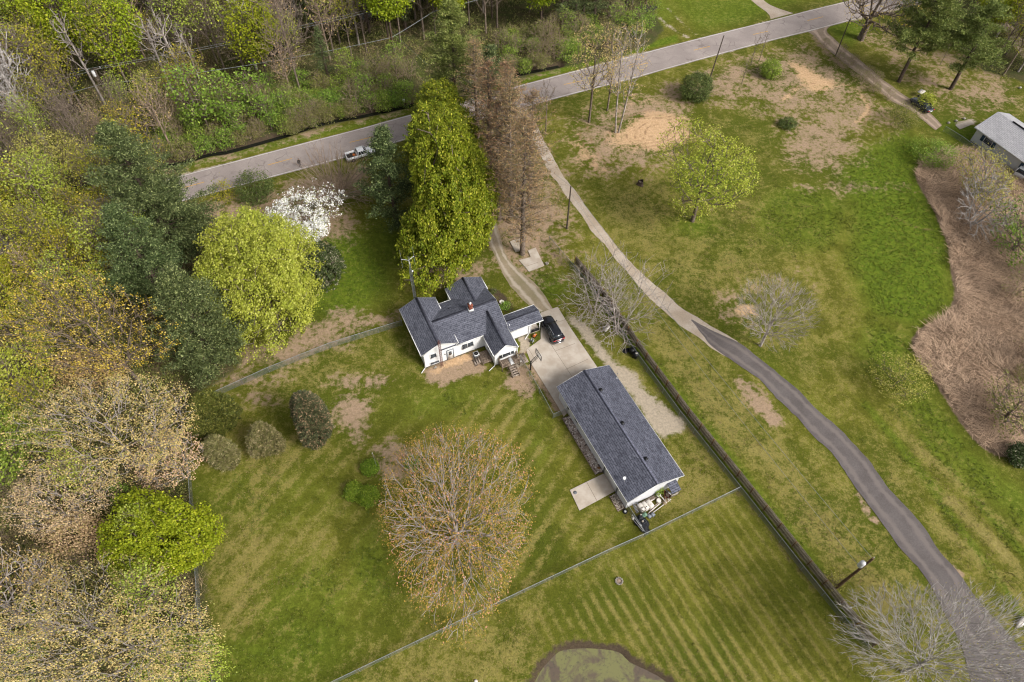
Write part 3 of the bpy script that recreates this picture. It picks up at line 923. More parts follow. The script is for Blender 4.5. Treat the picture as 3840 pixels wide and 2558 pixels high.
Ln = np.array([(-99.83, 72.92), (-76.88, 82.89), (-59.08, 91.43), (-43.77, 98.66), (-28.11, 105.77), (-19.82, 109.78), (1.09, 119.60), (9.88, 123.68), (23.57, 130.01), (37.25, 136.35), (55.72, 144.50), (66.66, 149.53), (75.50, 153.40), (116.46, 173.35), (172.66, 199.31)])
Rn = np.array([(-97.38, 68.49), (-74.76, 77.69), (-54.60, 86.64), (-42.38, 92.24), (-30.17, 97.81), (-18.67, 103.55), (2.25, 113.22), (10.22, 116.93), (23.78, 122.90), (36.16, 128.84), (54.12, 137.00), (66.60, 142.28), (77.08, 147.22), (85.71, 151.01), (115.67, 163.94), (165.10, 185.67)])
Ls, Rsd = catmull(Ln, 6), catmull(Rn, 6)


def offset(P, d):
    g = np.gradient(P, axis=0)
    nn = np.stack([-g[:, 1], g[:, 0]], 1) / np.linalg.norm(g, axis=1)[:, None]
    return P + nn * d


ribbon('road', 'asphalt', offset(Ls, 0.25)[::4], offset(Rsd, -0.25)[::4], 0.03, jit=0.03)
ribbon('road_marking', 'paint_white', offset(Ls, 0.09)[::4], offset(Ls, -0.09)[::4], 0.056)
ribbon('road_marking', 'paint_white', offset(Rsd, 0.09)[::4], offset(Rsd, -0.09)[::4], 0.056)
mb = MB()
for a, b_ in (((-55.78, 89.51), (-52.72, 90.98)), ((-42.87, 95.52), (-39.05, 97.32)), ((-29.54, 101.89), (-25.53, 103.56)), ((-14.72, 108.82), (-10.63, 110.73)), ((-3.54, 114.21), (0.43, 116.06)), ((9.58, 120.18), (13.31, 121.54)), ((23.42, 126.47), (26.80, 127.90)), ((36.80, 132.62), (40.35, 134.13)), ((50.17, 138.75), (53.68, 140.16)), ((63.03, 144.47), (66.84, 146.12)), ((75.81, 150.08), (79.69, 151.81))):
    a, b_ = np.array(a), np.array(b_)
    d = (b_ - a) / np.linalg.norm(b_ - a)
    nn = np.array([-d[1], d[0]]) * 0.09
    mb.add([(*(a + nn), .062), (*(a - nn), .062), (*(b_ - nn), .062), (*(b_ + nn), .062)], [(0, 1, 2, 3)])
struct(mb.build('road_marking', 'paint_yellow'))

LL = [(-2.67, 112.06), (1.03, 107.79), (4.15, 100.38), (6.11, 94.58), (8.76, 88.56), (13.31, 79.45), (16.35, 73.83), (20.91, 66.01), (24.22, 61.55), (26.41, 59.22), (28.10, 57.33), (30.73, 55.41), (33.79, 52.40), (36.47, 48.26), (38.95, 44.07), (40.64, 41.81), (42.17, 38.18), (43.25, 35.28), (44.43, 32.11), (45.68, 29.44), (46.94, 27.03), (47.77, 25.04), (48.45, 22.72), (49.18, 18.13), (50.01, 13.02)]
LR = [(1.84, 114.03), (4.23, 107.20), (6.24, 100.42), (8.22, 94.61), (10.42, 89.66), (14.78, 80.45), (17.78, 74.59), (21.86, 68.57), (25.26, 64.57), (27.60, 62.16), (30.41, 59.97), (33.11, 57.70), (35.59, 54.74), (38.43, 51.18), (40.92, 47.37), (43.27, 44.25), (45.10, 40.75), (46.52, 37.22), (47.95, 34.08), (49.49, 31.24), (50.56, 28.40), (51.74, 26.07), (52.87, 22.76), (54.49, 19.53), (56.67, 14.75)]
ribbon('gravel_lane', 'lane_pale', LL[:12], LR[:12], 0.022, jit=0.10, seed=3)
ribbon('dark_lane', 'lane_dark', [(26.10, 62.30), (27.24, 59.78), (28.87, 57.11)] + LL[12:], [(26.24, 62.38), (28.07, 61.05), (30.45, 59.51)] + LR[11:], 0.034, jit=0.10, seed=4)
struct(MB().add([(*p, 0.028) for p in ((49.38, 19.93), (51.66, 20.87), (53.64, 18.62), (57.59, 14.75), (56.11, 11.47), (48.47, 11.39))], [tuple(range(6))]).build('parking_apron', 'lane_dark'))
ribbon('gravel_driveway', 'gravel_track', [(-12.90, 105.65), (-9.98, 96.04), (-6.94, 87.26), (-4.28, 78.71), (-2.86, 74.48), (-0.90, 70.00), (0.77, 67.00), (2.27, 64.92), (3.67, 63.46)], [(-10.17, 106.71), (-7.36, 97.01), (-4.43, 88.36), (-2.20, 79.23), (-0.75, 74.51), (1.29, 71.36), (3.28, 68.92), (4.82, 66.63), (6.05, 63.98)], 0.022, jit=0.12, seed=6)
ribbon('dirt_track', 'dirt_track', [(62.13, 139.98), (63.01, 138.32), (64.40, 133.77), (67.19, 127.57), (69.83, 121.68), (72.39, 116.21), (74.15, 113.91), (75.59, 112.06), (76.75, 109.45), (77.56, 107.15)], [(67.86, 142.82), (66.12, 140.40), (67.18, 136.75), (69.38, 131.64), (71.84, 125.54), (74.39, 119.89), (76.54, 116.14), (77.89, 113.98), (78.86, 111.32), (79.40, 108.72)], 0.026, jit=0.1, seed=7)
ribbon('dirt_track', 'lane_pale', [(51.00, 158.63), (53.05, 151.46), (55.12, 147.50), (55.26, 145.02)], [(53.79, 158.69), (55.59, 152.06), (57.90, 149.36), (60.85, 147.61)], 0.022, jit=0.1, seed=8)
ribbon('dirt_track', 'dirt_track', [(103.41, 143.51), (103.98, 138.11), (104.01, 130.87), (103.78, 121.12)], [(106.82, 144.97), (107.00, 139.83), (107.38, 133.30), (107.70, 124.10)], 0.022, jit=0.15, seed=9)


def slab(name, pts, z, mat='concrete', joints=(), skirt=True):
    mb = MB().prism([tuple(p) for p in pts], -0.05, z)
    o = struct(mb.build(name, mat))
    if joints:
        j = MB()
        for a, b_ in joints:
            a, b_ = np.array(a), np.array(b_)
            d = (b_ - a) / np.linalg.norm(b_ - a)
            nn = np.array([-d[1], d[0]]) * 0.025
            j.add([(*(a + nn), z + .004), (*(a - nn), z + .004), (*(b_ - nn), z + .004), (*(b_ + nn), z + .004)], [(0, 1, 2, 3)])
        struct(j.build(name + '_joint', 'concrete_dark'))
    return o


slab('concrete_driveway', [(4.18, 63.38), (6.71, 64.48), (8.48, 60.55), (11.83, 53.92), (12.19, 51.99), (9.00, 47.79), (7.49, 46.56), (6.95, 45.90), (6.25, 47.42), (2.76, 54.17), (2.04, 56.54), (2.35, 56.92), (4.10, 58.55)], 0.06, joints=(((4.68, 59.33), (9.67, 49.50)), ((5.34, 61.06), (7.84, 62.14)), ((6.03, 56.44), (8.98, 57.84)), ((7.46, 53.36), (10.69, 55.16)), ((2.35, 56.77), (3.43, 54.62))))
slab('patio_slab', [(7.33, 35.51), (11.68, 37.77), (13.03, 35.51), (8.39, 32.87)], 0.07, joints=(((9.44, 36.63), (10.58, 34.12)),))
slab('barn_walk', [(11.74, 37.83), (12.24, 38.01), (13.78, 35.52), (13.08, 35.51)], 0.055, 'concrete_dark')
slab('concrete_slab', [(0.95, 73.71), (2.79, 74.37), (2.39, 75.76), (3.56, 76.44), (4.87, 72.67), (2.50, 71.38)], 0.10, joints=(((1.70, 72.26), (3.93, 73.29)),))
slab('concrete_slab', [(-0.51, 77.71), (1.22, 78.50), (1.15, 76.59), (1.09, 75.74), (0.40, 75.45)], 0.10)
slab('concrete_walk', [(81.84, 108.76), (85.36, 110.38), (85.61, 109.34), (82.17, 107.48)], 0.05)

# ---------------------------------------------------------------- buildings
PI = math.pi


def roof_plane(mb, e0, e1, r1, r0, t=0.10):
    """one roof slope: e0-e1 along the eave, r1-r0 along the ridge; uv in metres"""
    e0, e1, r1, r0 = [np.array(p, float) for p in (e0, e1, r1, r0)]
    ax = (e1 - e0) / np.linalg.norm(e1 - e0)
    up = (r0 - e0) - ((r0 - e0) @ ax) * ax
    up /= np.linalg.norm(up)
    uv = [((p - e0) @ ax, (p - e0) @ up) for p in (e0, e1, r1, r0)]
    V = [e0, e1, r1, r0] + [p - (0, 0, t) for p in (e0, e1, r1, r0)]
    mb.add(V, [(0, 1, 2, 3)], uv)
    mb.add(V, [(4, 7, 6, 5)], uv)
    for a, b in ((0, 1), (1, 2), (2, 3), (3, 0)):
        mb.add(V, [(a, a + 4, b + 4, b)], [(0, 0)] * 4)


def gable_y(mb, x0, x1, y0, y1, ze, zr, xr=None):
    xr = (x0 + x1) / 2 if xr is None else xr
    roof_plane(mb, (x0, y1, ze), (x0, y0, ze), (xr, y0, zr), (xr, y1, zr))
    roof_plane(mb, (x1, y0, ze), (x1, y1, ze), (xr, y1, zr), (xr, y0, zr))


def gable_x(mb, x0, x1, y0, y1, ze, zr, yr=None):
    yr = (y0 + y1) / 2 if yr is None else yr
    roof_plane(mb, (x0, y0, ze), (x1, y0, ze), (x1, yr, zr), (x0, yr, zr))
    roof_plane(mb, (x1, y1, ze), (x0, y1, ze), (x0, yr, zr), (x1, yr, zr))


def body_y(mb, x0, x1, y0, y1, h, hr, z0=0.25):
    """walls with gable ends facing -y and +y"""
    xr = (x0 + x1) / 2
    V = [(x0, y0, z0), (x1, y0, z0), (x1, y0, h), (xr, y0, hr), (x0, y0, h), (x0, y1, z0), (x1, y1, z0), (x1, y1, h), (xr, y1, hr), (x0, y1, h)]
    mb.add(V, [(0, 1, 2, 3, 4)])
    mb.add(V, [(9, 8, 7, 6, 5)])
    mb.add(V, [(0, 4, 9, 5), (1, 6, 7, 2)])


def body_x(mb, x0, x1, y0, y1, h, hr, z0=0.25):
    yr = (y0 + y1) / 2
    V = [(x0, y0, z0), (x0, y1, z0), (x0, y1, h), (x0, yr, hr), (x0, y0, h), (x1, y0, z0), (x1, y1, z0), (x1, y1, h), (x1, yr, hr), (x1, y0, h)]
    mb.add(V, [(4, 3, 2, 1, 0)])
    mb.add(V, [(5, 6, 7, 8, 9)])
    mb.add(V, [(0, 5, 9, 4), (1, 2, 7, 6)])


def window(parent, x, y, z, w, h, face='-y', panes=2, blinds=True, shutters=False):
    """window in a wall facing -y or -x; x, y, z = centre of the opening on the wall"""
    def T(u, d, zz):
        if face == '-y':
            return (x + u, y - d, z + zz)
        return (x - d, y - u, z + zz)
    fr = MB()
    t = 0.09
    def bar(u0, u1, z0, z1, d0, d1, mb):
        a, b = T(u0, d0, z0), T(u1, d1, z1)
        mb.box2([min(p, q) for p, q in zip(a, b)], [max(p, q) for p, q in zip(a, b)])
    bar(-w / 2 - t, -w / 2, -h / 2 - t, h / 2 + t, 0, .06, fr)
    bar(w / 2, w / 2 + t, -h / 2 - t, h / 2 + t, 0, .06, fr)
    bar(-w / 2, w / 2, h / 2, h / 2 + t, 0, .055, fr)
    bar(-w / 2, w / 2, -h / 2 - t, -h / 2, 0, .08, fr)
    for i in range(1, panes):
        u = -w / 2 + w * i / panes
        bar(u - .03, u + .03, -h / 2, h / 2, 0, .05, fr)
    f = fr.build('window', 'trim', parent)
    g = MB()
    bar(-w / 2, w / 2, -h / 2, h / 2, 0.005, .02, g)
    g.build('pane', 'glass', f)
    if blinds:
        bl = MB()
        for i in range(panes):
            u0 = -w / 2 + w * i / panes + .05
            bar(u0, u0 + w / panes - .1, -.03, .02, .02, .04, bl)
            bar(u0 + .05, u0 + w / panes - .15, h * .18, h * .24, .02, .035, bl)
            bar(u0 + .05, u0 + w / panes - .15, -h * .30, -h * .24, .02, .035, bl)
        bl.build('sash_bar', 'blind', f)
    return f


HA = math.radians(25.4)
house = empty('house', (-11.89, 53.33), HA, 'white house with dark slate gable roofs and several wings around one brick chimney', 'house')
wl = MB()
body_y(wl, 0, 4.58, 0, 8.3, 3.42, 4.60)
body_x(wl, 4.3, 12.2, 0.02, 7.3, 2.90, 4.36)
body_y(wl, 8.86, 12.16, -3.62, 1.0, 2.60, 3.98)
body_y(wl, 7.2, 12.45, 5.5, 9.85, 2.70, 3.85)
body_x(wl, 12.1, 15.72, -0.62, 2.15, 2.30, 2.84)
wl.build('wall', 'siding', house)
fd = MB()
fd.box2((0.03, 0.03, -.1), (4.55, 8.27, .25))
fd.box2((4.33, 0.05, -.1), (12.17, 7.27, .245))
fd.box2((8.89, -3.59, -.1), (12.13, 0.5, .25))
fd.box2((7.23, 6.0, -.1), (12.42, 9.82, .25))
fd.box2((12.1, -0.59, -.1), (15.69, 2.12, .25))
fd.build('foundation', 'foundation', house)
rf = MB()
gable_y(rf, -0.39, 4.93, -0.25, 8.55, 3.60, 4.84)
gable_x(rf, 2.4, 12.40, -0.12, 7.60, 3.02, 4.62)
gable_y(rf, 8.69, 12.33, -3.73, 3.2, 2.72, 4.18)
gable_y(rf, 7.02, 12.66, 4.5, 10.02, 2.80, 4.02)
gable_x(rf, 12.0, 17.62, -0.78, 2.22, 2.42, 2.98)
roof = rf.build('roof', 'shingle_house', house)
rg = MB()
for a, b in (((2.27, -0.25, 4.86), (2.27, 8.55, 4.86)), ((10.51, -3.73, 4.2), (10.51, 2.75, 4.2)), ((9.84, 5.2, 4.04), (9.84, 10.02, 4.04))):
    rg.beam(a, b, 0.30, 0.05)
rg.beam((2.75, 3.74, 4.65), (12.40, 3.74, 4.65), 0.26, 0.05)
rg.beam((12.1, 0.72, 3.0), (17.62, 0.72, 3.0), 0.18, 0.05)
rg.build('ridge_cap', 'ridge', roof)
# fascia, gutters, rakes
def rail(a, b, w=0.10, h=0.13):
    MB().beam(a, b, w, h).build('gutter', 'trim', house)
rail((-0.43, -0.27, 3.53), (-0.43, 8.57, 3.53))
rail((4.97, -0.27, 3.53), (4.97, 1.6, 3.53))
rail((4.97, 6.1, 3.53), (4.97, 8.57, 3.53))
rail((4.6, -0.17, 2.95), (8.7, -0.17, 2.95))
rail((5.0, 7.65, 2.95), (7.0, 7.65, 2.95))
rail((8.65, -3.75, 2.66), (8.65, -0.1, 2.66))
rail((12.37, -3.75, 2.66), (12.37, -0.1, 2.66))
rail((6.98, 7.5, 2.74), (6.98, 10.05, 2.74))
rail((12.70, 7.5, 2.74), (12.70, 10.05, 2.74))
rail((12.4, -0.82, 2.36), (17.64, -0.82, 2.36))
rail((12.6, 2.26, 2.36), (17.64, 2.26, 2.36))
for p in (((-0.39, -.27, 3.50), (2.27, -.27, 4.74), (4.93, -.27, 3.50)), ((-0.39, 8.57, 3.50), (2.27, 8.57, 4.74), (4.93, 8.57, 3.50)), ((8.69, -3.75, 2.62), (10.51, -3.75, 4.08), (12.33, -3.75, 2.62)), ((7.02, 10.04, 2.70), (9.84, 10.04, 3.92), (12.66, 10.04, 2.70)), ((12.42, -0.12, 2.92), (12.42, 3.74, 4.52), (12.42, 7.6, 2.92)), ((17.64, -0.78, 2.34), (17.64, 0.72, 2.90), (17.64, 2.22, 2.34))):
    MB().beam(p[0], p[1], 0.03, 0.14).beam(p[1], p[2], 0.03, 0.14).build('rake_board', 'trim', house)
for pts in (((-0.42, -0.15, 3.5), (-0.08, -0.06, 3.1), (-0.08, -0.06, 0.3), (-0.85, -0.55, 0.08)), ((12.40, -3.65, 2.6), (12.24, -3.68, 2.3), (12.24, -3.70, 0.45), (12.50, -4.5, 0.1)), ((8.62, -3.7, 2.6), (8.80, -3.70, 2.35), (8.80, -3.70, 0.25), (7.75, -4.1, 0.1)), ((4.97, -0.1, 3.45), (4.70, -0.08, 3.0), (4.70, -0.08, 2.6)), ((15.5, -0.84, 2.3), (15.5, -0.70, 2.0), (15.5, -0.70, 0.3), (14.6, -1.3, 0.1))):
    MB().tube(pts, 0.055, 6).build('downspout', 'trim', house)
window(house, 0.86 + .45, 0, 2.30, 0.80, 0.85, panes=1)
window(house, 1.35, 0, 0.66, 1.25, 0.45, panes=1)
window(house, 6.35, 0.02, 1.78, 1.65, 1.02, panes=2)
window(house, 8.86, -2.55, 1.72, 0.55, 0.75, '-x', 1)
window(house, 8.86, -1.55, 1.72, 0.55, 0.75, '-x', 1)
wf = window(house, 10.6, -3.62, 1.72, 2.25, 0.78, panes=1, blinds=False)
MB().box2((9.98, -3.68, 1.33), (10.04, -3.64, 2.11)).build('mullion', 'trim', wf)
MB().box2((11.16, -3.68, 1.33), (11.22, -3.64, 2.11)).build('mullion', 'trim', wf)
mb = MB()
mb.box2((0, -.05, .02), (.95, 0, 2.05))
dr = MB().box2((3.32, -0.06, 0.22), (4.12, -0.005, 2.22)).build('door', 'trim', house)
dfm = MB()
dfm.box2((3.18, -0.08, 0.18), (3.30, -0.005, 2.36))
dfm.box2((4.14, -0.08, 0.18), (4.26, -0.005, 2.36))
dfm.box2((3.30, -0.08, 2.24), (4.14, -0.005, 2.36))
dfm.build('door_frame', 'blind', house)
MB().box2((3.50, -0.075, 1.15), (3.94, -0.055, 2.0)).build('pane', 'glass', dr)
mb = MB()
mb.box2((3.50, -0.09, 1.55), (3.94, -0.07, 1.60))
mb.box2((3.50, -0.09, 1.75), (3.94, -0.07, 1.90))
mb.build('blind', 'blind', dr)
MB().lathe([(0.03, 0), (0.035, 0.05)], (3.38, -0.07, 1.1), 8, 'Y').build('handle', 'grey_metal', dr)
MB().lathe([(0.06, -.05), (0.08, 0.0), (0.05, .12)], (2.95, -0.10, 1.75), 8).build('wall_lamp', 'black', house)
# carport end: posts and a low dark wall
for q in ((15.8, -0.60), (17.2, -0.60), (17.2, 2.0)):
    MB().box((q[0], q[1], 1.17), (0.11, 0.11, 2.34)).build('porch_post', 'trim', house)
MB().box2((15.78, -0.64, 0.05), (17.13, -0.56, 0.62)).build('porch_screen', 'black', house)
MB().box2((15.7, -0.66, -0.05), (17.3, 2.1, 0.10)).build('porch_floor', 'concrete', house)
# chimney
ch = MB()
ch.box2((8.2, 3.42, 4.2), (8.72, 3.94, 5.55))
ch.box2((8.14, 3.36, 5.45), (8.78, 4.0, 5.62))
cho = ch.build('chimney', 'brick', roof)
MB().box2((8.08, 3.28, 4.45), (8.84, 4.08, 4.74)).build('flashing', 'white_metal', cho)
c_ = MB()
c_.lathe([(0.12, 5.6), (0.12, 5.85), (0.20, 5.88), (0.20, 5.93), (0.02, 6.02)], (8.46, 3.68, 0), 12)
c_.build('flue_cap', 'white_metal', cho)
MB().lathe([(0.05, 3.3), (0.05, 4.1), (0.08, 4.12), (0.08, 4.2)], (5.9, 5.4, 0), 8).build('vent_pipe', 'black', roof)
MB().lathe([(0.05, 2.9), (0.05, 3.3)], (12.7, -0.1, 0), 8).build('vent_pipe', 'white_metal', roof)

# ---- barn
BA = math.radians(26.3)
barn = empty('barn', (14.02, 33.24), BA, 'long white metal pole barn with a blue grey shingled roof beside the fence', 'barn')
wl = MB()
body_y(wl, 0, 7.33, 0, 17.3, 2.58, 3.86, 0.0)
wl.build('wall', 'siding_barn', barn)
rf = MB()
gable_y(rf, -0.33, 7.68, -0.27, 17.6, 2.66, 4.0, 3.70)
broof = rf.build('roof', 'shingle_barn', barn)
MB().beam((3.70, -0.27, 4.02), (3.70, 17.6, 4.02), 0.24, 0.05).build('ridge_cap', 'shingle_ridge' if 'shingle_ridge' in M else 'ridge', broof)
for y_ in (3.2, 8.65, 14.05):
    v = MB().box((4.18, y_, 3.95), (0.42, 0.42, 0.10), 0).build('roof_vent', 'black', broof)
mb = MB()
mb.beam((-0.33, -0.29, 2.58), (3.70, -0.29, 3.92), 0.03, 0.16)
mb.beam((3.70, -0.29, 3.92), (7.68, -0.29, 2.58), 0.03, 0.16)
mb.beam((-0.33, 17.62, 2.58), (3.70, 17.62, 3.92), 0.03, 0.16)
mb.beam((3.70, 17.62, 3.92), (7.68, 17.62, 2.58), 0.03, 0.16)
mb.beam((-0.36, -0.29, 2.58), (-0.36, 17.62, 2.58), 0.03, 0.15)
mb.beam((7.71, -0.29, 2.58), (7.71, 17.62, 2.58), 0.03, 0.15)
mb.build('fascia', 'trim', barn)
mb = MB().box2((-0.06, 14.2, 0.05), (-0.005, 15.1, 2.15))
bd = mb.build('door', 'trim', barn)
MB().box2((-0.075, 14.4, 1.2), (-0.06, 14.9, 1.9)).build('pane', 'glass', bd)
mb = MB().box2((-0.05, 2.3, 0.05), (-0.005, 5.2, 2.35))
gd = mb.build('overhead_door', 'siding_barn', barn)
MB().box2((-0.12, 2.15, 0.0), (-0.005, 2.28, 2.5)).build('door_post', 'grey_metal', barn)
MB().box2((-0.12, 5.22, 0.0), (-0.005, 5.35, 2.5)).build('door_post', 'grey_metal', barn)
window(barn, 0, 12.6, 1.6, 0.8, 0.9, '-x', 1)

dish = empty('satellite_dish', (14.02, 33.24), BA, 'small white satellite dish mounted on the barn roof near its front corner', 'satellite dish')
d_ = MB()
d_.lathe([(0.001, 0.0), (0.09, 0.012), (0.16, 0.04), (0.20, 0.07)], (0, 0, 0), 16)
do = d_.build('reflector', 'white_metal', dish)
do.location = (0.62, 2.25, 3.62)
do.rotation_euler = (math.radians(35), math.radians(-15), 0)
MB().tube([(0.75, 2.3, 3.0), (0.7, 2.28, 3.3), (0.62, 2.27, 3.58)], 0.025, 6).build('mast', 'grey_metal', dish)
MB().tube([(0.66, 2.2, 3.45), (0.42, 1.85, 3.55), (0.36, 1.78, 3.75)], 0.018, 5).build('feed_arm', 'white_metal', dish)
wv = empty('weather_mast', (14.02, 33.24), BA, 'thin rooftop mast on the far right eave of the barn', 'mast')
mb = MB()
mb.tube([(7.5, 15.4, 2.6), (7.5, 15.4, 3.9)], 0.025, 5)
mb.tube([(7.3, 15.4, 3.7), (7.7, 15.4, 3.7)], 0.02, 5)
mb.build('pole', 'grey_metal', wv)
MB().blob((7.5, 15.3, 2.75), (.1, .1, .08), 3).build('mount', 'white_metal', wv)

# lean-to behind the barn gable
lt = empty('lean_to_shed', (14.02, 33.24), BA, 'little shingled lean-to against the front gable of the barn', 'shed')
mb = MB()
roof_plane(mb, (5.55, -1.32, 1.42), (6.85, -1.32, 1.42), (6.85, -0.02, 1.85), (5.55, -0.02, 1.85), 0.06)
mb.build('roof', 'shingle_barn', lt)
mb = MB()
for q in ((5.65, -1.2), (6.75, -1.2)):
    mb.box((q[0], q[1], 0.68), (0.09, 0.09, 1.38))
mb.build('post', 'wood_grey', lt)
mb = MB()
mb.box2((5.62, -1.24, 0.0), (6.8, -1.18, 0.7))
mb.build('panel', 'stone', lt)

# ---- neighbour's house
n0 = np.array((82.20, 104.38))
NA = math.atan2(*( (np.array((86.98, 94.99)) - n0)[::-1]))
nb = empty('house', (n0[0], n0[1]), NA, 'pale single storey house with a light grey roof at the right edge', 'house')
nb['label'] = 'pale single storey house with a light grey shingle roof at the right edge'
wl = MB()
body_x(wl, 0.45, 26, 0.4, 8.4, 2.75, 4.5, 0.2)
wl.build('wall', 'siding_grey', nb)
rf = MB()
gable_x(rf, 0, 26.5, 0, 8.8, 2.9, 4.7)
nr = rf.build('roof', 'shingle_neighbour', nb)
mb = MB()
mb.beam((3.2, 4.4, 4.76), (26, 4.4, 4.76), 0.22, 0.12)
mb.build('ridge_vent', 'black', nr)
mb = MB()
mb.beam((-0.02, -0.04, 2.82), (26.5, -0.04, 2.82), 0.08, 0.14)
mb.build('gutter', 'trim', nb)
MB().box2((0.45, 0.42, -.1), (26, 8.38, 0.2)).build('foundation', 'foundation', nb)
for x_ in (3.3, 11.6):
    f_ = window(nb, x_, 0.4, 1.85, 1.5, 1.05, panes=1)
    mb = MB()
    mb.box2((x_ - 1.45, 0.34, 1.3), (x_ - 0.88, 0.39, 2.4))
    mb.box2((x_ + 0.88, 0.34, 1.3), (x_ + 1.45, 0.39, 2.4))
    M.setdefault('shutter', plain('blue_shutter', C(58, 84, 104), C(44, 66, 84), 3, 0.6))
    mb.build('shutter', 'shutter', f_)
mb = MB()
mb.tube([(10.5, 2.0, 3.6), (10.5, 2.0, 5.0)], 0.04, 6)
mb.tube([(10.2, 2.0, 4.6), (10.5, 2.0, 4.9), (11.0, 2.0, 4.8)], 0.03, 5)
mb.build('antenna', 'grey_metal', nr)


# ---------------------------------------------------------------- fences
def chain_fence(pts, label, h=1.2, post_gap=3.0, name='chain_link_fence', mesh='wire_mesh', rail_r=0.032, closed_ends=True):
    P = resample(pts, post_gap) if len(pts) == 2 else np.concatenate([resample(np.array(pts[i:i + 2]), post_gap)[(1 if i else 0):] for i in range(len(pts) - 1)])
    o = empty(name, P[0], 0, label, 'fence')
    Q = P - P[0]
    pan = MB()
    s = 0.0
    for a, b in zip(Q[:-1], Q[1:]):
        L = np.linalg.norm(b - a)
        pan.add([(*a, 0.03), (*b, 0.03), (*b, h - 0.02), (*a, h - 0.02)], [(0, 1, 2, 3)], [(s, 0), (s + L, 0), (s + L, h), (s, h)])
        s += L
    pan.build('mesh_panel', mesh, o)
    MB().tube([(*q, h) for q in Q], rail_r, 6).build('top_rail', 'galv', o)
    p0 = None
    for q in Q:
        if p0 is None:
            me_ = MB().lathe([(0.032, -0.1), (0.032, h), (0.045, h + 0.01), (0.01, h + 0.06)], (0, 0, 0), 6)
            p0 = me_.build('post', 'galv', o)
            c = p0
        else:
            c = p0.copy()
            COL.objects.link(c)
            c.parent = o
        c.location = (q[0], q[1], 0)
    return o


chain_fence([(-15.90, 60.78), (-25.63, 56.64), (-33.34, 52.42), (-39.67, 48.42), (-43.44, 46.08)], 'chain-link fence running left from the white house to the woods')
chain_fence([(-43.44, 46.08), (-39.67, 36.54), (-35.90, 25.75), (-33.81, 19.74), (-30.26, 12.67)], 'overgrown chain-link fence along the edge of the tan budding trees')
chain_fence([(-18.60, 13.36), (1.67, 23.10), (11.33, 27.67), (15.91, 29.70), (28.15, 35.68)], 'long chain-link fence crossing the lawn above the pond')
chain_fence([(1.12, 54.89), (3.78, 49.43), (5.50, 45.62), (7.49, 46.56)], 'chain-link fence from the stair porch to the barn wall')
chain_fence([(14.25, 32.99), (15.91, 29.70)], 'short chain-link fence from the barn corner with the junk pile behind it')
chain_fence([(-49.06, 77.39), (-42.18, 80.60), (-28.50, 86.83), (-24.25, 88.81), (-20.40, 90.49)], 'chain-link fence behind the white blossom tree along the road')
FW = [(5.72, 77.80), (8.84, 72.63), (12.79, 65.90), (16.92, 56.58), (22.19, 46.28), (28.23, 35.57), (33.54, 25.98), (38.53, 17.27)]
chain_fence(FW, 'very long chain-link fence running beside the dark wooden fence')
chain_fence([(78.92, 106.92), (80.83, 104.07), (82.43, 101.05), (84.45, 96.39)], 'sagging wire fence below the pale neighbouring house', 1.1, 3.5)

# the wooden fence just outside it
FO = offset(resample(np.array(FW[1:]), 2.44), 0.95)
wf_ = empty('wooden_fence', FO[0], 0, 'long dark weathered board fence with rails facing the barn', 'fence')
Q = FO - FO[0]
rs2 = random.Random(4)
bd, rl = MB(), MB()
for a, b in zip(Q[:-1], Q[1:]):
    L = np.linalg.norm(b - a)
    d = (b - a) / L
    nn = np.array([-d[1], d[0]])
    k = int(L / 0.155)
    for i in range(k):
        c = a + d * (i + 0.5) * L / k + nn * 0.06
        hh = 1.74 + rs2.uniform(-.02, .02)
        bd.box((c[0], c[1], hh / 2 + .05), (L / k * 0.93, 0.02, hh), math.atan2(d[1], d[0]))
    for z in (0.35, 0.95, 1.55):
        rl.beam((*a, z), (*b, z), 0.045, 0.09)
bd.build('boards', 'wood_fence', wf_)
rl.build('rail', 'wood_rail', wf_)
pp = MB().box((0, 0, 0.95), (0.10, 0.10, 1.9)).build('post', 'wood_orange', wf_)
for i, q in enumerate(Q):
    c = pp
    if i:
        c = pp.copy()
        COL.objects.link(c)
        c.parent = wf_
    d = Q[min(i + 1, len(Q) - 1)] - Q[max(i - 1, 0)]
    nn = np.array([-d[1], d[0]]) / np.linalg.norm(d)
    c.location = (q[0] - nn[0] * 0.08, q[1] - nn[1] * 0.08, 0)
    c.rotation_euler = (0, 0, math.atan2(d[1], d[0]))

# ---------------------------------------------------------------- poles and wires
def pole(loc, h, label, r0=0.16, r1=0.10, arm=None, mat='pole_grey', rz=0.4, group=None, lean=(0, 0)):
    o = empty('utility_pole', loc, rz, label, 'utility pole', group)
    MB().tube([(0, 0, -0.2), (lean[0] * .5, lean[1] * .5, h * .5), (lean[0], lean[1], h)], r0, 8, r1).build('pole', mat, o)
    if arm:
        mb = MB()
        mb.box((lean[0], 0, h - 0.35), (arm, 0.1, 0.12))
        mb.build('crossarm', mat, o)
        for x_ in (-arm * .45, 0, arm * .45):
            MB().lathe([(0.03, h - .3), (0.06, h - .2), (0.03, h - .12), (0.05, h - .05), (0.01, h)], (lean[0] + x_, 0, 0), 8).build('insulator', 'white_metal', o)
    return o


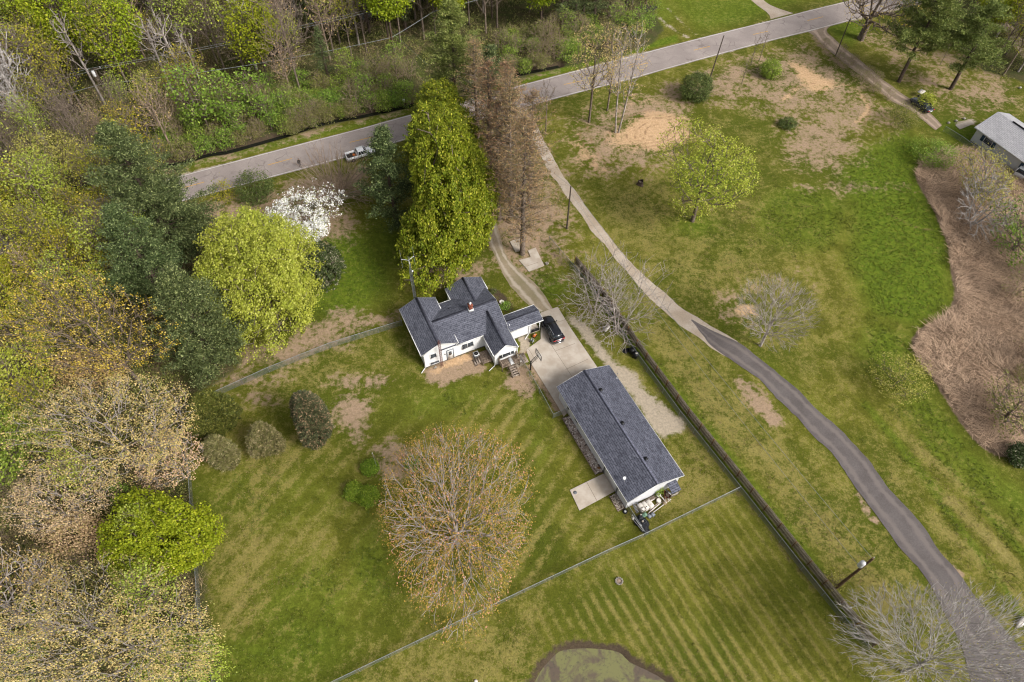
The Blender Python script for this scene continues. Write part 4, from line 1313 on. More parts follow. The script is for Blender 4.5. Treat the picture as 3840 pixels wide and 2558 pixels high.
P_BR = (36.96, 23.90)
P_DR = (8.68, 80.85)
P_RD = (38.55, 122.87)
P_E = (65.45, 130.94)
P_W1 = (-73.71, 109.39)
P_W2 = (-23.72, 125.01)
P_W3 = (-16.30, 133.87)
pbr = pole(P_BR, 10.2, 'brown utility pole carrying a white transformer beside the dark lane', 0.19, 0.12, None, 'pole_wood')
mb = MB()
mb.lathe([(0.27, 8.1), (0.29, 8.15), (0.29, 9.0), (0.25, 9.1), (0.08, 9.16)], (-0.52, 0.15, 0), 14)
tr_ = mb.build('transformer', 'white_metal', pbr)
mb = MB()
mb.box((-0.22, 0.1, 8.4), (0.4, 0.06, 0.06))
mb.box((-0.22, 0.1, 8.9), (0.4, 0.06, 0.06))
mb.build('bracket', 'grey_metal', pbr)
mb = MB()
for z in (10.1, 9.6):
    mb.lathe([(0.03, z), (0.07, z + .08), (0.04, z + .14), (0.06, z + .2), (0.02, z + .26)], (0.12, 0.05, 0), 8)
mb.build('insulator', 'white_metal', pbr)
mb = MB()
mb.tube([(0.1, 0.05, 9.9), (-0.2, 0.2, 9.5), (-0.5, 0.15, 9.2)], 0.012, 4)
mb.tube([(-0.5, 0.1, 8.1), (0.1, -0.3, 7.6), (0.5, -0.3, 7.2)], 0.012, 4)
mb.build('drop_wire', 'black', pbr)
pole(P_DR, 8.9, 'slim grey utility pole between the pale lane and the dying pines')
pole(P_RD, 8.6, 'bare leaning grey pole beside the road above the round shrub', 0.13, 0.09, lean=(0.9, 0.3))
pole(P_E, 7.6, 'thin dark pole beside the dirt track at the road junction', 0.12, 0.08, lean=(0.5, 0.6))
w1 = pole(P_W1, 9.6, 'utility pole with a white transformer standing in the flooded woods', arm=2.2)
MB().lathe([(0.24, 8.0), (0.26, 8.05), (0.26, 9.0), (0.2, 9.1)], (-0.42, 0.0, 0), 12).build('transformer', 'white_metal', w1)
pole(P_W2, 8.2, 'short brown utility pole in the brush above the ditch', mat='pole_wood')
pole(P_W3, 10.6, 'utility pole with a crossarm rising behind the green pine', arm=2.2)
P_W4 = (66.67, 184.62)
P_W0 = (-111.97, 92.16)
pole(P_W4, 10.6, 'far utility pole beyond the top of the road', arm=2.2)


def wire(a, b, sag=0.9, r=0.014, n=24):
    t = np.linspace(0, 1, n)
    a, b = np.array(a, float), np.array(b, float)
    P = a[None] + (b - a)[None] * t[:, None]
    P[:, 2] -= sag * 4 * t * (1 - t)
    return MB().tube(P, r, 5).v, P


def wires(name, label, segs, mat='galv'):
    mb = MB()
    for a, b, sag, r in segs:
        t = np.linspace(0, 1, 26)
        a, b = np.array(a, float), np.array(b, float)
        P = a[None] + (b - a)[None] * t[:, None]
        P[:, 2] -= sag * 4 * t * (1 - t)
        mb.tube(P, r, 5)
    return tag(mb.build(name, mat), label, 'power line')


h3 = lambda p, z, dx=0.0: (p[0] + dx, p[1], z)
wires('telephone_cable', 'thick pale cable running through the woods above the ditch', [(h3(P_W0, 6.4), h3(P_W1, 6.4), 0.8, .035), (h3(P_W1, 6.4), h3(P_W2, 6.6), 0.9, .04), (h3(P_W2, 6.6), h3(P_W3, 7.0), 0.1, .045), (h3(P_W3, 7.0), h3(P_W4, 7.0), 0.9, .05)])
wires('power_line', 'upper power wires strung through the woods beyond the ditch', [(h3(p, z1_, dx), h3(q, z2_, dx), 0.8, .02) for p, q, z1_, z2_ in ((P_W0, P_W1, 9.4, 9.4), (P_W1, P_W3, 9.4, 10.5), (P_W3, P_W4, 10.5, 10.5)) for dx in (-0.9, 0.9)])
wires('power_line', 'service wires from the white transformer pole to the slim pole by the pines', [(h3(P_BR, 10.1), h3(P_DR, 8.8), 0.8, .020), (h3(P_BR, 7.9, -.5), h3(P_DR, 7.6), 1.1, .018), (h3(P_DR, 8.8), h3(P_W2, 8.0), 0.6, .016)])

# ---------------------------------------------------------------- trees
def crown_shape(rng, r, a, hc, lump=0.22, k=16, flat=0.75):
    """an uneven closed outline: returns f(dirs) -> radius factor"""
    L = rng.normal(size=(k, 3))
    L /= np.linalg.norm(L, axis=1)[:, None]
    amp = rng.uniform(-1, 1.2, k) * lump

    def f(d):
        q = np.clip(d @ L.T, 0, 1) ** 6
        return 1 + q @ amp
    return f


def crown_points(rng, n, r, a, hc, lump=0.22, inner=0.35, power=0.5, fac=None, cone=0.0):
    f = fac or crown_shape(rng, r, a, hc, lump)
    d = rng.normal(size=(n, 3))
    d /= np.linalg.norm(d, axis=1)[:, None]
    q = inner + (1 - inner) * rng.uniform(size=n) ** power
    s = q * f(d)
    P = d * s[:, None]
    P[:, :2] *= (1 - cone * P[:, 2:3])
    return np.c_[P[:, 0] * r, P[:, 1] * r, hc + P[:, 2] * a], d


def grow(rng, targets, trunk, bf=0.35, step=1.1, smooth=2, wig=0.10):
    """joins the target points to the trunk by a branching net; returns nodes, parents, counts"""
    order = np.argsort(np.linalg.norm(targets - trunk[min(1, len(trunk) - 1)], axis=1))
    N = [tuple(p) for p in trunk]
    par = list(range(-1, len(trunk) - 1))
    cap = len(trunk) + len(targets) * 6
    A = np.zeros((cap, 3))
    pl = np.full(cap, 1e9)
    n = len(trunk)
    A[:n] = trunk
    pl[:n] = np.concatenate([[0], np.cumsum(np.linalg.norm(np.diff(trunk, axis=0), axis=1))])
    usable = np.zeros(cap, bool)
    usable[:n] = np.arange(n) >= max(1, int(n * 0.3))
    for i in order:
        t = targets[i]
        d = np.linalg.norm(A[:n] - t, axis=1)
        below = np.where(A[:n, 2] > t[2] + 0.5, 0.6, 0.0) * (A[:n, 2] - t[2] - 0.5)
        c = d + bf * pl[:n] + np.where(usable[:n], 0, 1e6) + below
        j = int(np.argmin(c))
        k = max(1, int(d[j] / step))
        k = min(k, 4)
        prev = j
        for m in range(1, k + 1):
            p = A[j] + (t - A[j]) * (m / k)
            if m < k:
                p = p + rng.normal(size=3) * wig * d[j] / k
                p[2] += 0.06 * d[j] * math.sin(PI * m / k)
            if n >= cap:
                break
            A[n] = p
            pl[n] = pl[prev] + np.linalg.norm(p - A[prev])
            par.append(prev)
            usable[n] = True
            prev = n
            n += 1
    A = A[:n].copy()
    par = np.array(par)
    nt = len(trunk)
    for _ in range(smooth):
        s = np.zeros_like(A)
        cnt = np.zeros(n)
        np.add.at(s, par[1:], A[1:])
        np.add.at(cnt, par[1:], 1)
        inner = (cnt > 0) & (np.arange(n) >= nt)
        av = (s[inner] / cnt[inner][:, None] + A[par[inner]]) / 2
        A[inner] = 0.5 * A[inner] + 0.5 * av
    tips = np.ones(n)
    has = np.zeros(n, bool)
    has[par[1:]] = True
    w = np.where(has, 0.0, 1.0)
    for i in range(n - 1, 0, -1):
        w[par[i]] += w[i]
    return A, par, w, ~has


def tubes(mb, A, par, R, k=4):
    """tapered tubes along every edge"""
    i = np.arange(1, len(A))
    i = i[par[i] >= 0]
    a, b = A[par[i]], A[i]
    d = b - a
    L = np.linalg.norm(d, axis=1)
    ok = L > 1e-4
    i, a, b, d, L = i[ok], a[ok], b[ok], d[ok], L[ok]
    d = d / L[:, None]
    ra = np.minimum(R[par[i]], R[i] * 1.25)
    rb = R[i]
    up = np.where(np.abs(d[:, 2:3]) > 0.9, np.array([[1.0, 0, 0]]), np.array([[0, 0, 1.0]]))
    sx = np.cross(d, up)
    sx /= np.linalg.norm(sx, axis=1)[:, None]
    sy = np.cross(sx, d)
    V = []
    for P, r in ((a, ra), (b, rb)):
        for j in range(k):
            t = 2 * PI * j / k
            V.append(P + r[:, None] * (math.cos(t) * sx + math.sin(t) * sy))
    V = np.stack(V, 1)                                   # (n, 2k, 3)
    n = len(V)
    F = np.array([(j, (j + 1) % k, k + (j + 1) % k, k + j) for j in range(k)])
    F = (F[None] + (np.arange(n) * 2 * k)[:, None, None]).reshape(-1, 4)
    mb.add(V.reshape(-1, 3), F)


def leaves(mb, rng, C_, size, up=0.5, asp=0.75, dirs=None):
    """one small quad per centre"""
    n = len(C_)
    nr = rng.normal(size=(n, 3))
    nr[:, 2] = np.abs(nr[:, 2]) + up
    if dirs is not None:
        nr += dirs * 0.8
    nr /= np.linalg.norm(nr, axis=1)[:, None]
    t = rng.normal(size=(n, 3))
    sx = np.cross(nr, t)
    sx /= np.linalg.norm(sx, axis=1)[:, None]
    sy = np.cross(nr, sx)
    s = size * rng.uniform(0.6, 1.35, n)[:, None]
    V = np.stack([C_ - sx * s * .5, C_ + sy * s * asp * .5, C_ + sx * s * .5, C_ - sy * s * asp * .5], 1)
    F = np.arange(4 * n).reshape(n, 4)
    mb.add(V.reshape(-1, 3), F)


def needles(mb, rng, C_, length, width, up=0.6, dirs=None):
    n = len(C_)
    d = rng.normal(size=(n, 3))
    d[:, 2] = d[:, 2] * 0.6 + up
    if dirs is not None:
        d += dirs
    d /= np.linalg.norm(d, axis=1)[:, None]
    sx = np.cross(d, rng.normal(size=(n, 3)))
    sx /= np.linalg.norm(sx, axis=1)[:, None]
    l = length * rng.uniform(0.6, 1.3, n)[:, None]
    V = np.stack([C_ - sx * width * .5, C_ + sx * width * .5, C_ + d * l], 1)
    mb.add(V.reshape(-1, 3), np.arange(3 * n).reshape(n, 3))


LM = {}
_C = C


def C(r, g, b, k=1.0):
    return _C(r, g, b, k * LEAFK)


LEAFK = 1.5
LM['maple'] = leafmat('maple_leaf', C(128, 136, 26), C(84, 100, 16), C(168, 166, 56))
LM['maple_dark'] = leafmat('deep_maple_leaf', C(104, 120, 20), C(70, 90, 14), C(140, 146, 40))
LM['oak'] = leafmat('oak_leaf', C(150, 160, 52), C(122, 138, 40), C(176, 176, 84))
LM['birch'] = leafmat('yellow_green_leaf', C(156, 164, 60), C(128, 146, 46), C(176, 182, 92))
LM['lime'] = leafmat('lime_leaf', C(138, 152, 24), C(104, 124, 16), C(160, 168, 44))
LM['pine'] = leafmat('pine_needle', C(84, 98, 54), C(50, 62, 34), C(128, 138, 88), trans=0.1, scale=1.1)
LM['pine_light'] = leafmat('light_pine_needle', C(108, 124, 58), C(76, 94, 42), C(140, 148, 84), trans=0.15, scale=0.6)
LM['pine_brown'] = leafmat('browning_needle', C(162, 132, 92), C(136, 116, 82), C(112, 110, 68), trans=0.15, scale=0.25)
LM['spruce'] = leafmat('spruce_needle', C(90, 96, 36), C(52, 60, 22), C(124, 122, 60), trans=0.1, scale=1.2)
LM['spruce_blue'] = leafmat('dusty_spruce_needle', C(88, 90, 60), C(52, 60, 36), C(150, 124, 98), trans=0.1, scale=1.2)
LM['spruce_pale'] = leafmat('dry_spruce_needle', C(128, 120, 76), C(90, 92, 50), C(152, 138, 104), trans=0.1, scale=1.2)
LM['bud_tan'] = leafmat('tan_bud', C(206, 180, 124), C(178, 154, 96), C(150, 150, 80))
LM['bud_gold'] = leafmat('gold_bud', C(200, 174, 66), C(170, 150, 44), C(214, 192, 112))
LM['bud_pink'] = leafmat('pinkish_bud', C(212, 182, 146), C(186, 156, 118), C(160, 150, 92))
LM['bud_red'] = leafmat('russet_bud', C(166, 138, 62), C(138, 126, 46), C(196, 146, 116), scale=0.12)
LM['bud_yellow'] = leafmat('yellow_bud', C(154, 150, 36), C(122, 130, 30), C(178, 164, 64))
LM['white'] = leafmat('white_blossom', C(244, 242, 238, 1.1), C(228, 226, 218), C(150, 160, 100))
LM['shrub'] = leafmat('shrub_leaf', C(84, 100, 44), C(56, 72, 30), C(114, 124, 70), scale=1.0)
LM['shrub_bright'] = leafmat('bright_shrub_leaf', C(118, 146, 48), C(88, 116, 36), C(146, 164, 76), scale=1.0)
LM['hedge'] = leafmat('hedge_leaf', C(108, 136, 32), C(78, 108, 24), C(136, 156, 52), scale=1.0)
LM['rhodo'] = leafmat('dark_glossy_leaf', C(66, 84, 38), C(44, 62, 28), C(140, 138, 112), scale=1.0)
LM['willow'] = leafmat('willow_leaf', C(158, 156, 72), C(132, 136, 58), C(176, 172, 100))
LM['brush_green'] = leafmat('brush_leaf', C(122, 124, 62), C(92, 98, 46), C(148, 146, 86), scale=0.15)
LM['brush_brown'] = leafmat('brush_twig', C(160, 142, 108), C(120, 108, 76), C(178, 164, 118), scale=0.15, trans=0.1)
LM['reed'] = leafmat('dead_reed', C(196, 170, 142), C(160, 136, 112), C(112, 94, 76), scale=0.25, trans=0.1)
LM['grass'] = leafmat('grass_blade', C(94, 106, 30), C(72, 88, 22), C(120, 118, 56), scale=0.2, trans=0.2)
LM['straw'] = leafmat('dry_grass_blade', C(146, 132, 88), C(122, 110, 68), C(98, 98, 50), scale=0.2, trans=0.2)


C = _C


def bough_points(rng, n, r, a, hc, lump, fac, cone, nb, rb, low=0.0):
    """leaf clusters gathered on rounded boughs, with gaps between them"""
    Bc, _ = crown_points(rng, nb, r * (1 - rb * .8), a * (1 - rb * .8), hc, lump, 0.15, 0.42, fac, cone)
    j = rng.randint(0, nb, n)
    d = rng.normal(size=(n, 3))
    out = (Bc[j] - np.array([0, 0, hc])) / np.array([r, r, a])
    d += out * 0.9 + np.array([0, 0, 0.5])
    d /= np.linalg.norm(d, axis=1)[:, None]
    s = r * rb * rng.uniform(0.75, 1.3, nb)[j]
    return Bc[j] + d * (s * rng.uniform(0.7, 1.05, n))[:, None] * np.array([1, 1, .8]), d


def decid(name, seed, r, a, hc, n_t=350, leaf='maple', bark='bark', leafn=14, lsize=0.28, spread=0.42, n_c=0, rt=0.28, lump=0.22, inner=0.35, twigs=0, bf=0.35, multi=1, tip=0.014, power=0.5, low=0.0, twl=0.7, top=0.75, lean=(0, 0), cone=0.0, boughs=0, rb=0.2):
    """returns (trunk mesh, crown mesh or None) for a broadleaf tree, base at the origin"""
    rng = np.random.RandomState(seed)
    fac = crown_shape(rng, r, a, hc, lump)
    T, _ = crown_points(rng, n_t, r * 0.96, a * 0.96, hc, lump, inner, power, fac, cone)
    ref, _ = crown_points(np.random.RandomState(seed + 1), 3000, r, a, hc, lump, inner, power, fac, cone)
    lo_, hi_ = np.percentile(ref, 0.4, 0), np.percentile(ref, 99.6, 0)
    K_ = np.array([2 * r, 2 * r, 2 * a]) / (hi_ - lo_)
    mid_ = (hi_ + lo_) / 2
    ctr_ = np.array([0, 0, hc])
    T = ctr_ + (T - mid_) * K_
    T[:, :2] += np.outer(np.clip(T[:, 2] / max(hc, 1), 0, 1.3), lean)
    T[:, 2] = np.maximum(T[:, 2], 0.5 + low)
    mbw = MB()
    tips_all = []
    for m in range(multi):
        hb = max(hc - a, 0.3)
        ht = hc + a * (top - 0.5)
        nt = 7
        z = np.linspace(0, ht, nt)
        ang = 2 * PI * m / max(multi, 1) + seed
        out = 0.0 if multi == 1 else r * 0.32
        sway = rng.normal(size=2) * 0.12 * r * 0.4
        tr = np.c_[np.cos(ang) * out * (z / ht) ** 0.8 + sway[0] * (z / ht) ** 2 + lean[0] * z / max(hc, 1) + (0.25 * math.cos(ang) if multi > 1 else 0), np.sin(ang) * out * (z / ht) ** 0.8 + sway[1] * (z / ht) ** 2 + lean[1] * z / max(hc, 1) + (0.25 * math.sin(ang) if multi > 1 else 0), z]
        tr[0, 2] = -0.15
        sel = T if multi == 1 else T[(np.floor(((np.arctan2(T[:, 1], T[:, 0]) - ang + PI * 4 + PI / multi) % (2 * PI)) / (2 * PI / multi)) % multi) == 0] if multi > 1 else T
        if len(sel) < 5:
            continue
        A, par, w, tip_mask = grow(rng, sel, tr, bf)
        R = tip + (rt / math.sqrt(multi) - tip) * (w / w[0]) ** 0.52
        R[0] = R[0] * 1.35
        tubes(mbw, A, par, R, 5 if rt > .2 else 4)
        tips_all.append((A, par, tip_mask))
    A = np.concatenate([t[0][t[2]] for t in tips_all])
    base = np.array([0, 0, hc * 0.6])
    outd = A - base
    outd /= np.linalg.norm(outd, axis=1)[:, None] + 1e-6
    if twigs:
        src = np.concatenate([t[0][7:] for t in tips_all])
        src = src[rng.randint(0, len(src), len(A) * twigs)]
        od = src - base
        od /= np.linalg.norm(od, axis=1)[:, None] + 1e-6
        needles(mbw, rng, src, twl, tip * 2.2, 0.35, od * 1.3)
    trunk = mbw.data(name + '_trunk', bark)
    crown = None
    if leafn:
        nc = n_c or len(A)
        if n_c:
            if boughs:
                Cc, dd_ = bough_points(rng, n_c // 2, r, a, hc, lump, fac, cone, boughs, rb)
                C2, d2 = crown_points(rng, n_c - n_c // 2, r, a, hc, lump, 0.5, 0.6, fac, cone)
                Cc, dd_ = np.concatenate([Cc, C2]), np.concatenate([dd_, d2])
            else:
                Cc, dd_ = crown_points(rng, n_c, r, a, hc, lump, max(inner, 0.55), 0.45, fac, cone)
            Cc = ctr_ + (Cc - mid_) * K_
            Cc[:, :2] += np.outer(np.clip(Cc[:, 2] / max(hc, 1), 0, 1.3), lean)
            Cc[:, 2] = np.maximum(Cc[:, 2], 0.3 + low)
        else:
            Cc, dd_ = A, outd
        sub = np.repeat(Cc, leafn, 0) + rng.normal(size=(len(Cc) * leafn, 3)) * spread * np.array([1, 1, 0.7])
        sub[:, 2] = np.maximum(sub[:, 2], 0.05)
        mbl = MB()
        leaves(mbl, rng, sub, lsize, 0.5, 0.75, np.repeat(dd_, leafn, 0) * 0.6)
        crown = mbl.data(name + '_crown', LM[leaf])
    return trunk, crown


def conifer(name, seed, h, r, hb=1.5, leaf='pine', bark='bark_dark', dens=1.0, tuft=9, nl=0.42, nw=0.05, step=0.75, rise=0.18, expo=0.8, irregular=0.3, rt=0.3, bare=0, top_r=0.0, twig_mat=False, per=6, crown_from=0.25, spl=0.24):
    rng = np.random.RandomState(seed)
    mbw = MB()
    mbl = MB()
    nz = 10
    zz = np.linspace(0, h, nz)
    sway = np.cumsum(rng.normal(size=(nz, 2)) * 0.05, 0)
    tr = np.c_[sway[:, 0], sway[:, 1], zz]
    tr[0] = (0, 0, -0.15)
    A = [tuple(p) for p in tr]
    par = list(range(-1, nz - 1))
    R = [max(0.03, rt * (1 - z / h) ** 0.8) for z in zz]
    R[0] *= 1.3
    cen, dirs = [], []
    z = hb
    while z < h - 0.3:
        t = (z - hb) / (h - hb)
        Rz = r * (1 - t) ** expo * (0.55 + 0.45 * min(1, t / 0.18)) + top_r
        for q in range(per):
            az = rng.uniform(0, 2 * PI)
            L = max(0.35, Rz * (1 + rng.uniform(-irregular, irregular)))
            p0 = np.array([np.interp(z, zz, tr[:, 0]), np.interp(z, zz, tr[:, 1]), z + rng.uniform(-.3, .3) * step])
            d = np.array([math.cos(az), math.sin(az), 0])
            side = np.array([-d[1], d[0], 0])
            n = max(3, int(L / 0.8))
            prev = int(np.clip(np.searchsorted(zz, z) - 1, 0, nz - 1))
            A.append(tuple(p0)); par.append(prev); R.append(0.05)
            prev = len(A) - 1
            bend = rng.uniform(-.12, .12)
            for m in range(1, n + 1):
                s = m / n
                p = p0 + d * L * s + side * L * bend * s * s + np.array([0, 0, L * (rise * s + 0.10 * s * s * (1 - t))])
                A.append(tuple(p)); par.append(prev); R.append(max(0.012, 0.05 * (1 - s) + 0.012))
                prev = len(A) - 1
                if s > crown_from:
                    k = max(1, int(0.75 * dens * (2 + L * 0.55 * (1.2 - s))))
                    lat = rng.uniform(-1, 1, k) * L * 0.34 * (1.15 - s)
                    for l_ in lat:
                        c = p + side * l_ + d * rng.uniform(-.3, .3) + np.array([0, 0, rng.uniform(-.1, .12)])
                        cen.append(c)
                        dirs.append(d * 0.6 + side * np.sign(l_) * 0.3)
                        if bare and rng.rand() < 0.8:
                            A.append(tuple(c)); par.append(prev); R.append(0.010)
        z += step * rng.uniform(0.75, 1.25) * (1 - 0.35 * t)
    A = np.array(A)
    par = np.array(par)
    R = np.array(R)
    tubes(mbw, A, par, R, 4)
    # the trunk itself, rounder
    mbw.tube(tr, R[0], 8, 0.03)
    cen, dirs = np.array(cen), np.array(dirs)
    if bare:
        src = cen[rng.randint(0, len(cen), len(cen) * bare)]
        needles(mbw, rng, src + rng.normal(size=src.shape) * 0.15, 0.75, 0.03, 0.8, dirs[rng.randint(0, len(dirs), len(src))] * .4)
    if tuft:
        sub = np.repeat(cen, tuft, 0) + rng.normal(size=(len(cen) * tuft, 3)) * np.array([spl, spl, spl * .32])
        needles(mbl, rng, sub, nl, nw * 2, 0.55, np.repeat(dirs, tuft, 0) * 0.9)
        crown = mbl.data(name + '_crown', LM[leaf])
    else:
        crown = None
    return mbw.data(name + '_trunk', bark), crown


def plant_tree(name, meshes, loc, label, cat='tree', group=None, rz=0.0, sc=1.0, trunk_name='trunk'):
    o = empty(name, loc, rz, label, cat, group)
    o.scale = (sc, sc, sc)
    t = bpy.data.objects.new(trunk_name, meshes[0])
    COL.objects.link(t)
    t.parent = o
    if meshes[1] is not None:
        c = bpy.data.objects.new('crown', meshes[1])
        COL.objects.link(c)
        c.parent = o
    return o


def T_(fit, name, label, cat='tree', group=None, seed=1, **kw):
    x, y, r, a, hc, sy = fit
    o = plant_tree(name, decid(name, seed, r, a, hc, **kw), (x, y), label, cat, group)
    o.scale[1] = sy
    return o


# the two big maples and their neighbours
T_((-9.49, 75.59, 6.87, 9.96, 10.76, 1.70), 'maple_tree', 'huge bright green maple standing just behind the white house', seed=11, n_t=420, leaf='maple', leafn=34, n_c=4600, lsize=0.25, spread=0.24, boughs=230, rb=0.18, rt=0.45, lump=0.40, inner=0.5, cone=0.10)
T_((-11.65, 92.10, 5.78, 8.09, 9.09, 1.35), 'maple_tree', 'second green maple behind the huge one, nearer the road', seed=12, n_t=300, leaf='maple_dark', leafn=34, n_c=2700, lsize=0.26, spread=0.26, boughs=140, rb=0.18, rt=0.4, lump=0.38, inner=0.5, cone=0.2)
T_((29.33, 82.85, 6.96, 6.69, 10.27, 1.00), 'oak_tree', 'yellow green leafy tree standing alone in the open field', seed=13, n_t=620, leaf='oak', leafn=40, lsize=0.25, spread=0.42, rt=0.32, lump=0.42, inner=0.3, twigs=2, bark='bark')
T_((-35.03, 62.92, 7.03, 7.73, 8.23, 1.39), 'birch_tree', 'broad yellow green tree between the dark pine and the lawn', seed=14, n_t=520, leaf='birch', leafn=26, n_c=3000, lsize=0.22, spread=0.28, boughs=200, rb=0.16, rt=0.3, lump=0.45, inner=0.35, twigs=2, cone=0.15, bark='bark')
T_((35.36, 57.80, 5.46, 4.09, 7.83, 1.00), 'bare_tree', 'wide round leafless tree in the grass beside the dark lane', seed=15, n_t=1300, leafn=0, rt=0.20, twigs=5, lump=0.12, inner=0.25, bark='bark_pale', bf=0.5, tip=0.012, twl=0.8)
T_((-6.13, 28.66, 8.30, 5.81, 6.41, 1.37), 'budding_maple_tree', 'wide spreading tree with russet buds on the lawn above the pond', seed=16, n_t=1900, leaf='bud_red', leafn=20, lsize=0.15, spread=0.40, rt=0.30, twigs=3, lump=0.25, inner=0.3, bark='bark_pale', bf=0.55, tip=0.011, twl=0.6)
T_((41.86, 15.25, 9.94, 6.96, 9.96, 0.65), 'bare_tree', 'big pale leafless tree overhanging the dark lane in the lower right corner', seed=17, n_t=2600, leaf='bud_yellow', leafn=3, lsize=0.11, spread=0.3, rt=0.24, twigs=5, lump=0.2, inner=0.25, bark='bark_white', bf=0.65, tip=0.017, twl=0.9)
T_((12.07, 63.73, 5.76, 8.16, 5.47, 1.00), 'bare_tree', 'leafless multi-stemmed tree leaning over the wooden fence, the upper one', seed=18, n_t=620, leafn=0, rt=0.20, twigs=4, lump=0.25, inner=0.25, bark='bark_pale', bf=0.45, multi=3, tip=0.010, twl=0.9)
T_((15.22, 59.85, 6.25, 7.62, 6.04, 1.00), 'bare_tree', 'leafless multi-stemmed tree over the fence next to the black bins', seed=19, n_t=820, leafn=0, rt=0.20, twigs=4, lump=0.25, inner=0.25, bark='bark_pale', bf=0.45, multi=3, tip=0.010, twl=0.9)
T_((13.85, 108.52, 4.42, 6.10, 12.76, 1.00), 'budding_tree', 'tan budding tree by the road with its trunk in the brown yard, the left one', seed=20, n_t=430, leaf='bud_tan', leafn=14, lsize=0.2, spread=0.35, rt=0.2, lump=0.2, twigs=3, bark='bark')
T_((17.50, 112.14, 2.37, 5.53, 9.32, 1.00), 'budding_tree', 'slender budding tree between its two taller tan neighbours by the road', seed=21, n_t=200, leaf='bud_tan', leafn=4, lsize=0.2, spread=0.3, rt=0.15, lump=0.2, twigs=3, bark='bark')
T_((18.77, 105.54, 3.68, 7.05, 13.96, 1.00), 'budding_tree', 'tan budding tree with two close stems beside the sandy circle', seed=22, n_t=430, leaf='bud_tan', leafn=11, lsize=0.19, spread=0.35, rt=0.2, lump=0.2, twigs=4, bark='bark_pale', multi=2)
T_((5.71, 104.95, 1.88, 3.20, 8.36, 1.00), 'bare_tree', 'thin leafless sapling in front of the road near the brown pines', seed=23, n_t=90, leafn=0, rt=0.10, twigs=4, bark='bark')
T_((-32.76, 79.00, 5.78, 3.61, 4.01, 1.00), 'magnolia_tree', 'white blossoming tree at the top of the back lawn', seed=24, n_t=380, leaf='white', leafn=12, n_c=1000, boughs=75, rb=0.18, lsize=0.23, spread=0.22, rt=0.2, lump=0.5, inner=0.45, bark='bark')
T_((-29.09, 86.24, 7.49, 4.90, 4.90, 1.00), 'bare_tree', 'fan shaped leafless thicket tree in front of the pickup truck', seed=25, n_t=700, leafn=0, rt=0.14, twigs=3, bark='bark_tan', bf=0.9, multi=5, tip=0.020, lump=0.1, inner=0.1, power=0.8, twl=1.0)
T_((-29.24, 69.55, 3.97, 3.38, 3.38, 0.95), 'evergreen_shrub', 'large rounded dark green shrub below the white blossom tree', cat='shrub', seed=26, n_t=120, leaf='rhodo', leafn=24, n_c=900, boughs=50, rb=0.2, lsize=0.24, spread=0.16, rt=0.12, lump=0.15, inner=0.6)
# left side belt
T_((-50.45, 50.35, 10.51, 6.52, 11.52, 0.65), 'golden_tree', 'gold budding tree with thick leaning limbs beside the lower pine', seed=27, n_t=1300, leaf='bud_gold', leafn=18, lsize=0.20, spread=0.36, rt=0.34, lump=0.3, twigs=2, bark='bark', lean=(-1.0, 0.5), tip=0.012, bf=0.3)
T_((-45.97, 37.88, 10.20, 6.12, 10.12, 0.65), 'tan_tree', 'tan budding tree with grey branches left of the small yard evergreens', seed=28, n_t=1500, leaf='bud_tan', leafn=26, lsize=0.19, spread=0.38, rt=0.28, lump=0.3, twigs=2, bark='bark_pale', tip=0.010)
T_((-50.34, 31.04, 5.95, 3.57, 6.57, 0.73), 'tan_tree', 'smaller pinkish tan budding tree left of the lime green tree', seed=29, n_t=900, leaf='bud_pink', leafn=22, lsize=0.18, spread=0.36, rt=0.22, lump=0.3, twigs=3, bark='bark_pale', tip=0.010)
T_((-37.90, 26.55, 6.04, 4.23, 6.73, 0.81), 'lime_tree', 'vivid lime green tree among the tan budding trees', seed=30, n_t=420, leaf='lime', leafn=26, n_c=1700, lsize=0.25, spread=0.28, boughs=120, rb=0.19, rt=0.35, lump=0.4, inner=0.5)
T_((-38.09, 15.85, 10.96, 6.57, 10.57, 0.65), 'tan_tree', 'largest tan budding tree with a forked grey trunk in the lower left corner', seed=31, n_t=2400, leaf='bud_tan', leafn=22, lsize=0.18, spread=0.38, rt=0.30, lump=0.3, twigs=2, bark='bark_pale', tip=0.010)
T_((-49.74, 18.35, 6.34, 4.44, 8.44, 0.97), 'tan_tree', 'tan budding tree cut by the left edge near the bottom', seed=32, n_t=1000, leaf='bud_tan', leafn=14, lsize=0.18, spread=0.36, rt=0.4, lump=0.25, twigs=2, bark='bark_pale')
T_((-40.58, 36.77, 4.05, 3.24, 5.24, 0.86), 'tan_tree', 'pale pink budding tree in front of the larger tan tree', seed=33, n_t=500, leaf='bud_pink', leafn=14, lsize=0.2, spread=0.3, rt=0.2, lump=0.25, twigs=2, bark='bark_pale')
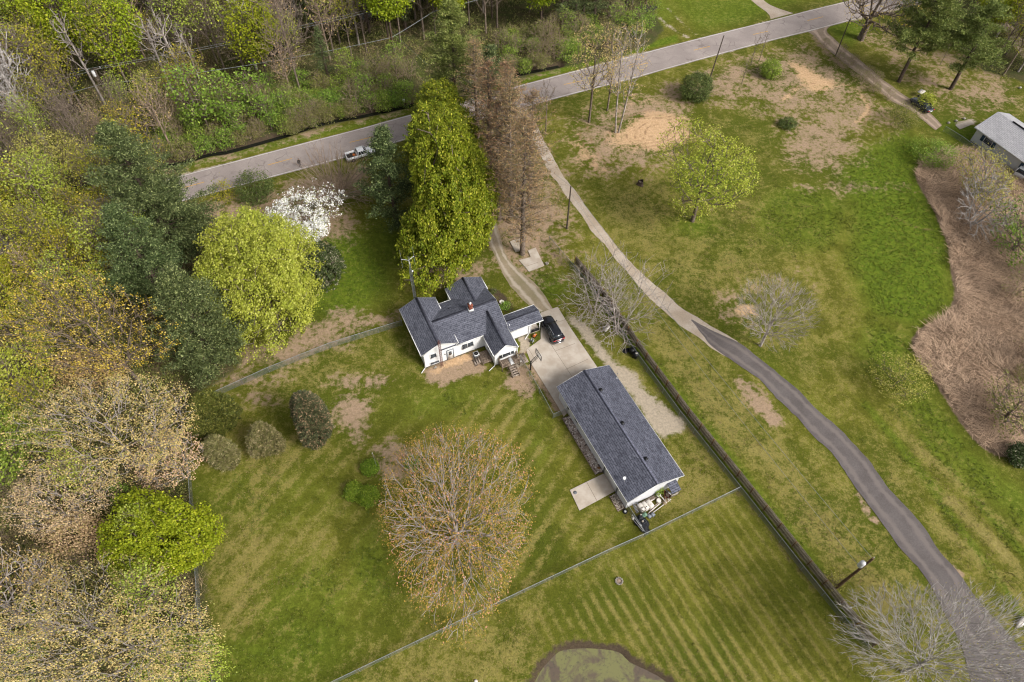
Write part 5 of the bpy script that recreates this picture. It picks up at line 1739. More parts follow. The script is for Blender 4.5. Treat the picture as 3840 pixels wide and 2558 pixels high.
for i, (fb, lf, lab) in enumerate((
    ((-62.35, 46.87, 4.33, 3.90, 6.90, 1.70), 'birch', 'yellow green tree at the left edge beside the tan trees'),
    ((-69.41, 62.16, 4.13, 3.30, 6.30, 1.70), 'bud_yellow', 'mustard yellow budding tree at the left edge'),
    ((-61.54, 65.16, 5.56, 4.45, 7.45, 1.11), 'bud_yellow', 'yellow green tree between the big pine and the gold tree'),
    ((-74.60, 77.94, 4.30, 3.87, 6.87, 1.70), 'bud_yellow', 'mustard tree at the left edge below the bare white tree'),
    ((-67.86, 76.05, 4.35, 3.48, 6.48, 1.37), 'birch', 'pale green tree left of the tall dark pine'),
    ((-73.71, 86.83, 5.32, 4.26, 7.26, 1.12), 'willow', 'grey green budding tree above the pale green one'),
    ((-61.09, 38.24, 3.60, 2.88, 5.88, 1.70), 'shrub_bright', 'olive green tree at the left edge halfway down'),
    ((-55.10, 49.04, 4.73, 3.31, 4.31, 0.65), 'bud_tan', 'low tan tree between the gold and tan trees'),
    ((-33.45, 14.88, 4.66, 2.79, 3.79, 0.70), 'birch', 'low green tree under the largest tan tree'),
    ((-48.96, 27.76, 3.89, 2.33, 3.33, 0.68), 'bud_pink', 'pinkish budding tree left of the lime tree'),
    )):
    T_(fb, 'budding_tree', lab, seed=40 + i, n_t=420, leaf=lf, leafn=34, lsize=0.22, spread=0.55, rt=0.2, lump=0.35, twigs=2, bark='bark')

# pines
def P_(name, base, h, r, label, seed, cat='pine tree', group=None, **kw):
    return plant_tree(name, conifer(name, seed, h, r, **kw), base, label, cat, group)


P_('pine_tree', (-52.15, 74.24), 24.0, 9.4, 'tallest dark green pine at the left end of the road', 51, dens=0.75, tuft=75, nl=.32, nw=.07, spl=.42, step=1.25, hb=2, leaf='pine', rise=0.16, per=6)
P_('pine_tree', (-40.50, 53.48), 20.0, 6.8, 'dark pine in front of the tallest one, beside the yellow green tree', 52, dens=0.85, tuft=75, nl=.32, nw=.07, spl=.40, step=1.15, hb=1.2, leaf='pine', rise=0.12, per=7)
P_('pine_tree', (-50.21, 63.80), 19.5, 6.2, 'dark pine squeezed between the two taller ones', 53, dens=0.8, tuft=70, nl=.32, nw=.07, spl=.40, step=1.2, hb=2, leaf='pine', per=6)
P_('pine_tree', (-18.66, 80.95), 19.5, 4.6, 'ragged blue green pine left of the big maples', 54, dens=0.7, tuft=60, nl=.32, nw=.07, spl=.38, step=1.1, hb=2, leaf='pine', irregular=0.55, per=5)
P_('pine_tree', (-10.17, 105.19), 24.5, 6.8, 'green pine rising behind the maples beside the road', 55, dens=0.7, tuft=60, nl=.34, nw=.07, spl=.42, step=1.2, hb=6, leaf='pine_light', rise=0.3, irregular=0.45, per=5)
P_('pine_tree', (-4.25, 103.54), 18.0, 4.2, 'blue green pine behind the grey dying ones', 56, dens=0.7, tuft=55, nl=.34, nw=.07, spl=.40, step=1.2, hb=6, leaf='pine', rise=0.3, irregular=0.4, per=5)
P_('pine_tree', (75.69, 122.36), 19.5, 6.3, 'broad green pine on the lawn above the parked dark car', 57, dens=0.8, tuft=65, nl=.34, nw=.07, spl=.42, step=1.1, hb=6.5, leaf='pine_light', rise=0.12, expo=0.5, irregular=0.4, per=6)
P_('pine_tree', (85.06, 120.08), 17.0, 5.5, 'second green pine at the edge of the right hand woods', 58, dens=0.75, tuft=60, nl=.34, nw=.07, spl=.42, step=1.1, hb=5, leaf='pine_light', expo=0.5, irregular=0.4)
dy = (('dying_pine_tree', (1.50, 75.10), 25.5, 5.2, 'nearest dying brown pine growing through the broken slab', 61, .75, 5),
      ('dying_pine_tree', (-0.42, 82.11), 26.5, 4.4, 'tall dying brown pine just behind the nearest one', 62, .6, 4),
      ('dying_pine_tree', (-2.27, 82.89), 22.0, 3.6, 'slim dying pine closest to the big maple', 63, .6, 4),
      ('dying_pine_tree', (-0.95, 91.67), 22.5, 3.8, 'orange brown dying pine in the middle of the row', 64, .8, 5),
      ('dying_pine_tree', (-3.96, 92.96), 22.0, 3.6, 'dying grey and brown pine at the road end of the row', 65, .5, 4),
      ('dying_pine_tree', (2.52, 86.35), 21.0, 4.4, 'grey nearly bare pine on the lane side of the row', 66, .25, 3),
      ('dying_pine_tree', (-6.31, 99.62), 21.5, 3.6, 'grey topped dying pine beside the green pine', 67, .4, 4))
for nm_, b_, h_, r_, lab, sd, dn_, tf in dy:
    P_(nm_, b_, h_, r_, lab, sd, cat='dying pine', group='row of dying pines', dens=dn_ * 1.2, tuft=tf + 2, hb=3.5, leaf='pine_brown', bark='bark', rise=0.5, expo=0.5, irregular=0.4, per=5, bare=4, nl=0.5, nw=0.045, step=0.7, crown_from=0.2, rt=0.34)

# small evergreens on the lawn
def spruce(fit, label, seed, leaf, dense=1.0):
    x, y, r, a, hc, sy = fit
    rng = np.random.RandomState(seed)
    h = hc + a
    mbl = MB()
    n = int(1500 * dense)
    f = crown_shape(rng, r, a, hc, 0.3, 40)
    t = rng.uniform(0, 1, n) ** 0.8
    az = rng.uniform(0, 2 * PI, n)
    prof = np.where(t < .25, np.sqrt(np.clip((t + .06) / .31, 0, 1)), np.sqrt(np.clip(1 - ((t - .25) / .75) ** 2, 0, 1)) ** 1.1)
    d = np.c_[np.cos(az), np.sin(az), 0.3 + 0 * az]
    s = f(d / np.linalg.norm(d, axis=1)[:, None]) * rng.uniform(0.72, 1.06, n)
    C_ = np.c_[np.cos(az) * prof * r * s, np.sin(az) * prof * r * s, 0.15 + t * (h - 0.15)]
    sub = np.repeat(C_, 14, 0) + rng.normal(size=(n * 14, 3)) * 0.11
    needles(mbl, rng, sub, 0.30, 0.13, 0.45, np.repeat(np.c_[np.cos(az), np.sin(az), az * 0 + 0.2], 14, 0) * 1.1)
    w_ = MB().tube([(0, 0, -.1), (0, 0, h * 0.9)], 0.10, 6, 0.02)
    br = MB
    return plant_tree('spruce_tree', (w_.data('spruce_trunk', 'bark_dark'), mbl.data('spruce_crown', LM[leaf])), (x, y), label, 'spruce')


spruce((-37.54, 43.28, 1.84, 4.26, 4.26, 1.00), 'olive green spruce nearest the fence corner', 71, 'spruce', 1.2)
spruce((-24.78, 42.39, 2.46, 5.05, 5.05, 1.00), 'largest yard spruce with pinkish top and blue green sides', 72, 'spruce_blue', 1.5)
spruce((-30.94, 41.17, 1.82, 2.54, 2.54, 1.00), 'dry tan green spruce between the two bigger ones', 73, 'spruce_pale')
spruce((-35.21, 38.76, 1.66, 2.99, 2.99, 1.00), 'thin tan and grey spruce nearest the budding trees', 74, 'spruce_pale', 0.8)


def shrub(fit, name, label, seed, leaf, n_c=160, leafn=22, lsize=0.16, spread=0.16, group=None, cat='shrub', twigs=1):
    x, y, r, a, hc, sy = fit
    return plant_tree(name, decid(name, seed, r, a, hc, n_t=40, leaf=leaf, leafn=leafn, n_c=n_c, lsize=lsize, spread=spread, rt=0.05, lump=0.18, inner=0.6, tip=0.008, twigs=twigs), (x, y), label, cat, group)


shrub((-19.06, 34.78, 1.05, 0.74, 0.74, 1.09), 'clipped_shrub', 'left half of the clipped hedge on the lawn', 81, 'hedge', 260)
shrub((-17.31, 34.10, 1.21, 0.85, 0.85, 1.00), 'clipped_shrub', 'right half of the clipped hedge on the lawn', 82, 'hedge', 260)
shrub((-17.60, 38.05, 0.98, 0.59, 0.59, 0.80), 'clipped_shrub', 'small round shrub beside the thin white pole', 83, 'hedge', 140)
shrub((-12.45, 38.68, 0.87, 0.52, 0.52, 1.13), 'clipped_shrub', 'small shrub under the top of the russet budding tree', 84, 'hedge', 140)
shrub((34.48, 116.48, 2.78, 2.23, 2.23, 0.65), 'wild_shrub', 'large round green shrub near the leaning grey pole', 85, 'shrub', 420, 24, 0.2, 0.3)
shrub((50.45, 123.99, 1.84, 1.47, 1.47, 1.43), 'wild_shrub', 'green shrub at the far side of the old yard', 86, 'shrub_bright', 220, 22, 0.2, 0.28)
shrub((50.47, 108.05, 1.55, 0.62, 0.62, 1.12), 'wild_shrub', 'weedy green clump around the weathered stump', 87, 'shrub', 120, 18, 0.18, 0.2)
shrub((52.03, 51.04, 3.29, 2.63, 2.63, 0.95), 'wild_shrub', 'hazy grey green bush beside the reed bed', 88, 'willow', 220, 12, 0.18, 0.5, twigs=30)
shrub((64.44, 40.40, 1.26, 1.01, 1.01, 1.70), 'wild_shrub', 'dark green juniper at the right edge below the reeds', 89, 'rhodo', 260, 24, 0.2, 0.3)
shrub((-42.01, 80.64, 1.47, 1.18, 1.18, 1.27), 'wild_shrub', 'round green shrub left of the white blossoms', 90, 'shrub', 160, 22, 0.2, 0.25)
shrub((-42.91, 87.59, 2.84, 2.27, 2.27, 0.65), 'wild_shrub', 'green thicket beside the road edge line', 91, 'shrub', 260, 20, 0.2, 0.4)
shrub((-48.14, 87.35, 1.87, 1.50, 1.50, 0.90), 'wild_shrub', 'yellowish bush beside the road, left of the green thicket', 92, 'bud_yellow', 90, 9, 0.2, 0.35)
shrub((73.78, 98.91, 3.49, 1.74, 1.74, 0.65), 'wild_shrub', 'bright green bushes at the top of the reed bed', 93, 'shrub_bright', 240, 16, 0.2, 0.4)
shrub((36.64, 24.39, 0.92, 0.64, 0.64, 1.10), 'wild_shrub', 'pale leggy weed at the foot of the transformer pole', 94, 'willow', 60, 10, 0.16, 0.3, twigs=20)
shrub((77.69, 114.16, 1.35, 1.35, 1.35, 1.70), 'wild_shrub', 'small yellow green tree beside the dark car', 95, 'oak', 120, 14, 0.2, 0.35)
shrub((71.69, 108.91, 2.90, 1.74, 1.74, 1.20), 'wild_shrub', 'scrubby bushes between the dark car and the field', 96, 'brush_green', 160, 12, 0.18, 0.5, twigs=12)
shrub((-1.08, 64.37, 0.71, 0.42, 0.42, 1.07), 'garden_plant', 'pale green plant in the flower bed by the house', 97, 'shrub_bright', 70, 16, 0.12, 0.15, cat='plant')
shrub((-2.88, 67.11, 0.39, 0.31, 0.31, 1.12), 'garden_plant', 'small dark shrub at the top of the flower bed', 98, 'shrub', 40, 16, 0.12, 0.12, cat='plant')
for i, (b_, h_) in enumerate((((44.52, 121.23), 6.5), ((47.45, 127.52), 7.0), ((49.52, 129.09), 8.5), ((85.83, 128.22), 6))):
    lab = ('thin leafless sapling in the brown yard, nearest the round shrub', 'thin leafless sapling beside the far green shrub', 'tallest thin sapling behind the far green shrub', 'thin sapling beside the broad green pine')[i]
    plant_tree('sapling', decid('sapling', 200 + i, 0.9, h_ * .38, h_ * .6, n_t=40, leafn=0, rt=0.06, twigs=4, bark='bark', tip=0.01), b_, lab, 'sapling')

# oak and willow on the right
T_((72.55, 137.67, 7.97, 5.58, 9.58, 1.70), 'oak_tree', 'old oak with a thick trunk and tan buds by the road junction', seed=101, n_t=900, leaf='bud_gold', leafn=4, lsize=0.2, spread=0.35, rt=0.55, lump=0.3, twigs=3, bark='bark')
T_((77.56, 89.32, 3.85, 2.89, 4.39, 1.70), 'willow_tree', 'yellow green willow in front of the pale neighbouring house', seed=102, n_t=420, leaf='willow', leafn=18, lsize=0.2, spread=0.45, rt=0.3, lump=0.25, twigs=4, bark='bark_pale')
T_((74.70, 82.80, 4.11, 3.70, 4.20, 1.70), 'bare_tree', 'whitish leafless tree growing out of the reeds below the willow', seed=103, n_t=480, leafn=0, rt=0.2, twigs=4, lump=0.2, bark='bark_white', multi=4, tip=0.016)
T_((78.98, 76.80, 4.03, 3.22, 4.22, 1.70), 'green_tree', 'green tree at the right edge beside the reeds', seed=104, n_t=350, leaf='shrub_bright', leafn=18, lsize=0.24, spread=0.45, rt=0.25, lump=0.25)
T_((64.94, 46.11, 2.92, 2.05, 3.05, 1.49), 'green_tree', 'scrubby green tree in the lower reeds at the right edge', seed=105, n_t=260, leaf='brush_green', leafn=10, lsize=0.22, spread=0.5, rt=0.2, lump=0.3, twigs=4)

# ---------------------------------------------------------------- woods
protos = {
    'bud_green': decid('wood', 301, 4.0, 6.0, 12.0, n_t=300, leaf='birch', leafn=12, lsize=0.3, spread=0.6, rt=0.2, lump=0.45, twigs=2, bark='bark', inner=0.2),
    'bud_olive': decid('wood', 302, 3.6, 5.5, 11.5, n_t=300, leaf='bud_yellow', leafn=9, lsize=0.26, spread=0.6, rt=0.18, lump=0.45, twigs=3, bark='bark', inner=0.2),
    'bare': decid('wood', 303, 3.8, 6.5, 12.0, n_t=420, leafn=0, rt=0.2, lump=0.35, twigs=5, bark='bark', inner=0.15, tip=0.018, twl=1.0),
    'bare_tan': decid('wood', 304, 3.4, 6.0, 11.0, n_t=360, leaf='bud_tan', leafn=2, lsize=0.22, spread=0.5, rt=0.18, lump=0.35, twigs=5, bark='bark_tan', inner=0.15, tip=0.016, twl=1.0),
    'leafy': decid('wood', 305, 4.2, 6.0, 12.5, n_t=320, leaf='lime', leafn=12, n_c=600, lsize=0.34, spread=0.5, rt=0.22, lump=0.4, bark='bark_dark', inner=0.35),
    'bare_pale': decid('wood', 306, 4.2, 6.5, 12.0, n_t=520, leafn=0, rt=0.24, lump=0.4, twigs=4, bark='bark_white', inner=0.2, tip=0.022, twl=0.9),
    'snag': decid('wood', 307, 2.2, 5.0, 11.0, n_t=120, leafn=0, rt=0.2, lump=0.4, twigs=4, bark='bark_pale', inner=0.1, tip=0.02, twl=1.1),
    'young': decid('wood', 308, 1.9, 3.2, 4.4, n_t=150, leaf='shrub_bright', leafn=16, lsize=0.24, spread=0.35, rt=0.09, lump=0.35, bark='bark'),
    'young_brown': decid('wood', 309, 2.4, 2.6, 3.2, n_t=240, leaf='brush_green', leafn=5, lsize=0.2, spread=0.4, rt=0.10, lump=0.35, twigs=6, bark='bark_tan', multi=3, tip=0.012),
    'bush': decid('wood', 310, 2.1, 1.6, 1.5, n_t=120, leaf='shrub_bright', leafn=20, lsize=0.24, spread=0.35, rt=0.07, lump=0.35, bark='bark'),
    'bush_olive': decid('wood', 311, 2.2, 1.7, 1.6, n_t=160, leaf='brush_green', leafn=12, lsize=0.22, spread=0.4, rt=0.07, lump=0.35, twigs=5, bark='bark_tan', tip=0.012),
    'pine': conifer('wood', 312, 15.0, 3.4, hb=3.0, leaf='pine', dens=1.0, tuft=9, per=6),
}
PLAB = {'bud_green': ('budding_tree', 'pale green budding tree in the wet woods beyond the road', 'green budding trees of the far woods'),
        'bud_olive': ('budding_tree', 'olive budding tree in the wet woods beyond the road', 'olive budding trees of the far woods'),
        'bare': ('bare_tree', 'grey brown leafless tree in the wet woods beyond the road', 'leafless trees of the far woods'),
        'bare_tan': ('bare_tree', 'tan twiggy tree in the wet woods beyond the road', 'tan twiggy trees of the far woods'),
        'leafy': ('leafy_tree', 'bright green leafy tree in the woods beyond the road', 'leafy green trees of the far woods'),
        'bare_pale': ('bare_tree', 'whitish leafless tree in the woods at the upper left', 'whitish trees of the far woods'),
        'snag': ('bare_tree', 'tall thin leafless trunk standing in the wet woods', 'thin bare trunks of the far woods'),
        'young': ('young_tree', 'small bright green young tree in the brush by the ditch', 'young trees along the ditch'),
        'young_brown': ('young_tree', 'low brown twiggy tree in the brush by the ditch', 'twiggy small trees along the ditch'),
        'bush': ('green_bush', 'bright green bush in the brush by the ditch', 'green bushes along the ditch'),
        'bush_olive': ('olive_bush', 'olive green bush in the brush by the ditch', 'olive bushes along the ditch'),
        'pine': ('pine_tree', 'dark pine standing in the far woods', 'dark pines of the far woods')}
placed = []


def scatter(poly, n, kinds, weights, seed, mind=3.2, smin=0.8, smax=1.2, region=None, avoid=True, suffix='', tries=40):
    rng = np.random.RandomState(seed)
    P = np.array(poly)
    lo, hi = P.min(0), P.max(0)
    cnt = 0
    for _ in range(n * tries):
        if cnt >= n:
            break
        q = lo + rng.rand(2) * (hi - lo)
        if sdf(q[None], P)[0] > -0.2:
            continue
        if placed and min((q[0] - a) ** 2 + (q[1] - b) ** 2 for a, b in placed) < mind ** 2:
            continue
        if avoid and (dline(q[None], ROADC)[0] < 6.5 or dline(q[None], DITCH)[0] < 0.7):
            continue
        k = kinds[rng.choice(len(kinds), p=np.array(weights) / sum(weights))]
        nm_, lab, grp = PLAB[k]
        if suffix:
            lab = lab.replace('in the wet woods beyond the road', suffix).replace('in the woods beyond the road', suffix).replace('in the brush by the ditch', suffix).replace('standing in the far woods', suffix).replace('standing in the wet woods', suffix).replace('in the woods at the upper left', suffix)
            grp = grp.replace('of the far woods', suffix).replace('along the ditch', suffix)
        o = plant_tree(nm_, protos[k], q, lab, 'bush' if 'bush' in k else 'tree', grp, rng.rand() * 6.28, rng.uniform(smin, smax))
        o.scale = (o.scale[0], o.scale[0], o.scale[0] * rng.uniform(0.88, 1.15))
        placed.append((q[0], q[1]))
        cnt += 1
    return cnt


rd = np.random.RandomState(77)
for i in range(0, len(DITCH) - 1):
    if (20 < i < 62) and not (24 < i < 28 or 40 < i < 43) and rd.rand() < .9:
        nrm = offset_(DITCH, rd.uniform(-0.2, 1.6))[i]
        k_ = ['bush_olive', 'young_brown', 'bush'][rd.choice(3, p=[.5, .3, .2])]
        plant_tree(PLAB[k_][0], protos[k_], nrm, PLAB[k_][1].replace('in the brush by the ditch', 'leaning over the dark ditch water'), 'bush' if 'bush' in k_ else 'tree', PLAB[k_][2].replace('along the ditch', 'leaning over the ditch'), rd.rand() * 6, rd.uniform(.5, .85))
# hand-placed ones that stand out
for k, b_, s_, lab in (
        ('bare_pale', (-83.74, 100.77), 1.15, 'whitish spreading leafless tree at the upper left edge'),
        ('bare_pale', (-88.37, 104.39), 1.0, 'whitish leafless tree cut by the left edge'),
        ('leafy', (-72.16, 116.61), 1.1, 'lime tree with white limbs left of the flooded clearing'),
        ('leafy', (-81.91, 119.27), 1.2, 'bright green tall tree in the upper left woods'),
        ('leafy', (-24.79, 130.84), 1.15, 'bright yellow green tree at the top of the photo left of centre'),
        ('leafy', (-30.61, 138.04), 1.1, 'yellow green tree behind the bright one at the top'),
        ('leafy', (-13.29, 139.21), 1.1, 'bright green tree behind the pole at the top'),
        ('pine', (-36.19, 120.08), 0.75, 'small dark fir between the bare trunks and the bushes'),
        ('pine', (9.72, 139.65), 1.0, 'dark pine at the top right of the woods'),
        ('pine', (5.66, 144.75), 1.05, 'dark pine at the top edge left of the other'),
        ('pine', (14.65, 145.81), 1.0, 'dark pine near the grassy clearing at the top'),
        ('young', (-55.09, 104.19), 1.9, 'narrow bright green tree in the brush opposite the pine'),
        ('young', (-51.07, 105.52), 1.6, 'narrow green tree right of its twin in the brush'),
        ('young', (-47.29, 107.11), 1.5, 'third narrow green tree in the brush'),
        ('bare', (-41.32, 117.15), 1.15, 'tall leafless tree with upswept branches above the ditch'),
        ('bare', (-18.98, 135.77), 1.25, 'leafless tree with long grey trunk at the top centre'),
        ('snag', (-51.30, 124.21), 1.3, 'long leaning grey trunk in the middle of the woods'),
        ('snag', (-59.84, 111.35), 1.2, 'tall thin trunk above the wet brush')):
    o = plant_tree(PLAB[k][0], protos[k], b_, lab, 'tree', None, hash(lab) % 7 if False else len(placed) * 1.3, s_)
    placed.append(b_)

N1 = [(-121.83, 155.07), (-3.54, 159.46), (-2.25, 139.42), (-25.23, 130.83), (-41.55, 122.90), (-63.05, 114.00), (-84.05, 104.46), (-95.92, 99.36)]
scatter(N1, 150, ['bud_green', 'bud_olive', 'bare', 'bare_tan', 'leafy', 'snag', 'pine'], [3, 3, 6, 4, 2.0, 3, 0.3], 5, 3.1, 0.75, 1.2)
scatter([(-39.92, 156.76), (-2.55, 159.48), (-2.28, 141.12), (-25.41, 132.42), (-35.05, 137.12)], 12, ['leafy', 'bud_green'], [3, 1], 15, 2.8, 0.9, 1.15)
scatter([(-3.62, 163.46), (32.02, 166.26), (27.62, 143.43), (15.26, 139.76), (-2.23, 137.75)], 24, ['pine', 'bud_green', 'bare', 'leafy'], [4, 2, 2, 1], 6, 3.0, 0.8, 1.1, suffix='at the top right end of the woods')
scatter([(-98.19, 104.23), (-65.13, 109.93), (-57.40, 111.39), (-55.48, 101.23), (-61.31, 97.31), (-82.43, 89.31), (-90.66, 84.94)], 34, ['bud_olive', 'bare_tan', 'bud_green', 'young_brown', 'bare'], [2, 2, 2, 2, 1], 7, 3.2, 0.6, 0.85, suffix='on the low ground left of the ditch')
BR = [(-65.61, 108.87), (-41.01, 120.00), (-24.56, 124.70), (-20.03, 122.55), (-20.42, 113.37), (-28.65, 110.29), (-35.57, 107.95), (-45.60, 102.37), (-54.07, 98.85), (-60.96, 96.15)]
scatter(BR, 120, ['young', 'young_brown', 'bush', 'bush_olive', 'bare_tan'], [1.8, 2.6, 3.6, 4, 0.4], 8, 2.0, 0.65, 1.05)
scatter([(-4.02, 136.06), (10.61, 138.83), (29.69, 145.22), (30.96, 140.06), (26.83, 135.82), (10.24, 128.68), (4.95, 128.27), (-2.97, 128.13)], 40, ['bush', 'bush_olive', 'young_brown', 'young'], [3.5, 2, 2, 1], 9, 2.0, 0.7, 1.05, suffix='in the scrub beside the road bend')
scatter([(-88.75, 83.94), (-75.14, 82.11), (-57.40, 84.41), (-52.28, 76.58), (-56.41, 64.13), (-55.73, 54.76), (-66.61, 51.71), (-79.40, 63.82)], 24, ['bud_green', 'bud_olive', 'bare_tan', 'young'], [3, 3, 1, 1], 10, 4.5, 0.6, 0.85, suffix='in the belt left of the pines')
scatter([(-72.43, 48.84), (-60.33, 44.96), (-46.83, 35.30), (-37.87, 28.29), (-33.10, 16.44), (-33.53, 11.43), (-54.94, 11.23)], 34, ['bud_olive', 'young_brown', 'bud_green', 'young', 'bush_olive'], [2, 3, 2, 2, 3], 11, 3.6, 0.55, 0.8, suffix='under the tan trees at the lower left')
scatter([(96.63, 161.54), (106.26, 165.77), (130.03, 162.23), (112.05, 124.18), (100.58, 119.64), (95.26, 127.62), (92.30, 136.24)], 34, ['bud_green', 'bud_olive', 'snag', 'bare_tan', 'leafy'], [3, 3, 3, 1, 1], 12, 3.2, 0.75, 1.0, suffix='in the woods at the upper right corner')
scatter([(77.23, 78.45), (82.54, 80.46), (91.94, 78.66), (78.52, 50.70), (69.82, 50.59), (72.10, 60.99)], 12, ['young_brown', 'bush_olive', 'young'], [4, 2, 1], 13, 2.5, 0.7, 1.0, suffix='in the reed bed at the right edge')
scatter([(62.66, 137.65), (64.70, 134.91), (69.70, 124.16), (72.83, 114.98), (70.74, 113.58), (66.47, 121.91)], 12, ['young_brown', 'bush_olive'], [4, 1], 14, 2.0, 0.35, 0.55, suffix='along the dirt track', avoid=False)


scatter([(-43.30, 106.41), (-35.90, 109.90), (-28.90, 112.15), (-28.25, 110.29), (-34.70, 107.58), (-41.84, 103.17)], 16, ['bush_olive', 'young_brown', 'bush'], [3, 2, 1], 16, 1.6, 0.5, 0.8, suffix='overhanging the ditch', avoid=False)
scatter([(-20.66, 115.83), (-15.42, 118.31), (-2.90, 124.34), (-1.99, 121.41), (-14.32, 114.57), (-19.88, 112.03)], 16, ['bush_olive', 'young_brown'], [3, 2], 17, 1.8, 0.5, 0.8, suffix='on the ditch bank behind the maples', avoid=False)
scatter([(-92.20, 91.36), (-71.69, 98.56), (-54.44, 100.28), (-53.49, 98.14), (-69.68, 92.82), (-89.23, 84.97)], 22, ['bush_olive', 'young_brown', 'bush'], [3, 3, 1], 18, 2.0, 0.7, 1.0, suffix='over the left end of the ditch', avoid=False)
scatter([(-89.22, 81.90), (-71.88, 79.18), (-57.94, 88.61), (-55.38, 82.40), (-67.96, 69.07), (-83.06, 68.86)], 16, ['bud_green', 'bud_olive'], [1, 1], 19, 3.0, 0.8, 1.0, suffix='screening the left end of the road', avoid=False)

# ---- ground cover masses
def area_points(poly, n, seed):
    rng = np.random.RandomState(seed)
    P = np.array(poly)
    lo, hi = P.min(0), P.max(0)
    q = lo + rng.rand(int(n * 3.5), 2) * (hi - lo)
    q = q[sdf(q, P) < 0][:n]
    q = q[(dline(q, ROADC) > 5.0)]
    return q, rng


def brush(name, poly, n, mat, seed, h=0.9, size=0.22, per=8, rad=0.45, label='', cat='brush', needle=False, ditch=True):
    q, rng = area_points(poly, n, seed)
    v = vnoise(q, 4.0, seed) + 0.5 * vnoise(q, 1.5, seed + 1)
    q = q[v > 0.62]
    hh = h * (0.3 + vnoise(q, 3.0, seed + 3))
    if ditch:
        keep = dline(q, DITCH) > 0.9
        q, hh = q[keep], hh[keep]
    keep = sdf(q, POND) > 0.5
    q, hh = q[keep], hh[keep]
    base = np.repeat(np.c_[q, hh * 0.6], per, 0)
    P = base + rng.normal(size=base.shape) * np.array([rad, rad, 0.3]) * np.repeat(np.c_[np.ones((len(q), 2)), hh], per, 0)
    P[:, 2] = np.maximum(P[:, 2], 0.02)
    mb = MB()
    if needle:
        P[:, 2] = 0
        needles(mb, rng, P, h, size, 1.0)
    else:
        leaves(mb, rng, P, size, 0.5)
    return stuff(mb.build(name, LM[mat]), label, cat)


WN = [(-124.67, 156.95), (31.79, 164.21), (29.30, 141.73), (24.81, 133.68), (9.34, 128.04), (-2.88, 123.60), (-20.11, 114.47), (-28.83, 111.61), (-45.92, 103.85), (-54.44, 100.28), (-61.31, 97.31), (-81.98, 88.24), (-90.66, 84.94)]
brush('undergrowth', WN, 9000, 'brush_green', 21, 1.1, 0.26, 9, label='low green undergrowth across the woods floor', cat='undergrowth')
brush('dead_brush', WN, 7500, 'brush_brown', 22, 1.5, 0.035, 7, rad=0.5, label='brown dead stems across the woods floor', cat='dead brush', needle=True)
WW = [(-90.17, 83.92), (-57.40, 84.41), (-50.91, 76.60), (-42.32, 64.32), (-39.42, 52.77), (-43.13, 48.85), (-43.71, 45.82), (-40.48, 36.53), (-36.44, 28.30), (-33.75, 20.94), (-30.71, 12.67), (-55.83, 11.22)]
brush('undergrowth', WW, 9000, 'brush_green', 23, 1.0, 0.24, 9, label='low green undergrowth beneath the tan trees on the left', cat='undergrowth')
brush('dead_brush', WW, 9000, 'brush_brown', 24, 1.2, 0.03, 7, rad=0.5, label='brown dead stems beneath the tan trees on the left', cat='dead brush', needle=True)
brush('undergrowth', [(95.25, 157.60), (134.02, 166.36), (108.36, 112.88), (99.83, 121.05), (93.20, 126.83), (90.15, 137.84)], 3000, 'brush_green', 25, 1.0, 0.24, 9, label='low green undergrowth at the upper right corner', cat='undergrowth')

# dead reeds, flattened
q, rng = area_points(REED, 60000, 31)
q = q[(sdf(q, np.array(REED)) < -0.15)]
q = q[(q[:, 0] < 112)]
fl = vnoise(q, 7.0, 4) * 6 + vnoise(q, 2.0, 5) * 3.0
tilt = 0.12 + 0.5 * vnoise(q, 2.5, 6) ** 2
L_ = rng.uniform(0.5, 1.5, len(q))
d3 = np.c_[np.cos(fl + rng.normal(size=len(q)) * .8), np.sin(fl + rng.normal(size=len(q)) * .8), tilt]
d3 /= np.linalg.norm(d3, axis=1)[:, None]
c3 = np.c_[q, 0.05 + 0.3 * rng.rand(len(q)) + 0.3 * vnoise(q, 3, 8)]
sx = np.c_[-d3[:, 1], d3[:, 0], np.zeros(len(q))]
sx /= np.linalg.norm(sx, axis=1)[:, None]
wd = rng.uniform(0.012, 0.034, len(q))[:, None]
V = np.stack([c3 - sx * wd, c3 + sx * wd, c3 + d3 * L_[:, None] + sx * wd * .4, c3 + d3 * L_[:, None] - sx * wd * .4], 1)
mb = MB()
mb.add(V.reshape(-1, 3), np.arange(4 * len(q)).reshape(-1, 4))
stuff(mb.build('dead_reeds', LM['reed']), 'flattened bed of dead pinkish tan reeds along the right edge', 'reeds')

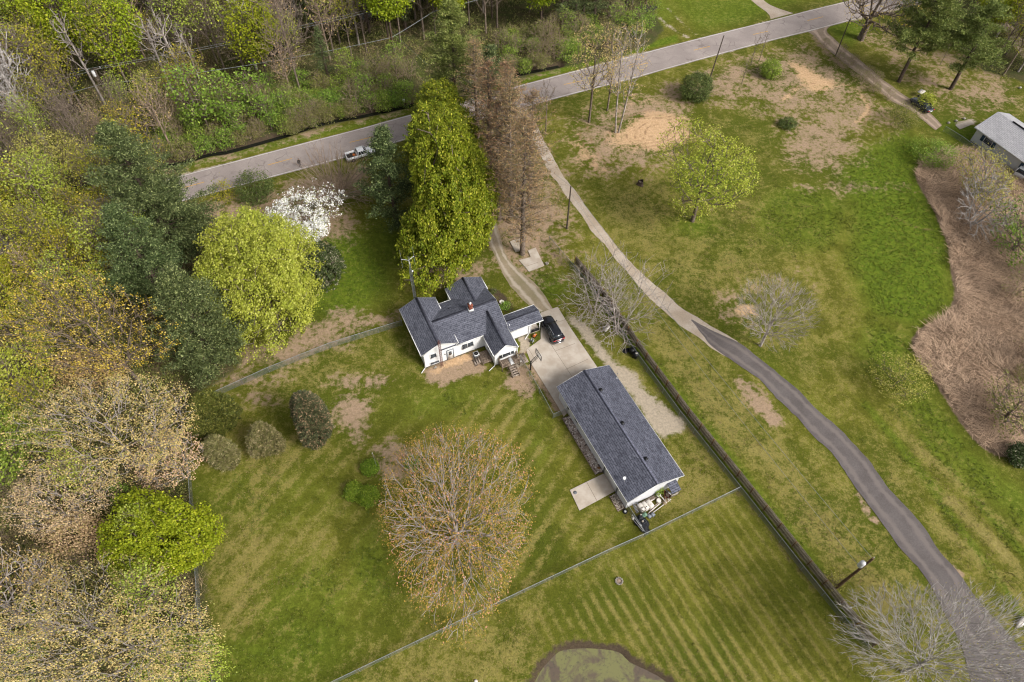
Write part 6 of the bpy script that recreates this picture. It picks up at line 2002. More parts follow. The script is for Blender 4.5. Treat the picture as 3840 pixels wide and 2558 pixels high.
# grass tufts: thicker in lush places, straw coloured in dry ones
def tufts(name, mat, layer, n, seed, h, w, label, poly, per=5, thr=0.3):
    rng = np.random.RandomState(seed)
    P = np.array(poly)
    lo, hi = P.min(0), P.max(0)
    q = lo + rng.rand(n * 2, 2) * (hi - lo)
    q = q[sdf(q, P) < 0]
    ix = np.clip(np.searchsorted(GX, q[:, 0]), 0, NX - 1)
    iy = np.clip(np.searchsorted(GY, q[:, 1]), 0, NY - 1)
    g = lambda k: LAY[k].reshape(NY, NX)[iy, ix]
    bad = np.maximum.reduce([g('gravel'), g('sand'), g('mud'), g('reed'), g('wood')])
    v = g(layer) + 0.6 * vnoise(q, 1.7, seed) if layer else vnoise(q, 2.5, seed) + 0.4 * vnoise(q, 0.8, seed + 2)
    keep = (bad < 0.3) & (v > thr) & (dline(q, ROADC) > 4.2)
    for Z in AVOID:
        keep &= sdf(q, np.array(Z)) > 0.25
    q = q[keep][:n]
    P3 = np.repeat(np.c_[q, np.zeros(len(q))], per, 0) + rng.normal(size=(len(q) * per, 3)) * np.array([.12, .12, 0])
    mb = MB()
    needles(mb, rng, P3, h, w, 0.9)
    return stuff(mb.build(name, LM[mat]), label, 'grass')


def loc2w(root, x, y):
    c, s = math.cos(root.rotation_euler[2]), math.sin(root.rotation_euler[2])
    return (root.location[0] + c * x - s * y, root.location[1] + s * x + c * y)


AVOID = [[loc2w(house, *p) for p in ((-.1, -.1), (8.8, -.1), (8.8, -3.8), (12.3, -3.8), (12.3, -.8), (17.7, -.8), (17.7, 2.3), (12.6, 2.3), (12.6, 9.9), (7, 9.9), (7, 7.5), (5, 7.5), (5, 8.4), (-.1, 8.4))],
         [loc2w(barn, *p) for p in ((-.1, -.1), (7.4, -.1), (7.4, 17.4), (-.1, 17.4))],
         [(4.18, 63.38), (6.71, 64.48), (8.48, 60.55), (11.83, 53.92), (12.19, 51.99), (9.00, 47.79), (7.49, 46.56), (6.95, 45.90), (6.25, 47.42), (2.76, 54.17), (2.04, 56.54), (2.35, 56.92)],
         [(7.33, 35.51), (11.68, 37.77), (13.78, 35.52), (8.39, 32.87)], [(0.95, 73.71), (2.79, 74.37), (2.39, 75.76), (3.56, 76.44), (4.87, 72.67), (2.50, 71.38)],
         list(LL) + list(LR)[::-1], [(-4.14, 78.71), (-2.20, 79.23), (6.05, 63.98), (3.67, 63.46), (-2.86, 74.48)], [(62.13, 139.98), (67.86, 142.82), (79.40, 108.72), (77.56, 107.15)], [(48.60, 21.77), (60.81, 21.90), (56.48, 12.27), (45.16, 12.16)]]
LAWN = [(-39.18, 47.20), (-42.67, 45.17), (-33.37, 20.94), (-30.16, 12.27), (1.43, 12.56), (3.30, 17.24), (15.48, 16.92), (19.54, 12.74), (53.83, 13.06), (66.86, 37.75), (57.68, 50.44), (57.01, 59.23), (66.27, 67.46), (70.25, 82.26), (69.52, 95.01), (75.81, 102.15), (69.49, 120.52), (63.50, 137.34), (27.03, 121.21), (9.69, 113.89), (3.06, 111.09), (-20.74, 90.27), (-43.58, 80.58), (-29.48, 64.49), (-37.89, 56.48)]
tufts('lush_grass', 'grass', 'lush', 60000, 41, 0.18, 0.09, 'tall green grass tufts in the lush parts of the field', LAWN, 4, 0.75)
tufts('mown_grass', 'grass', None, 45000, 42, 0.10, 0.09, 'short green grass tufts across the lawns', LAWN, 4, 0.85)
tufts('dry_grass', 'straw', 'dry', 40000, 43, 0.11, 0.08, 'dry straw coloured tufts across the lawns', LAWN, 4, 0.75)

# ---------------------------------------------------------------- vehicles
def loft(mb, secs):
    """closed skin through mirrored half profiles; secs = [(x, [(y, z), ...])]"""
    rings = []
    for x, pr in secs:
        rings.append([(x, y, z) for y, z in pr] + [(x, -y, z) for y, z in pr[::-1]])
    k = len(rings[0])
    V = np.array([p for r_ in rings for p in r_])
    F = [(i * k + j, i * k + (j + 1) % k, (i + 1) * k + (j + 1) % k, (i + 1) * k + j) for i in range(len(rings) - 1) for j in range(k)]
    mb.add(V, F)
    mb.add(V, [tuple(range(k - 1, -1, -1))])
    mb.add(V, [tuple(range((len(rings) - 1) * k, len(rings) * k))])
    return mb


def carpaint(name, c, metal=0.4, rough=0.22):
    m, nt, b = newmat(name)
    b.inputs['Base Color'].default_value = c
    b.inputs['Metallic'].default_value = metal
    b.inputs['Roughness'].default_value = rough
    b.inputs['Coat Weight'].default_value = 0.6
    b.inputs['Coat Roughness'].default_value = 0.06
    return m


M['car_black'] = carpaint('black_car_paint', (0.012, 0.013, 0.018, 1))
M['car_silver'] = carpaint('silver_car_paint', (0.50, 0.51, 0.53, 1), 0.3, 0.3)
M['car_grey'] = carpaint('dark_grey_car_paint', (0.035, 0.04, 0.05, 1))
M['car_white'] = carpaint('white_car_paint', (0.75, 0.75, 0.76, 1), 0.0, 0.3)
M['red_lamp'] = plain('red_lamp', (0.5, 0.02, 0.02, 1), (0.35, 0.01, 0.01, 1), 3, 0.2)
M['clear_lamp'] = plain('clear_lamp', (0.8, 0.8, 0.82, 1), (0.6, 0.6, 0.62, 1), 3, 0.15)
M['chrome'] = plain('chrome', (0.75, 0.76, 0.78, 1), (0.6, 0.6, 0.62, 1), 3, 0.15, 0.9)
M['autoglass'] = glassmat('car_glass', (0.015, 0.02, 0.025, 1), 0.04)


def prof(w, zb, zs, zt, crown=0.05):
    return [(0.02, zb), (w * 0.86, zb), (w * 0.97, zb + 0.12), (w, (zb + zs) / 2), (w * 0.985, zs), (w * 0.93, zt), (w * 0.5, zt + crown), (0.02, zt + crown * 1.3)]


def wheels(car, xs, y, r, rim='grey_metal'):
    for x in xs:
        for s in (-1, 1):
            t = MB()
            t.lathe([(r * .62, -.11), (r * .94, -.11), (r, -.07), (r, .07), (r * .94, .11), (r * .62, .11)], (0, 0, 0), 20, 'Y')
            w_ = t.build('wheel', 'tyre', car, smooth=False)
            w_.location = (x, s * (y - 0.10), r)
            q = MB()
            q.lathe([(r * .62, -.09), (r * .62, .09)], (0, 0, 0), 16, 'Y')
            for k_ in range(5):
                a = k_ * 2 * PI / 5
                q.beam((0, s * .095, 0), (math.cos(a) * r * .6, s * .095, math.sin(a) * r * .6), .07, .03)
            q.build('rim', rim, w_)


def cabin(car, paint, b0, b1, t0, t1, wb, wt, zb, zt, pillars=True, name='window_glass'):
    """glasshouse between belt and roof, roof skin on top"""
    g = MB()
    V = [(b0, -wb, zb), (b1, -wb * .94, zb), (b1, wb * .94, zb), (b0, wb, zb), (t0, -wt, zt), (t1, -wt, zt), (t1, wt, zt), (t0, wt, zt)]
    g.add(V, [(0, 3, 2, 1), (4, 5, 6, 7), (0, 1, 5, 4), (1, 2, 6, 5), (2, 3, 7, 6), (3, 0, 4, 7)])
    g.build(name, 'autoglass', car)
    r_ = MB()
    loft(r_, [(t0 - .04, [(.02, zt - .02), (wt * .8, zt - .02), (wt * .8, zt + .01), (.02, zt + .02)]), (t0 + .10, [(.02, zt - .02), (wt + .02, zt - .02), (wt - .02, zt + .03), (.02, zt + .07)]), ((t0 + t1) / 2, [(.02, zt - .02), (wt + .03, zt - .02), (wt - .02, zt + .05), (.02, zt + .09)]), (t1 - .08, [(.02, zt - .02), (wt + .02, zt - .02), (wt - .02, zt + .03), (.02, zt + .06)]), (t1 + .05, [(.02, zt - .02), (wt * .85, zt - .02), (wt * .85, zt), (.02, zt + .01)])])
    ro = r_.build('roof', paint, car, smooth=False)
    p = MB()
    for s in (-1, 1):
        p.beam((b1, s * wb * .94, zb), (t1, s * wt, zt), .07, .07)
        p.beam((b0, s * wb, zb), (t0, s * wt, zt), .10, .08)
        for f in (0.36, 0.68) if pillars else (0.5,):
            p.beam((b0 + (b1 - b0) * f, s * (wb * .985), zb), (t0 + (t1 - t0) * f, s * wt, zt), .06, .05)
    p.build('pillars', paint, car)
    return ro


def car_at(rear, front, side, half, name, label, group=None):
    """rear, front = ground points under the wheels of the visible side; side = +1 when that side is the car's left"""
    rear, front = np.array(rear), np.array(front)
    d = front - rear
    ang = math.atan2(d[1], d[0])
    left = np.array([-math.sin(ang), math.cos(ang)])
    c = (rear + front) / 2 - left * side * half
    return empty(name, c, ang, label, 'car', group)


suv = car_at((5.54, 58.27), (4.40, 60.85), 1, 0.82, 'parked_car', 'shiny black SUV parked on the concrete driveway beside the house')
mb = MB()
loft(mb, [(-2.38, prof(.72, .48, .72, .95)), (-2.30, prof(.88, .34, .86, 1.04)), (-1.9, prof(.96, .26, .92, 1.08)), (-0.6, prof(.97, .24, .94, 1.08)), (0.75, prof(.97, .24, .92, 1.05)), (1.0, prof(.97, .24, .90, 1.04, .04)), (1.7, prof(.95, .26, .84, .98, .06)), (2.15, prof(.88, .30, .76, .88, .06)), (2.38, prof(.70, .38, .62, .74, .04))])
mb.build('body', 'car_black', suv, smooth=False)
cabin(suv, 'car_black', -2.28, 1.02, -1.92, 0.25, .90, .66, 1.05, 1.68)
for s in (-1, 1):
    MB().tube([(-1.75, s * .60, 1.70), (-1.6, s * .60, 1.79), (-.1, s * .60, 1.80), (.12, s * .60, 1.72)], .025, 6).build('roof_rail', 'chrome', suv)
    m_ = MB().blob((.78, s * 1.06, 1.12), (.09, .12, .09), 1)
    m_.build('mirror', 'car_black', suv)
    MB().box2((2.02, min(s * .55, s * .84), .70), (2.30, max(s * .55, s * .84), .82)).build('headlight', 'clear_lamp', suv)
    MB().box2((-2.37, min(s * .40, s * .88), .93), (-2.22, max(s * .40, s * .88), 1.05)).build('taillight', 'red_lamp', suv)
MB().box2((-2.40, -.42, .97), (-2.30, .42, 1.01)).build('light_bar', 'red_lamp', suv)
MB().box2((-2.43, -.26, .72), (-2.37, .26, .86)).build('licence_plate', 'clear_lamp', suv)
MB().box2((-2.45, -.80, .34), (-2.36, .80, .42)).build('bumper_trim', 'chrome', suv)
wheels(suv, (-1.43, 1.43), .97, .36)

trk = car_at((-28.23, 96.59), (-25.02, 98.23), -1, 0.80, 'pickup_truck', 'white and silver pickup truck with an extended cab pulled over on the road shoulder')
trk['category'] = 'pickup truck'
mb = MB()
loft(mb, [(-0.62, prof(.90, .42, .92, 1.04, .02)), (0.9, prof(.92, .42, .92, 1.04, .02)), (1.15, prof(.92, .42, .90, 1.04, .04)), (1.9, prof(.92, .44, .86, 1.00, .06)), (2.35, prof(.88, .44, .80, .94, .05)), (2.58, prof(.78, .46, .70, .84, .03))])
mb.build('body', 'car_white', trk)
bed = MB()
bed.box2((-2.55, -.92, .42), (-.66, -.80, 1.06))
bed.box2((-2.55, .80, .42), (-.66, .92, 1.06))
bed.box2((-2.60, -.90, .42), (-2.50, .90, 1.05))
bed.box2((-.74, -.80, .42), (-.66, .80, 1.10))
bo = bed.build('cargo_bed', 'car_white', trk)
MB().box2((-2.5, -.80, .55), (-.74, .80, .62)).build('bed_liner', 'black', bo)
MB().box2((-2.5, -.80, 1.06), (-.74, -.78, 1.09)).build('bed_rail', 'black', bo)
cabin(trk, 'car_white', -.62, 1.25, -.50, .55, .86, .66, 1.03, 1.62)
for s in (-1, 1):
    MB().blob((.95, s * 1.04, 1.15), (.10, .12, .11), 2).build('mirror', 'car_silver', trk)
    MB().box2((2.40, min(s * .48, s * .80), .68), (2.58, max(s * .48, s * .80), .84)).build('headlight', 'clear_lamp', trk)
    MB().box2((-2.63, min(s * .72, s * .90), .70), (-2.58, max(s * .72, s * .90), 1.0)).build('taillight', 'red_lamp', trk)
MB().box2((-2.72, -.85, .45), (-2.60, .85, .60)).build('bumper', 'chrome', trk)
MB().box2((2.52, -.82, .42), (2.68, .82, .60)).build('bumper', 'grey_metal', trk)
wheels(trk, (-1.62, 1.62), .92, .37)
tag(MB().blob((0, 0, .18), (.30, .26, .18), 5).blob((.5, .1, .14), (.18, .2, .14), 6).build('orange_bag', 'orange'), 'orange bundle lying in the bed of the white pickup', 'bag').location = (trk.location[0] - 1.2 * math.cos(trk.rotation_euler[2]), trk.location[1] - 1.2 * math.sin(trk.rotation_euler[2]), .62)

sed = car_at((77.21, 112.22), (75.68, 115.30), 1, 0.78, 'parked_car', 'dark grey sedan parked at the end of the dirt track behind scrubby bushes')
mb = MB()
loft(mb, [(-2.32, prof(.70, .42, .70, .86)), (-2.2, prof(.84, .30, .80, .96)), (-1.5, prof(.90, .24, .84, .98)), (0.6, prof(.91, .22, .82, .94)), (1.0, prof(.91, .22, .80, .92, .04)), (1.8, prof(.87, .24, .74, .84, .05)), (2.3, prof(.68, .34, .58, .66, .03))])
mb.build('body', 'car_grey', sed)
cabin(sed, 'car_grey', -1.75, 1.05, -1.05, 0.25, .84, .60, .95, 1.42)
for s in (-1, 1):
    MB().box2((-2.34, min(s * .45, s * .82), .74), (-2.18, max(s * .45, s * .82), .88)).build('taillight', 'red_lamp', sed)
    MB().blob((.78, s * .98, 1.0), (.08, .1, .07), 1).build('mirror', 'car_grey', sed)
    MB().tube([(-1.6, s * .80, 1.0), (-1.1, s * .64, 1.38), (.2, s * .62, 1.42), (.95, s * .80, 1.0)], .02, 5).build('window_trim', 'chrome', sed)
MB().box2((-2.38, -.3, .55), (-2.31, .3, .72)).build('licence_plate', 'clear_lamp', sed)
wheels(sed, (-1.38, 1.38), .90, .33)

van = empty('parked_van', (88.81, 95.54), math.radians(40), 'white van mostly cut off by the right edge below the pale house', 'van')
mb = MB()
loft(mb, [(-2.4, prof(.85, .35, .9, 1.05)), (1.2, prof(.95, .3, .9, 1.05)), (2.0, prof(.9, .3, .8, .95)), (2.4, prof(.75, .35, .65, .8))])
mb.build('body', 'car_white', van)
cabin(van, 'car_white', -2.35, 1.5, -2.2, .7, .9, .75, 1.03, 1.85)
wheels(van, (-1.5, 1.5), .94, .36)

# ---------------------------------------------------------------- person on the road
def person(loc, rz, label):
    joints = {'pelvis': (0, 0, .95, .155), 'waist': (0, 0, 1.12, .135), 'chest': (0, 0, 1.34, .165), 'neck': (0, .01, 1.50, .06), 'chin': (0, .03, 1.58, .075), 'head': (0, .02, 1.67, .098), 'crown': (0, .0, 1.74, .07)}
    edges = [('pelvis', 'waist'), ('waist', 'chest'), ('chest', 'neck'), ('neck', 'chin'), ('chin', 'head'), ('head', 'crown')]
    for s, nm, ph in ((-1, 'l', .16), (1, 'r', -.14)):
        j = {nm + 'hip': (s * .10, 0, .88, .11), nm + 'knee': (s * .11, ph * .9 + .04, .50, .072), nm + 'ankle': (s * .11, ph * 1.2 - .02, .10, .045), nm + 'toe': (s * .12, ph * 1.2 + .15, .05, .04),
             nm + 'sho': (s * .19, 0, 1.42, .075), nm + 'elb': (s * .27, -ph * .6 - .02, 1.14, .052), nm + 'wri': (s * .28, .20 - ph * .3, .98, .034), nm + 'palm': (s * .28, .26 - ph * .3, .96, .030)}
        joints.update(j)
        edges += [('pelvis', nm + 'hip'), (nm + 'hip', nm + 'knee'), (nm + 'knee', nm + 'ankle'), (nm + 'ankle', nm + 'toe'), ('chest', nm + 'sho'), (nm + 'sho', nm + 'elb'), (nm + 'elb', nm + 'wri'), (nm + 'wri', nm + 'palm')]
        px, py, pz, _ = joints[nm + 'palm']
        for f in range(4):
            L = (.065, .075, .07, .055)[f]
            a, b_ = nm + 'f%da' % f, nm + 'f%db' % f
            joints[a] = (px + (f - 1.5) * .018, py + L * .6, pz - .012, .009)
            joints[b_] = (px + (f - 1.5) * .018, py + L, pz - .045, .008)
            edges += [(nm + 'palm', a), (a, b_)]
        joints[nm + 't'] = (px - s * .05, py + .02, pz - .01, .010)
        edges.append((nm + 'palm', nm + 't'))
    keys = list(joints)
    me = bpy.data.meshes.new('person')
    me.from_pydata([joints[k][:3] for k in keys], [(keys.index(a), keys.index(b_)) for a, b_ in edges], [])
    o = bpy.data.objects.new('person', me)
    COL.objects.link(o)
    sk = o.modifiers.new('Skin', 'SKIN')
    for i, k in enumerate(keys):
        me.skin_vertices[0].data[i].radius = (joints[k][3],) * 2
        me.skin_vertices[0].data[i].use_root = (k == 'pelvis')
    ss = o.modifiers.new('Sub', 'SUBSURF')
    ss.levels = ss.render_levels = 1
    m, nt, b = newmat('clothed_figure')
    tc = nd(nt, 'ShaderNodeTexCoord')
    sp = nd(nt, 'ShaderNodeSeparateXYZ')
    nt.links.new(tc.outputs['Object'], sp.inputs[0])
    c = mixrgb(nt, math_(nt, 'GREATER_THAN', sp.outputs['Z'], 0.99), C(96, 90, 92), C(34, 34, 38))
    c = mixrgb(nt, math_(nt, 'GREATER_THAN', sp.outputs['Z'], 1.52), c, C(196, 150, 126))
    c = mixrgb(nt, math_(nt, 'LESS_THAN', sp.outputs['Z'], 0.10), c, C(30, 30, 30))
    nt.links.new(c, b.inputs['Base Color'])
    b.inputs['Roughness'].default_value = 0.85
    me.materials.append(m)
    o.location = (loc[0], loc[1], 0.03)
    o.rotation_euler = (0, 0, rz)
    tag(o, label, 'person')
    h = MB().blob((0, -.02, 1.72), (.105, .12, .085), 2, 12, 8, .05)
    h.build('hair', 'black', o)
    fc = MB()
    fc.blob((0, .115, 1.655), (.014, .02, .022), 1, 6, 4)
    fc.box2((-.025, .098, 1.60), (.025, .108, 1.61))
    for s in (-1, 1):
        fc.blob((s * .035, .10, 1.69), (.012, .01, .009), 1, 6, 4)
        fc.blob((s * .10, .01, 1.66), (.012, .025, .035), 1, 6, 4)
    fc.build('face', 'tan_board', o)
    return o


person((-37.11, 95.15), math.radians(200), 'person in a dark jacket and grey trousers walking along the road edge')

# ---------------------------------------------------------------- things around the house
def hp(x, y, z=0.0):
    p = loc2w(house, x, y)
    return (p[0], p[1], z)


def bp_(x, y, z=0.0):
    p = loc2w(barn, x, y)
    return (p[0], p[1], z)


def at(name, p, rz, label, cat, group=None):
    return empty(name, p, rz, label, cat, group)


def planks(mb, x0, x1, y0, y1, z, w=0.13, along='y', t=0.035, seed=1):
    rg_ = random.Random(seed)
    a, b_ = (x0, x1) if along == 'y' else (y0, y1)
    n = max(1, int((b_ - a) / (w + 0.012)))
    for i in range(n):
        c = a + (i + .5) * (b_ - a) / n
        dz = rg_.uniform(-.004, .004)
        if along == 'y':
            mb.box((c, (y0 + y1) / 2, z + dz), ((b_ - a) / n - .012, y1 - y0, t))
        else:
            mb.box(((x0 + x1) / 2, c, z + dz), (x1 - x0, (b_ - a) / n - .012, t))


ac = at('air_conditioner', hp(7.10, -1.15), HA, 'pale square air conditioning unit standing beside the low wooden deck', 'air conditioner')
MB().box2((-.36, -.36, 0.05), (.36, .36, .82)).build('cabinet', 'grey_metal', ac)
MB().box2((-.38, -.38, .82), (.38, .38, .88)).build('top_cover', 'white_metal', ac)
mb = MB()
for r_ in (.09, .16, .23, .29):
    mb.tube([(r_ * math.cos(t), r_ * math.sin(t), .895) for t in np.linspace(0, 6.283, 20)], .009, 4, caps=False)
mb.lathe([(0.30, .872), (0.30, .884)], (0, 0, 0), 20)
mb.build('fan_grille', 'black', ac)
MB().lathe([(.07, .885), (.07, .91), (.02, .92)], (0, 0, 0), 10).build('fan_hub', 'grey_metal', ac)
MB().box2((-.45, -.45, -.02), (.45, .45, .05)).build('pad', 'concrete', ac)

dk = at('wooden_deck', hp(7.35, -2.95), HA, 'low weathered wooden deck in the corner of the white house', 'deck')
mb = MB()
planks(mb, 0, 1.45, 0, 1.95, .62, along='x')
mb.build('deck_boards', 'wood_grey', dk)
mb = MB()
for e in (((0, 0, .52), (1.45, 0, .52)), ((0, 1.95, .52), (1.45, 1.95, .52)), ((0, 0, .52), (0, 1.95, .52)), ((1.45, 0, .52), (1.45, 1.95, .52))):
    mb.beam(e[0], e[1], .04, .16)
mb.build('deck_frame', 'wood_grey', dk)
for q in ((.08, .08), (1.37, .08), (.08, 1.87), (1.37, 1.87)):
    MB().box((q[0], q[1], .28), (.1, .1, .56)).build('post', 'wood_grey', dk)
for i in range(3):
    st = MB()
    z = .46 - i * .16
    st.box((-.18 - i * .30, .92, z), (.30, 1.05, .045))
    st.box((-.04 - i * .30, .92, z - .08), (.025, 1.0, .12))
    st.build('step', 'wood_light', dk)
mb = MB()
for y_ in (.40, 1.44):
    mb.beam((0, y_, .50), (-.98, y_, .02), .04, .18)
mb.build('stringer', 'wood_grey', dk)

ps = at('wooden_steps', hp(9.35, -3.68), HA, 'raised weathered stair landing with railings and steps at the front gable', 'stairs')
mb = MB()
planks(mb, 0, 2.75, -1.30, 0, .92, along='y', seed=3)
mb.build('landing_boards', 'wood_grey', ps)
for q in ((.06, -1.24), (2.69, -1.24), (.06, -.06), (2.69, -.06), (.95, -1.24), (1.95, -1.24)):
    MB().box((q[0], q[1], .92), (.09, .09, 1.86)).build('post', 'wood_grey', ps)
mb = MB()
for a, b_ in (((.06, -.06, 1.8), (.06, -1.24, 1.8)), ((.06, -1.24, 1.8), (.95, -1.24, 1.8)), ((1.95, -1.24, 1.8), (2.69, -1.24, 1.8)), ((2.69, -1.24, 1.8), (2.69, -.06, 1.8))):
    mb.beam(a, b_, .09, .04)
    mb.beam((a[0], a[1], 1.05), (b_[0], b_[1], 1.05), .04, .08)
    L_ = math.dist(a, b_)
    k_ = int(L_ / .16)
    for i in range(1, k_):
        t = i / k_
        mb.box((a[0] + (b_[0] - a[0]) * t, a[1] + (b_[1] - a[1]) * t, 1.42), (.035, .035, .74))
mb.build('railing', 'wood_grey', ps)
for i in range(5):
    MB().box((1.45, -1.46 - i * .29, .92 - (i + 1) * .155), (.98, .28, .045)).build('step', 'wood_light', ps)
mb = MB()
for x_ in (.95, 1.95):
    mb.beam((x_, -1.30, .86), (x_, -2.85, .02), .04, .24)
mb.build('stringer', 'wood_grey', ps)
for x_ in (.93, 1.97):
    mb = MB()
    mb.beam((x_, -1.26, 1.78), (x_, -2.80, .92), .05, .09)
    mb.box((x_, -2.76, .46), (.08, .08, .92))
    mb.box((x_, -2.0, .90), (.05, .05, .9))
    mb.build('handrail', 'wood_light', ps)

hd = at('half_barrel', hp(10.95, -4.45), HA, 'white half round tank lid lying on the stair landing', 'barrel')
mb = MB()
V, Fq = [], []
n = 12
for j, y_ in enumerate((-.55, -.53, .53, .55)):
    rr_ = (.22, .26, .26, .22)[j]
    for i in range(n + 1):
        t = PI * i / n
        V.append((rr_ * math.cos(t), y_, .95 + rr_ * math.sin(t)))
for j in range(3):
    for i in range(n):
        Fq.append((j * (n + 1) + i, j * (n + 1) + i + 1, (j + 1) * (n + 1) + i + 1, (j + 1) * (n + 1) + i))
mb.add(V, Fq)
mb.add(V, [tuple(range(n, -1, -1))])
mb.add(V, [tuple(range(3 * (n + 1), 4 * (n + 1)))])
mb.build('shell', 'white_metal', hd)
MB().box((0, -.56, 1.02), (.12, .03, .12)).build('handle', 'grey_metal', hd)

# lattice towers
def lattice(name, loc, h, w, label, mat, antenna):
    o = at(name, loc, HA, label, 'antenna tower')
    cr = [(w * math.cos(a), w * math.sin(a)) for a in (math.radians(90), math.radians(210), math.radians(330))]
    for x_, y_ in cr:
        MB().tube([(x_, y_, -.1), (x_, y_, h)], .028, 5).build('leg', mat, o)
    mb = MB()
    k_ = int(h / .38)
    for i in range(k_):
        z0, z1_ = h * i / k_, h * (i + 1) / k_
        for q in range(3):
            a, b_ = cr[q], cr[(q + 1) % 3]
            mb.tube([(*a, z0), (*b_, z1_)], .016, 4)
            mb.tube([(*a, z1_), (*b_, z1_)], .014, 4)
    mb.build('lattice', mat, o)
    if antenna:
        mb = MB()
        top = h
        for x_, y_ in cr:
            mb.tube([(x_, y_, top), (x_ * .2, y_ * .2, top + .55)], .02, 4)
        mb.build('top_bracket', mat, o)
        MB().tube([(0, 0, top), (0, 0, top + 2.6)], .032, 6).build('mast', 'galv', o)
        mb = MB()
        zc = top + 1.9
        for a in (math.radians(25), math.radians(145), math.radians(265)):
            mb.tube([(0, 0, zc), (1.0 * math.cos(a), 1.0 * math.sin(a), zc)], .035, 5)
        mb.build('antenna_arm', 'white_metal', o)
        for a in (math.radians(25), math.radians(145), math.radians(265)):
            x_, y_ = 1.0 * math.cos(a), 1.0 * math.sin(a)
            MB().tube([(x_, y_, zc - 1.7), (x_, y_, zc + 1.7)], .022, 5).build('antenna_rod', 'galv', o)
        MB().blob((.25, .0, top - .35), (.16, .13, .18), 4).build('dish_box', 'white_metal', o)
    return o


lattice('lattice_tower', hp(2.18, 9.0), 10.2, .20, 'taller lattice tower with a three armed antenna behind the left gable', 'grey_metal', True)
lattice('lattice_tower', hp(2.16, -.62), 6.0, .19, 'short rusty red lattice tower in front of the left gable', 'rust', False)

# basketball hoop
m, nt, b = newmat('clear_acrylic')
b.inputs['Roughness'].default_value = 0.1
b.inputs['Base Color'].default_value = (.7, .7, .68, 1)
tr = nd(nt, 'ShaderNodeBsdfTransparent')
mx = nd(nt, 'ShaderNodeMixShader')
mx.inputs[0].default_value = 0.3
nt.links.new(tr.outputs[0], mx.inputs[1])
nt.links.new(b.outputs[0], mx.inputs[2])
nt.links.new(mx.outputs[0], nt.nodes['Material Output'].inputs[0])
M['clear_panel'] = m
hb0 = np.array((0.85, 151.89)) if False else None
bh = at('basketball_hoop', (2.60, 53.26), math.radians(28), 'black basketball hoop with a clear backboard beside the concrete driveway', 'basketball hoop')
MB().box((0, 0, 1.05), (.16, .16, 2.1)).build('pole', 'black', bh)
mb = MB()
for s in (-1, 1):
    mb.beam((0, s * .09, 2.05), (1.05, s * .09, 2.85), .05, .06)
    mb.beam((0, s * .09, 1.65), (1.05, s * .09, 2.45), .05, .06)
    mb.beam((0, s * .09, 2.05), (-.45, s * .09, 1.75), .05, .05)
mb.build('arm', 'black', bh)
bd_ = MB().box((1.15, 0, 2.95), (.03, 1.50, .98)).build('backboard', 'clear_panel', bh)
mb = MB()
mb.box((1.15, -.77, 2.95), (.07, .05, 1.10))
mb.box((1.15, .77, 2.95), (.07, .05, 1.10))
mb.box((1.15, 0, 3.47), (.068, 1.50, .06))
mb.box((1.15, 0, 2.43), (.068, 1.50, .06))
mb.build('frame', 'black', bd_)
MB().tube([(1.42 + .23 * math.cos(t), .23 * math.sin(t), 2.62) for t in np.linspace(0, 6.283, 18)], .012, 5, caps=False).build('rim', 'white_metal', bh)
mb = MB()
mb.box((1.18, 0, 2.75), (.02, .6, .03))
mb.build('target_mark', 'white_metal', bd_)

# small things
mb = MB()
hr = at('hose_reel', hp(15.35, -2.1), HA + .3, 'grey hose reel cart by the downspout on the driveway', 'hose reel')
MB().lathe([(.22, -.18), (.22, -.16), (.12, -.15), (.12, .15), (.22, .16), (.22, .18)], (0, 0, .38), 14, 'Y').build('drum', 'grey_metal', hr)
mb = MB()
for s in (-.2, .2):
    mb.beam((-.25, s, .05), (.15, s, .75), .03)
    mb.beam((.25, s, .05), (0, s, .40), .03)
mb.beam((.15, -.2, .75), (.15, .2, .75), .03)
mb.build('frame', 'white_metal', hr)
for s in (-.25, .25):
    MB().lathe([(.11, -.02), (.11, .02)], (-.22, s, .11), 10, 'Y').build('wheel', 'tyre', hr)
tr2 = at('toy_tractor', hp(16.1, -1.35), HA + .5, 'small orange toy tractor against the carport screen', 'toy')
MB().box((0, 0, .28), (.62, .34, .2)).box((-.15, 0, .46), (.2, .3, .2)).build('body', 'orange', tr2)
MB().lathe([(.10, -.03), (.10, .03)], (0, 0, .50), 10, 'Z').build('seat', 'plastic_white', tr2)
for x_ in (-.2, .22):
    for s in (-.2, .2):
        MB().lathe([(.14, -.05), (.14, .05)], (x_, s, .14), 12, 'Y').build('wheel', 'black', tr2)
pl_ = at('plank_stack', hp(13.0, -4.1), HA - PI / 2 - .05, 'stack of weathered planks on the gravel beside the stair landing', 'planks')
for i in range(5):
    MB().box((0.0 + (i % 2) * .06, -.36 + i * .18, .05 + (i % 2) * .05), (1.7, .15, .05), .02 * (i - 2)).build('plank', 'wood_light', pl_)
tag(MB().blob((0, 0, .16), (.22, .2, .18), 3).build('white_pail', 'plastic_white'), 'round white pail at the corner of the stair fence', 'pail').location = (1.18, 54.59) + (0,)
pr_ = at('flat_rock', hp(.95, -.55), .4, 'pale triangular slab of rock at the foot of the left gable', 'rock')
MB().prism([(0, 0), (.55, .1), (.35, .38)], 0, .10).build('slab', 'stone', pr_)
bbth = at('bird_bath', hp(6.2, 8.65), 0, 'pale hexagonal bird bath in the notch behind the house', 'bird bath')
MB().lathe([(.16, 0), (.10, .08), (.08, .55), (.14, .62)], (0, 0, 0), 10).build('pedestal', 'stone', bbth)
MB().lathe([(.10, .62), (.38, .70), (.40, .76), (.34, .76), (.05, .70)], (0, 0, 0), 6).build('bowl', 'plastic_white', bbth)
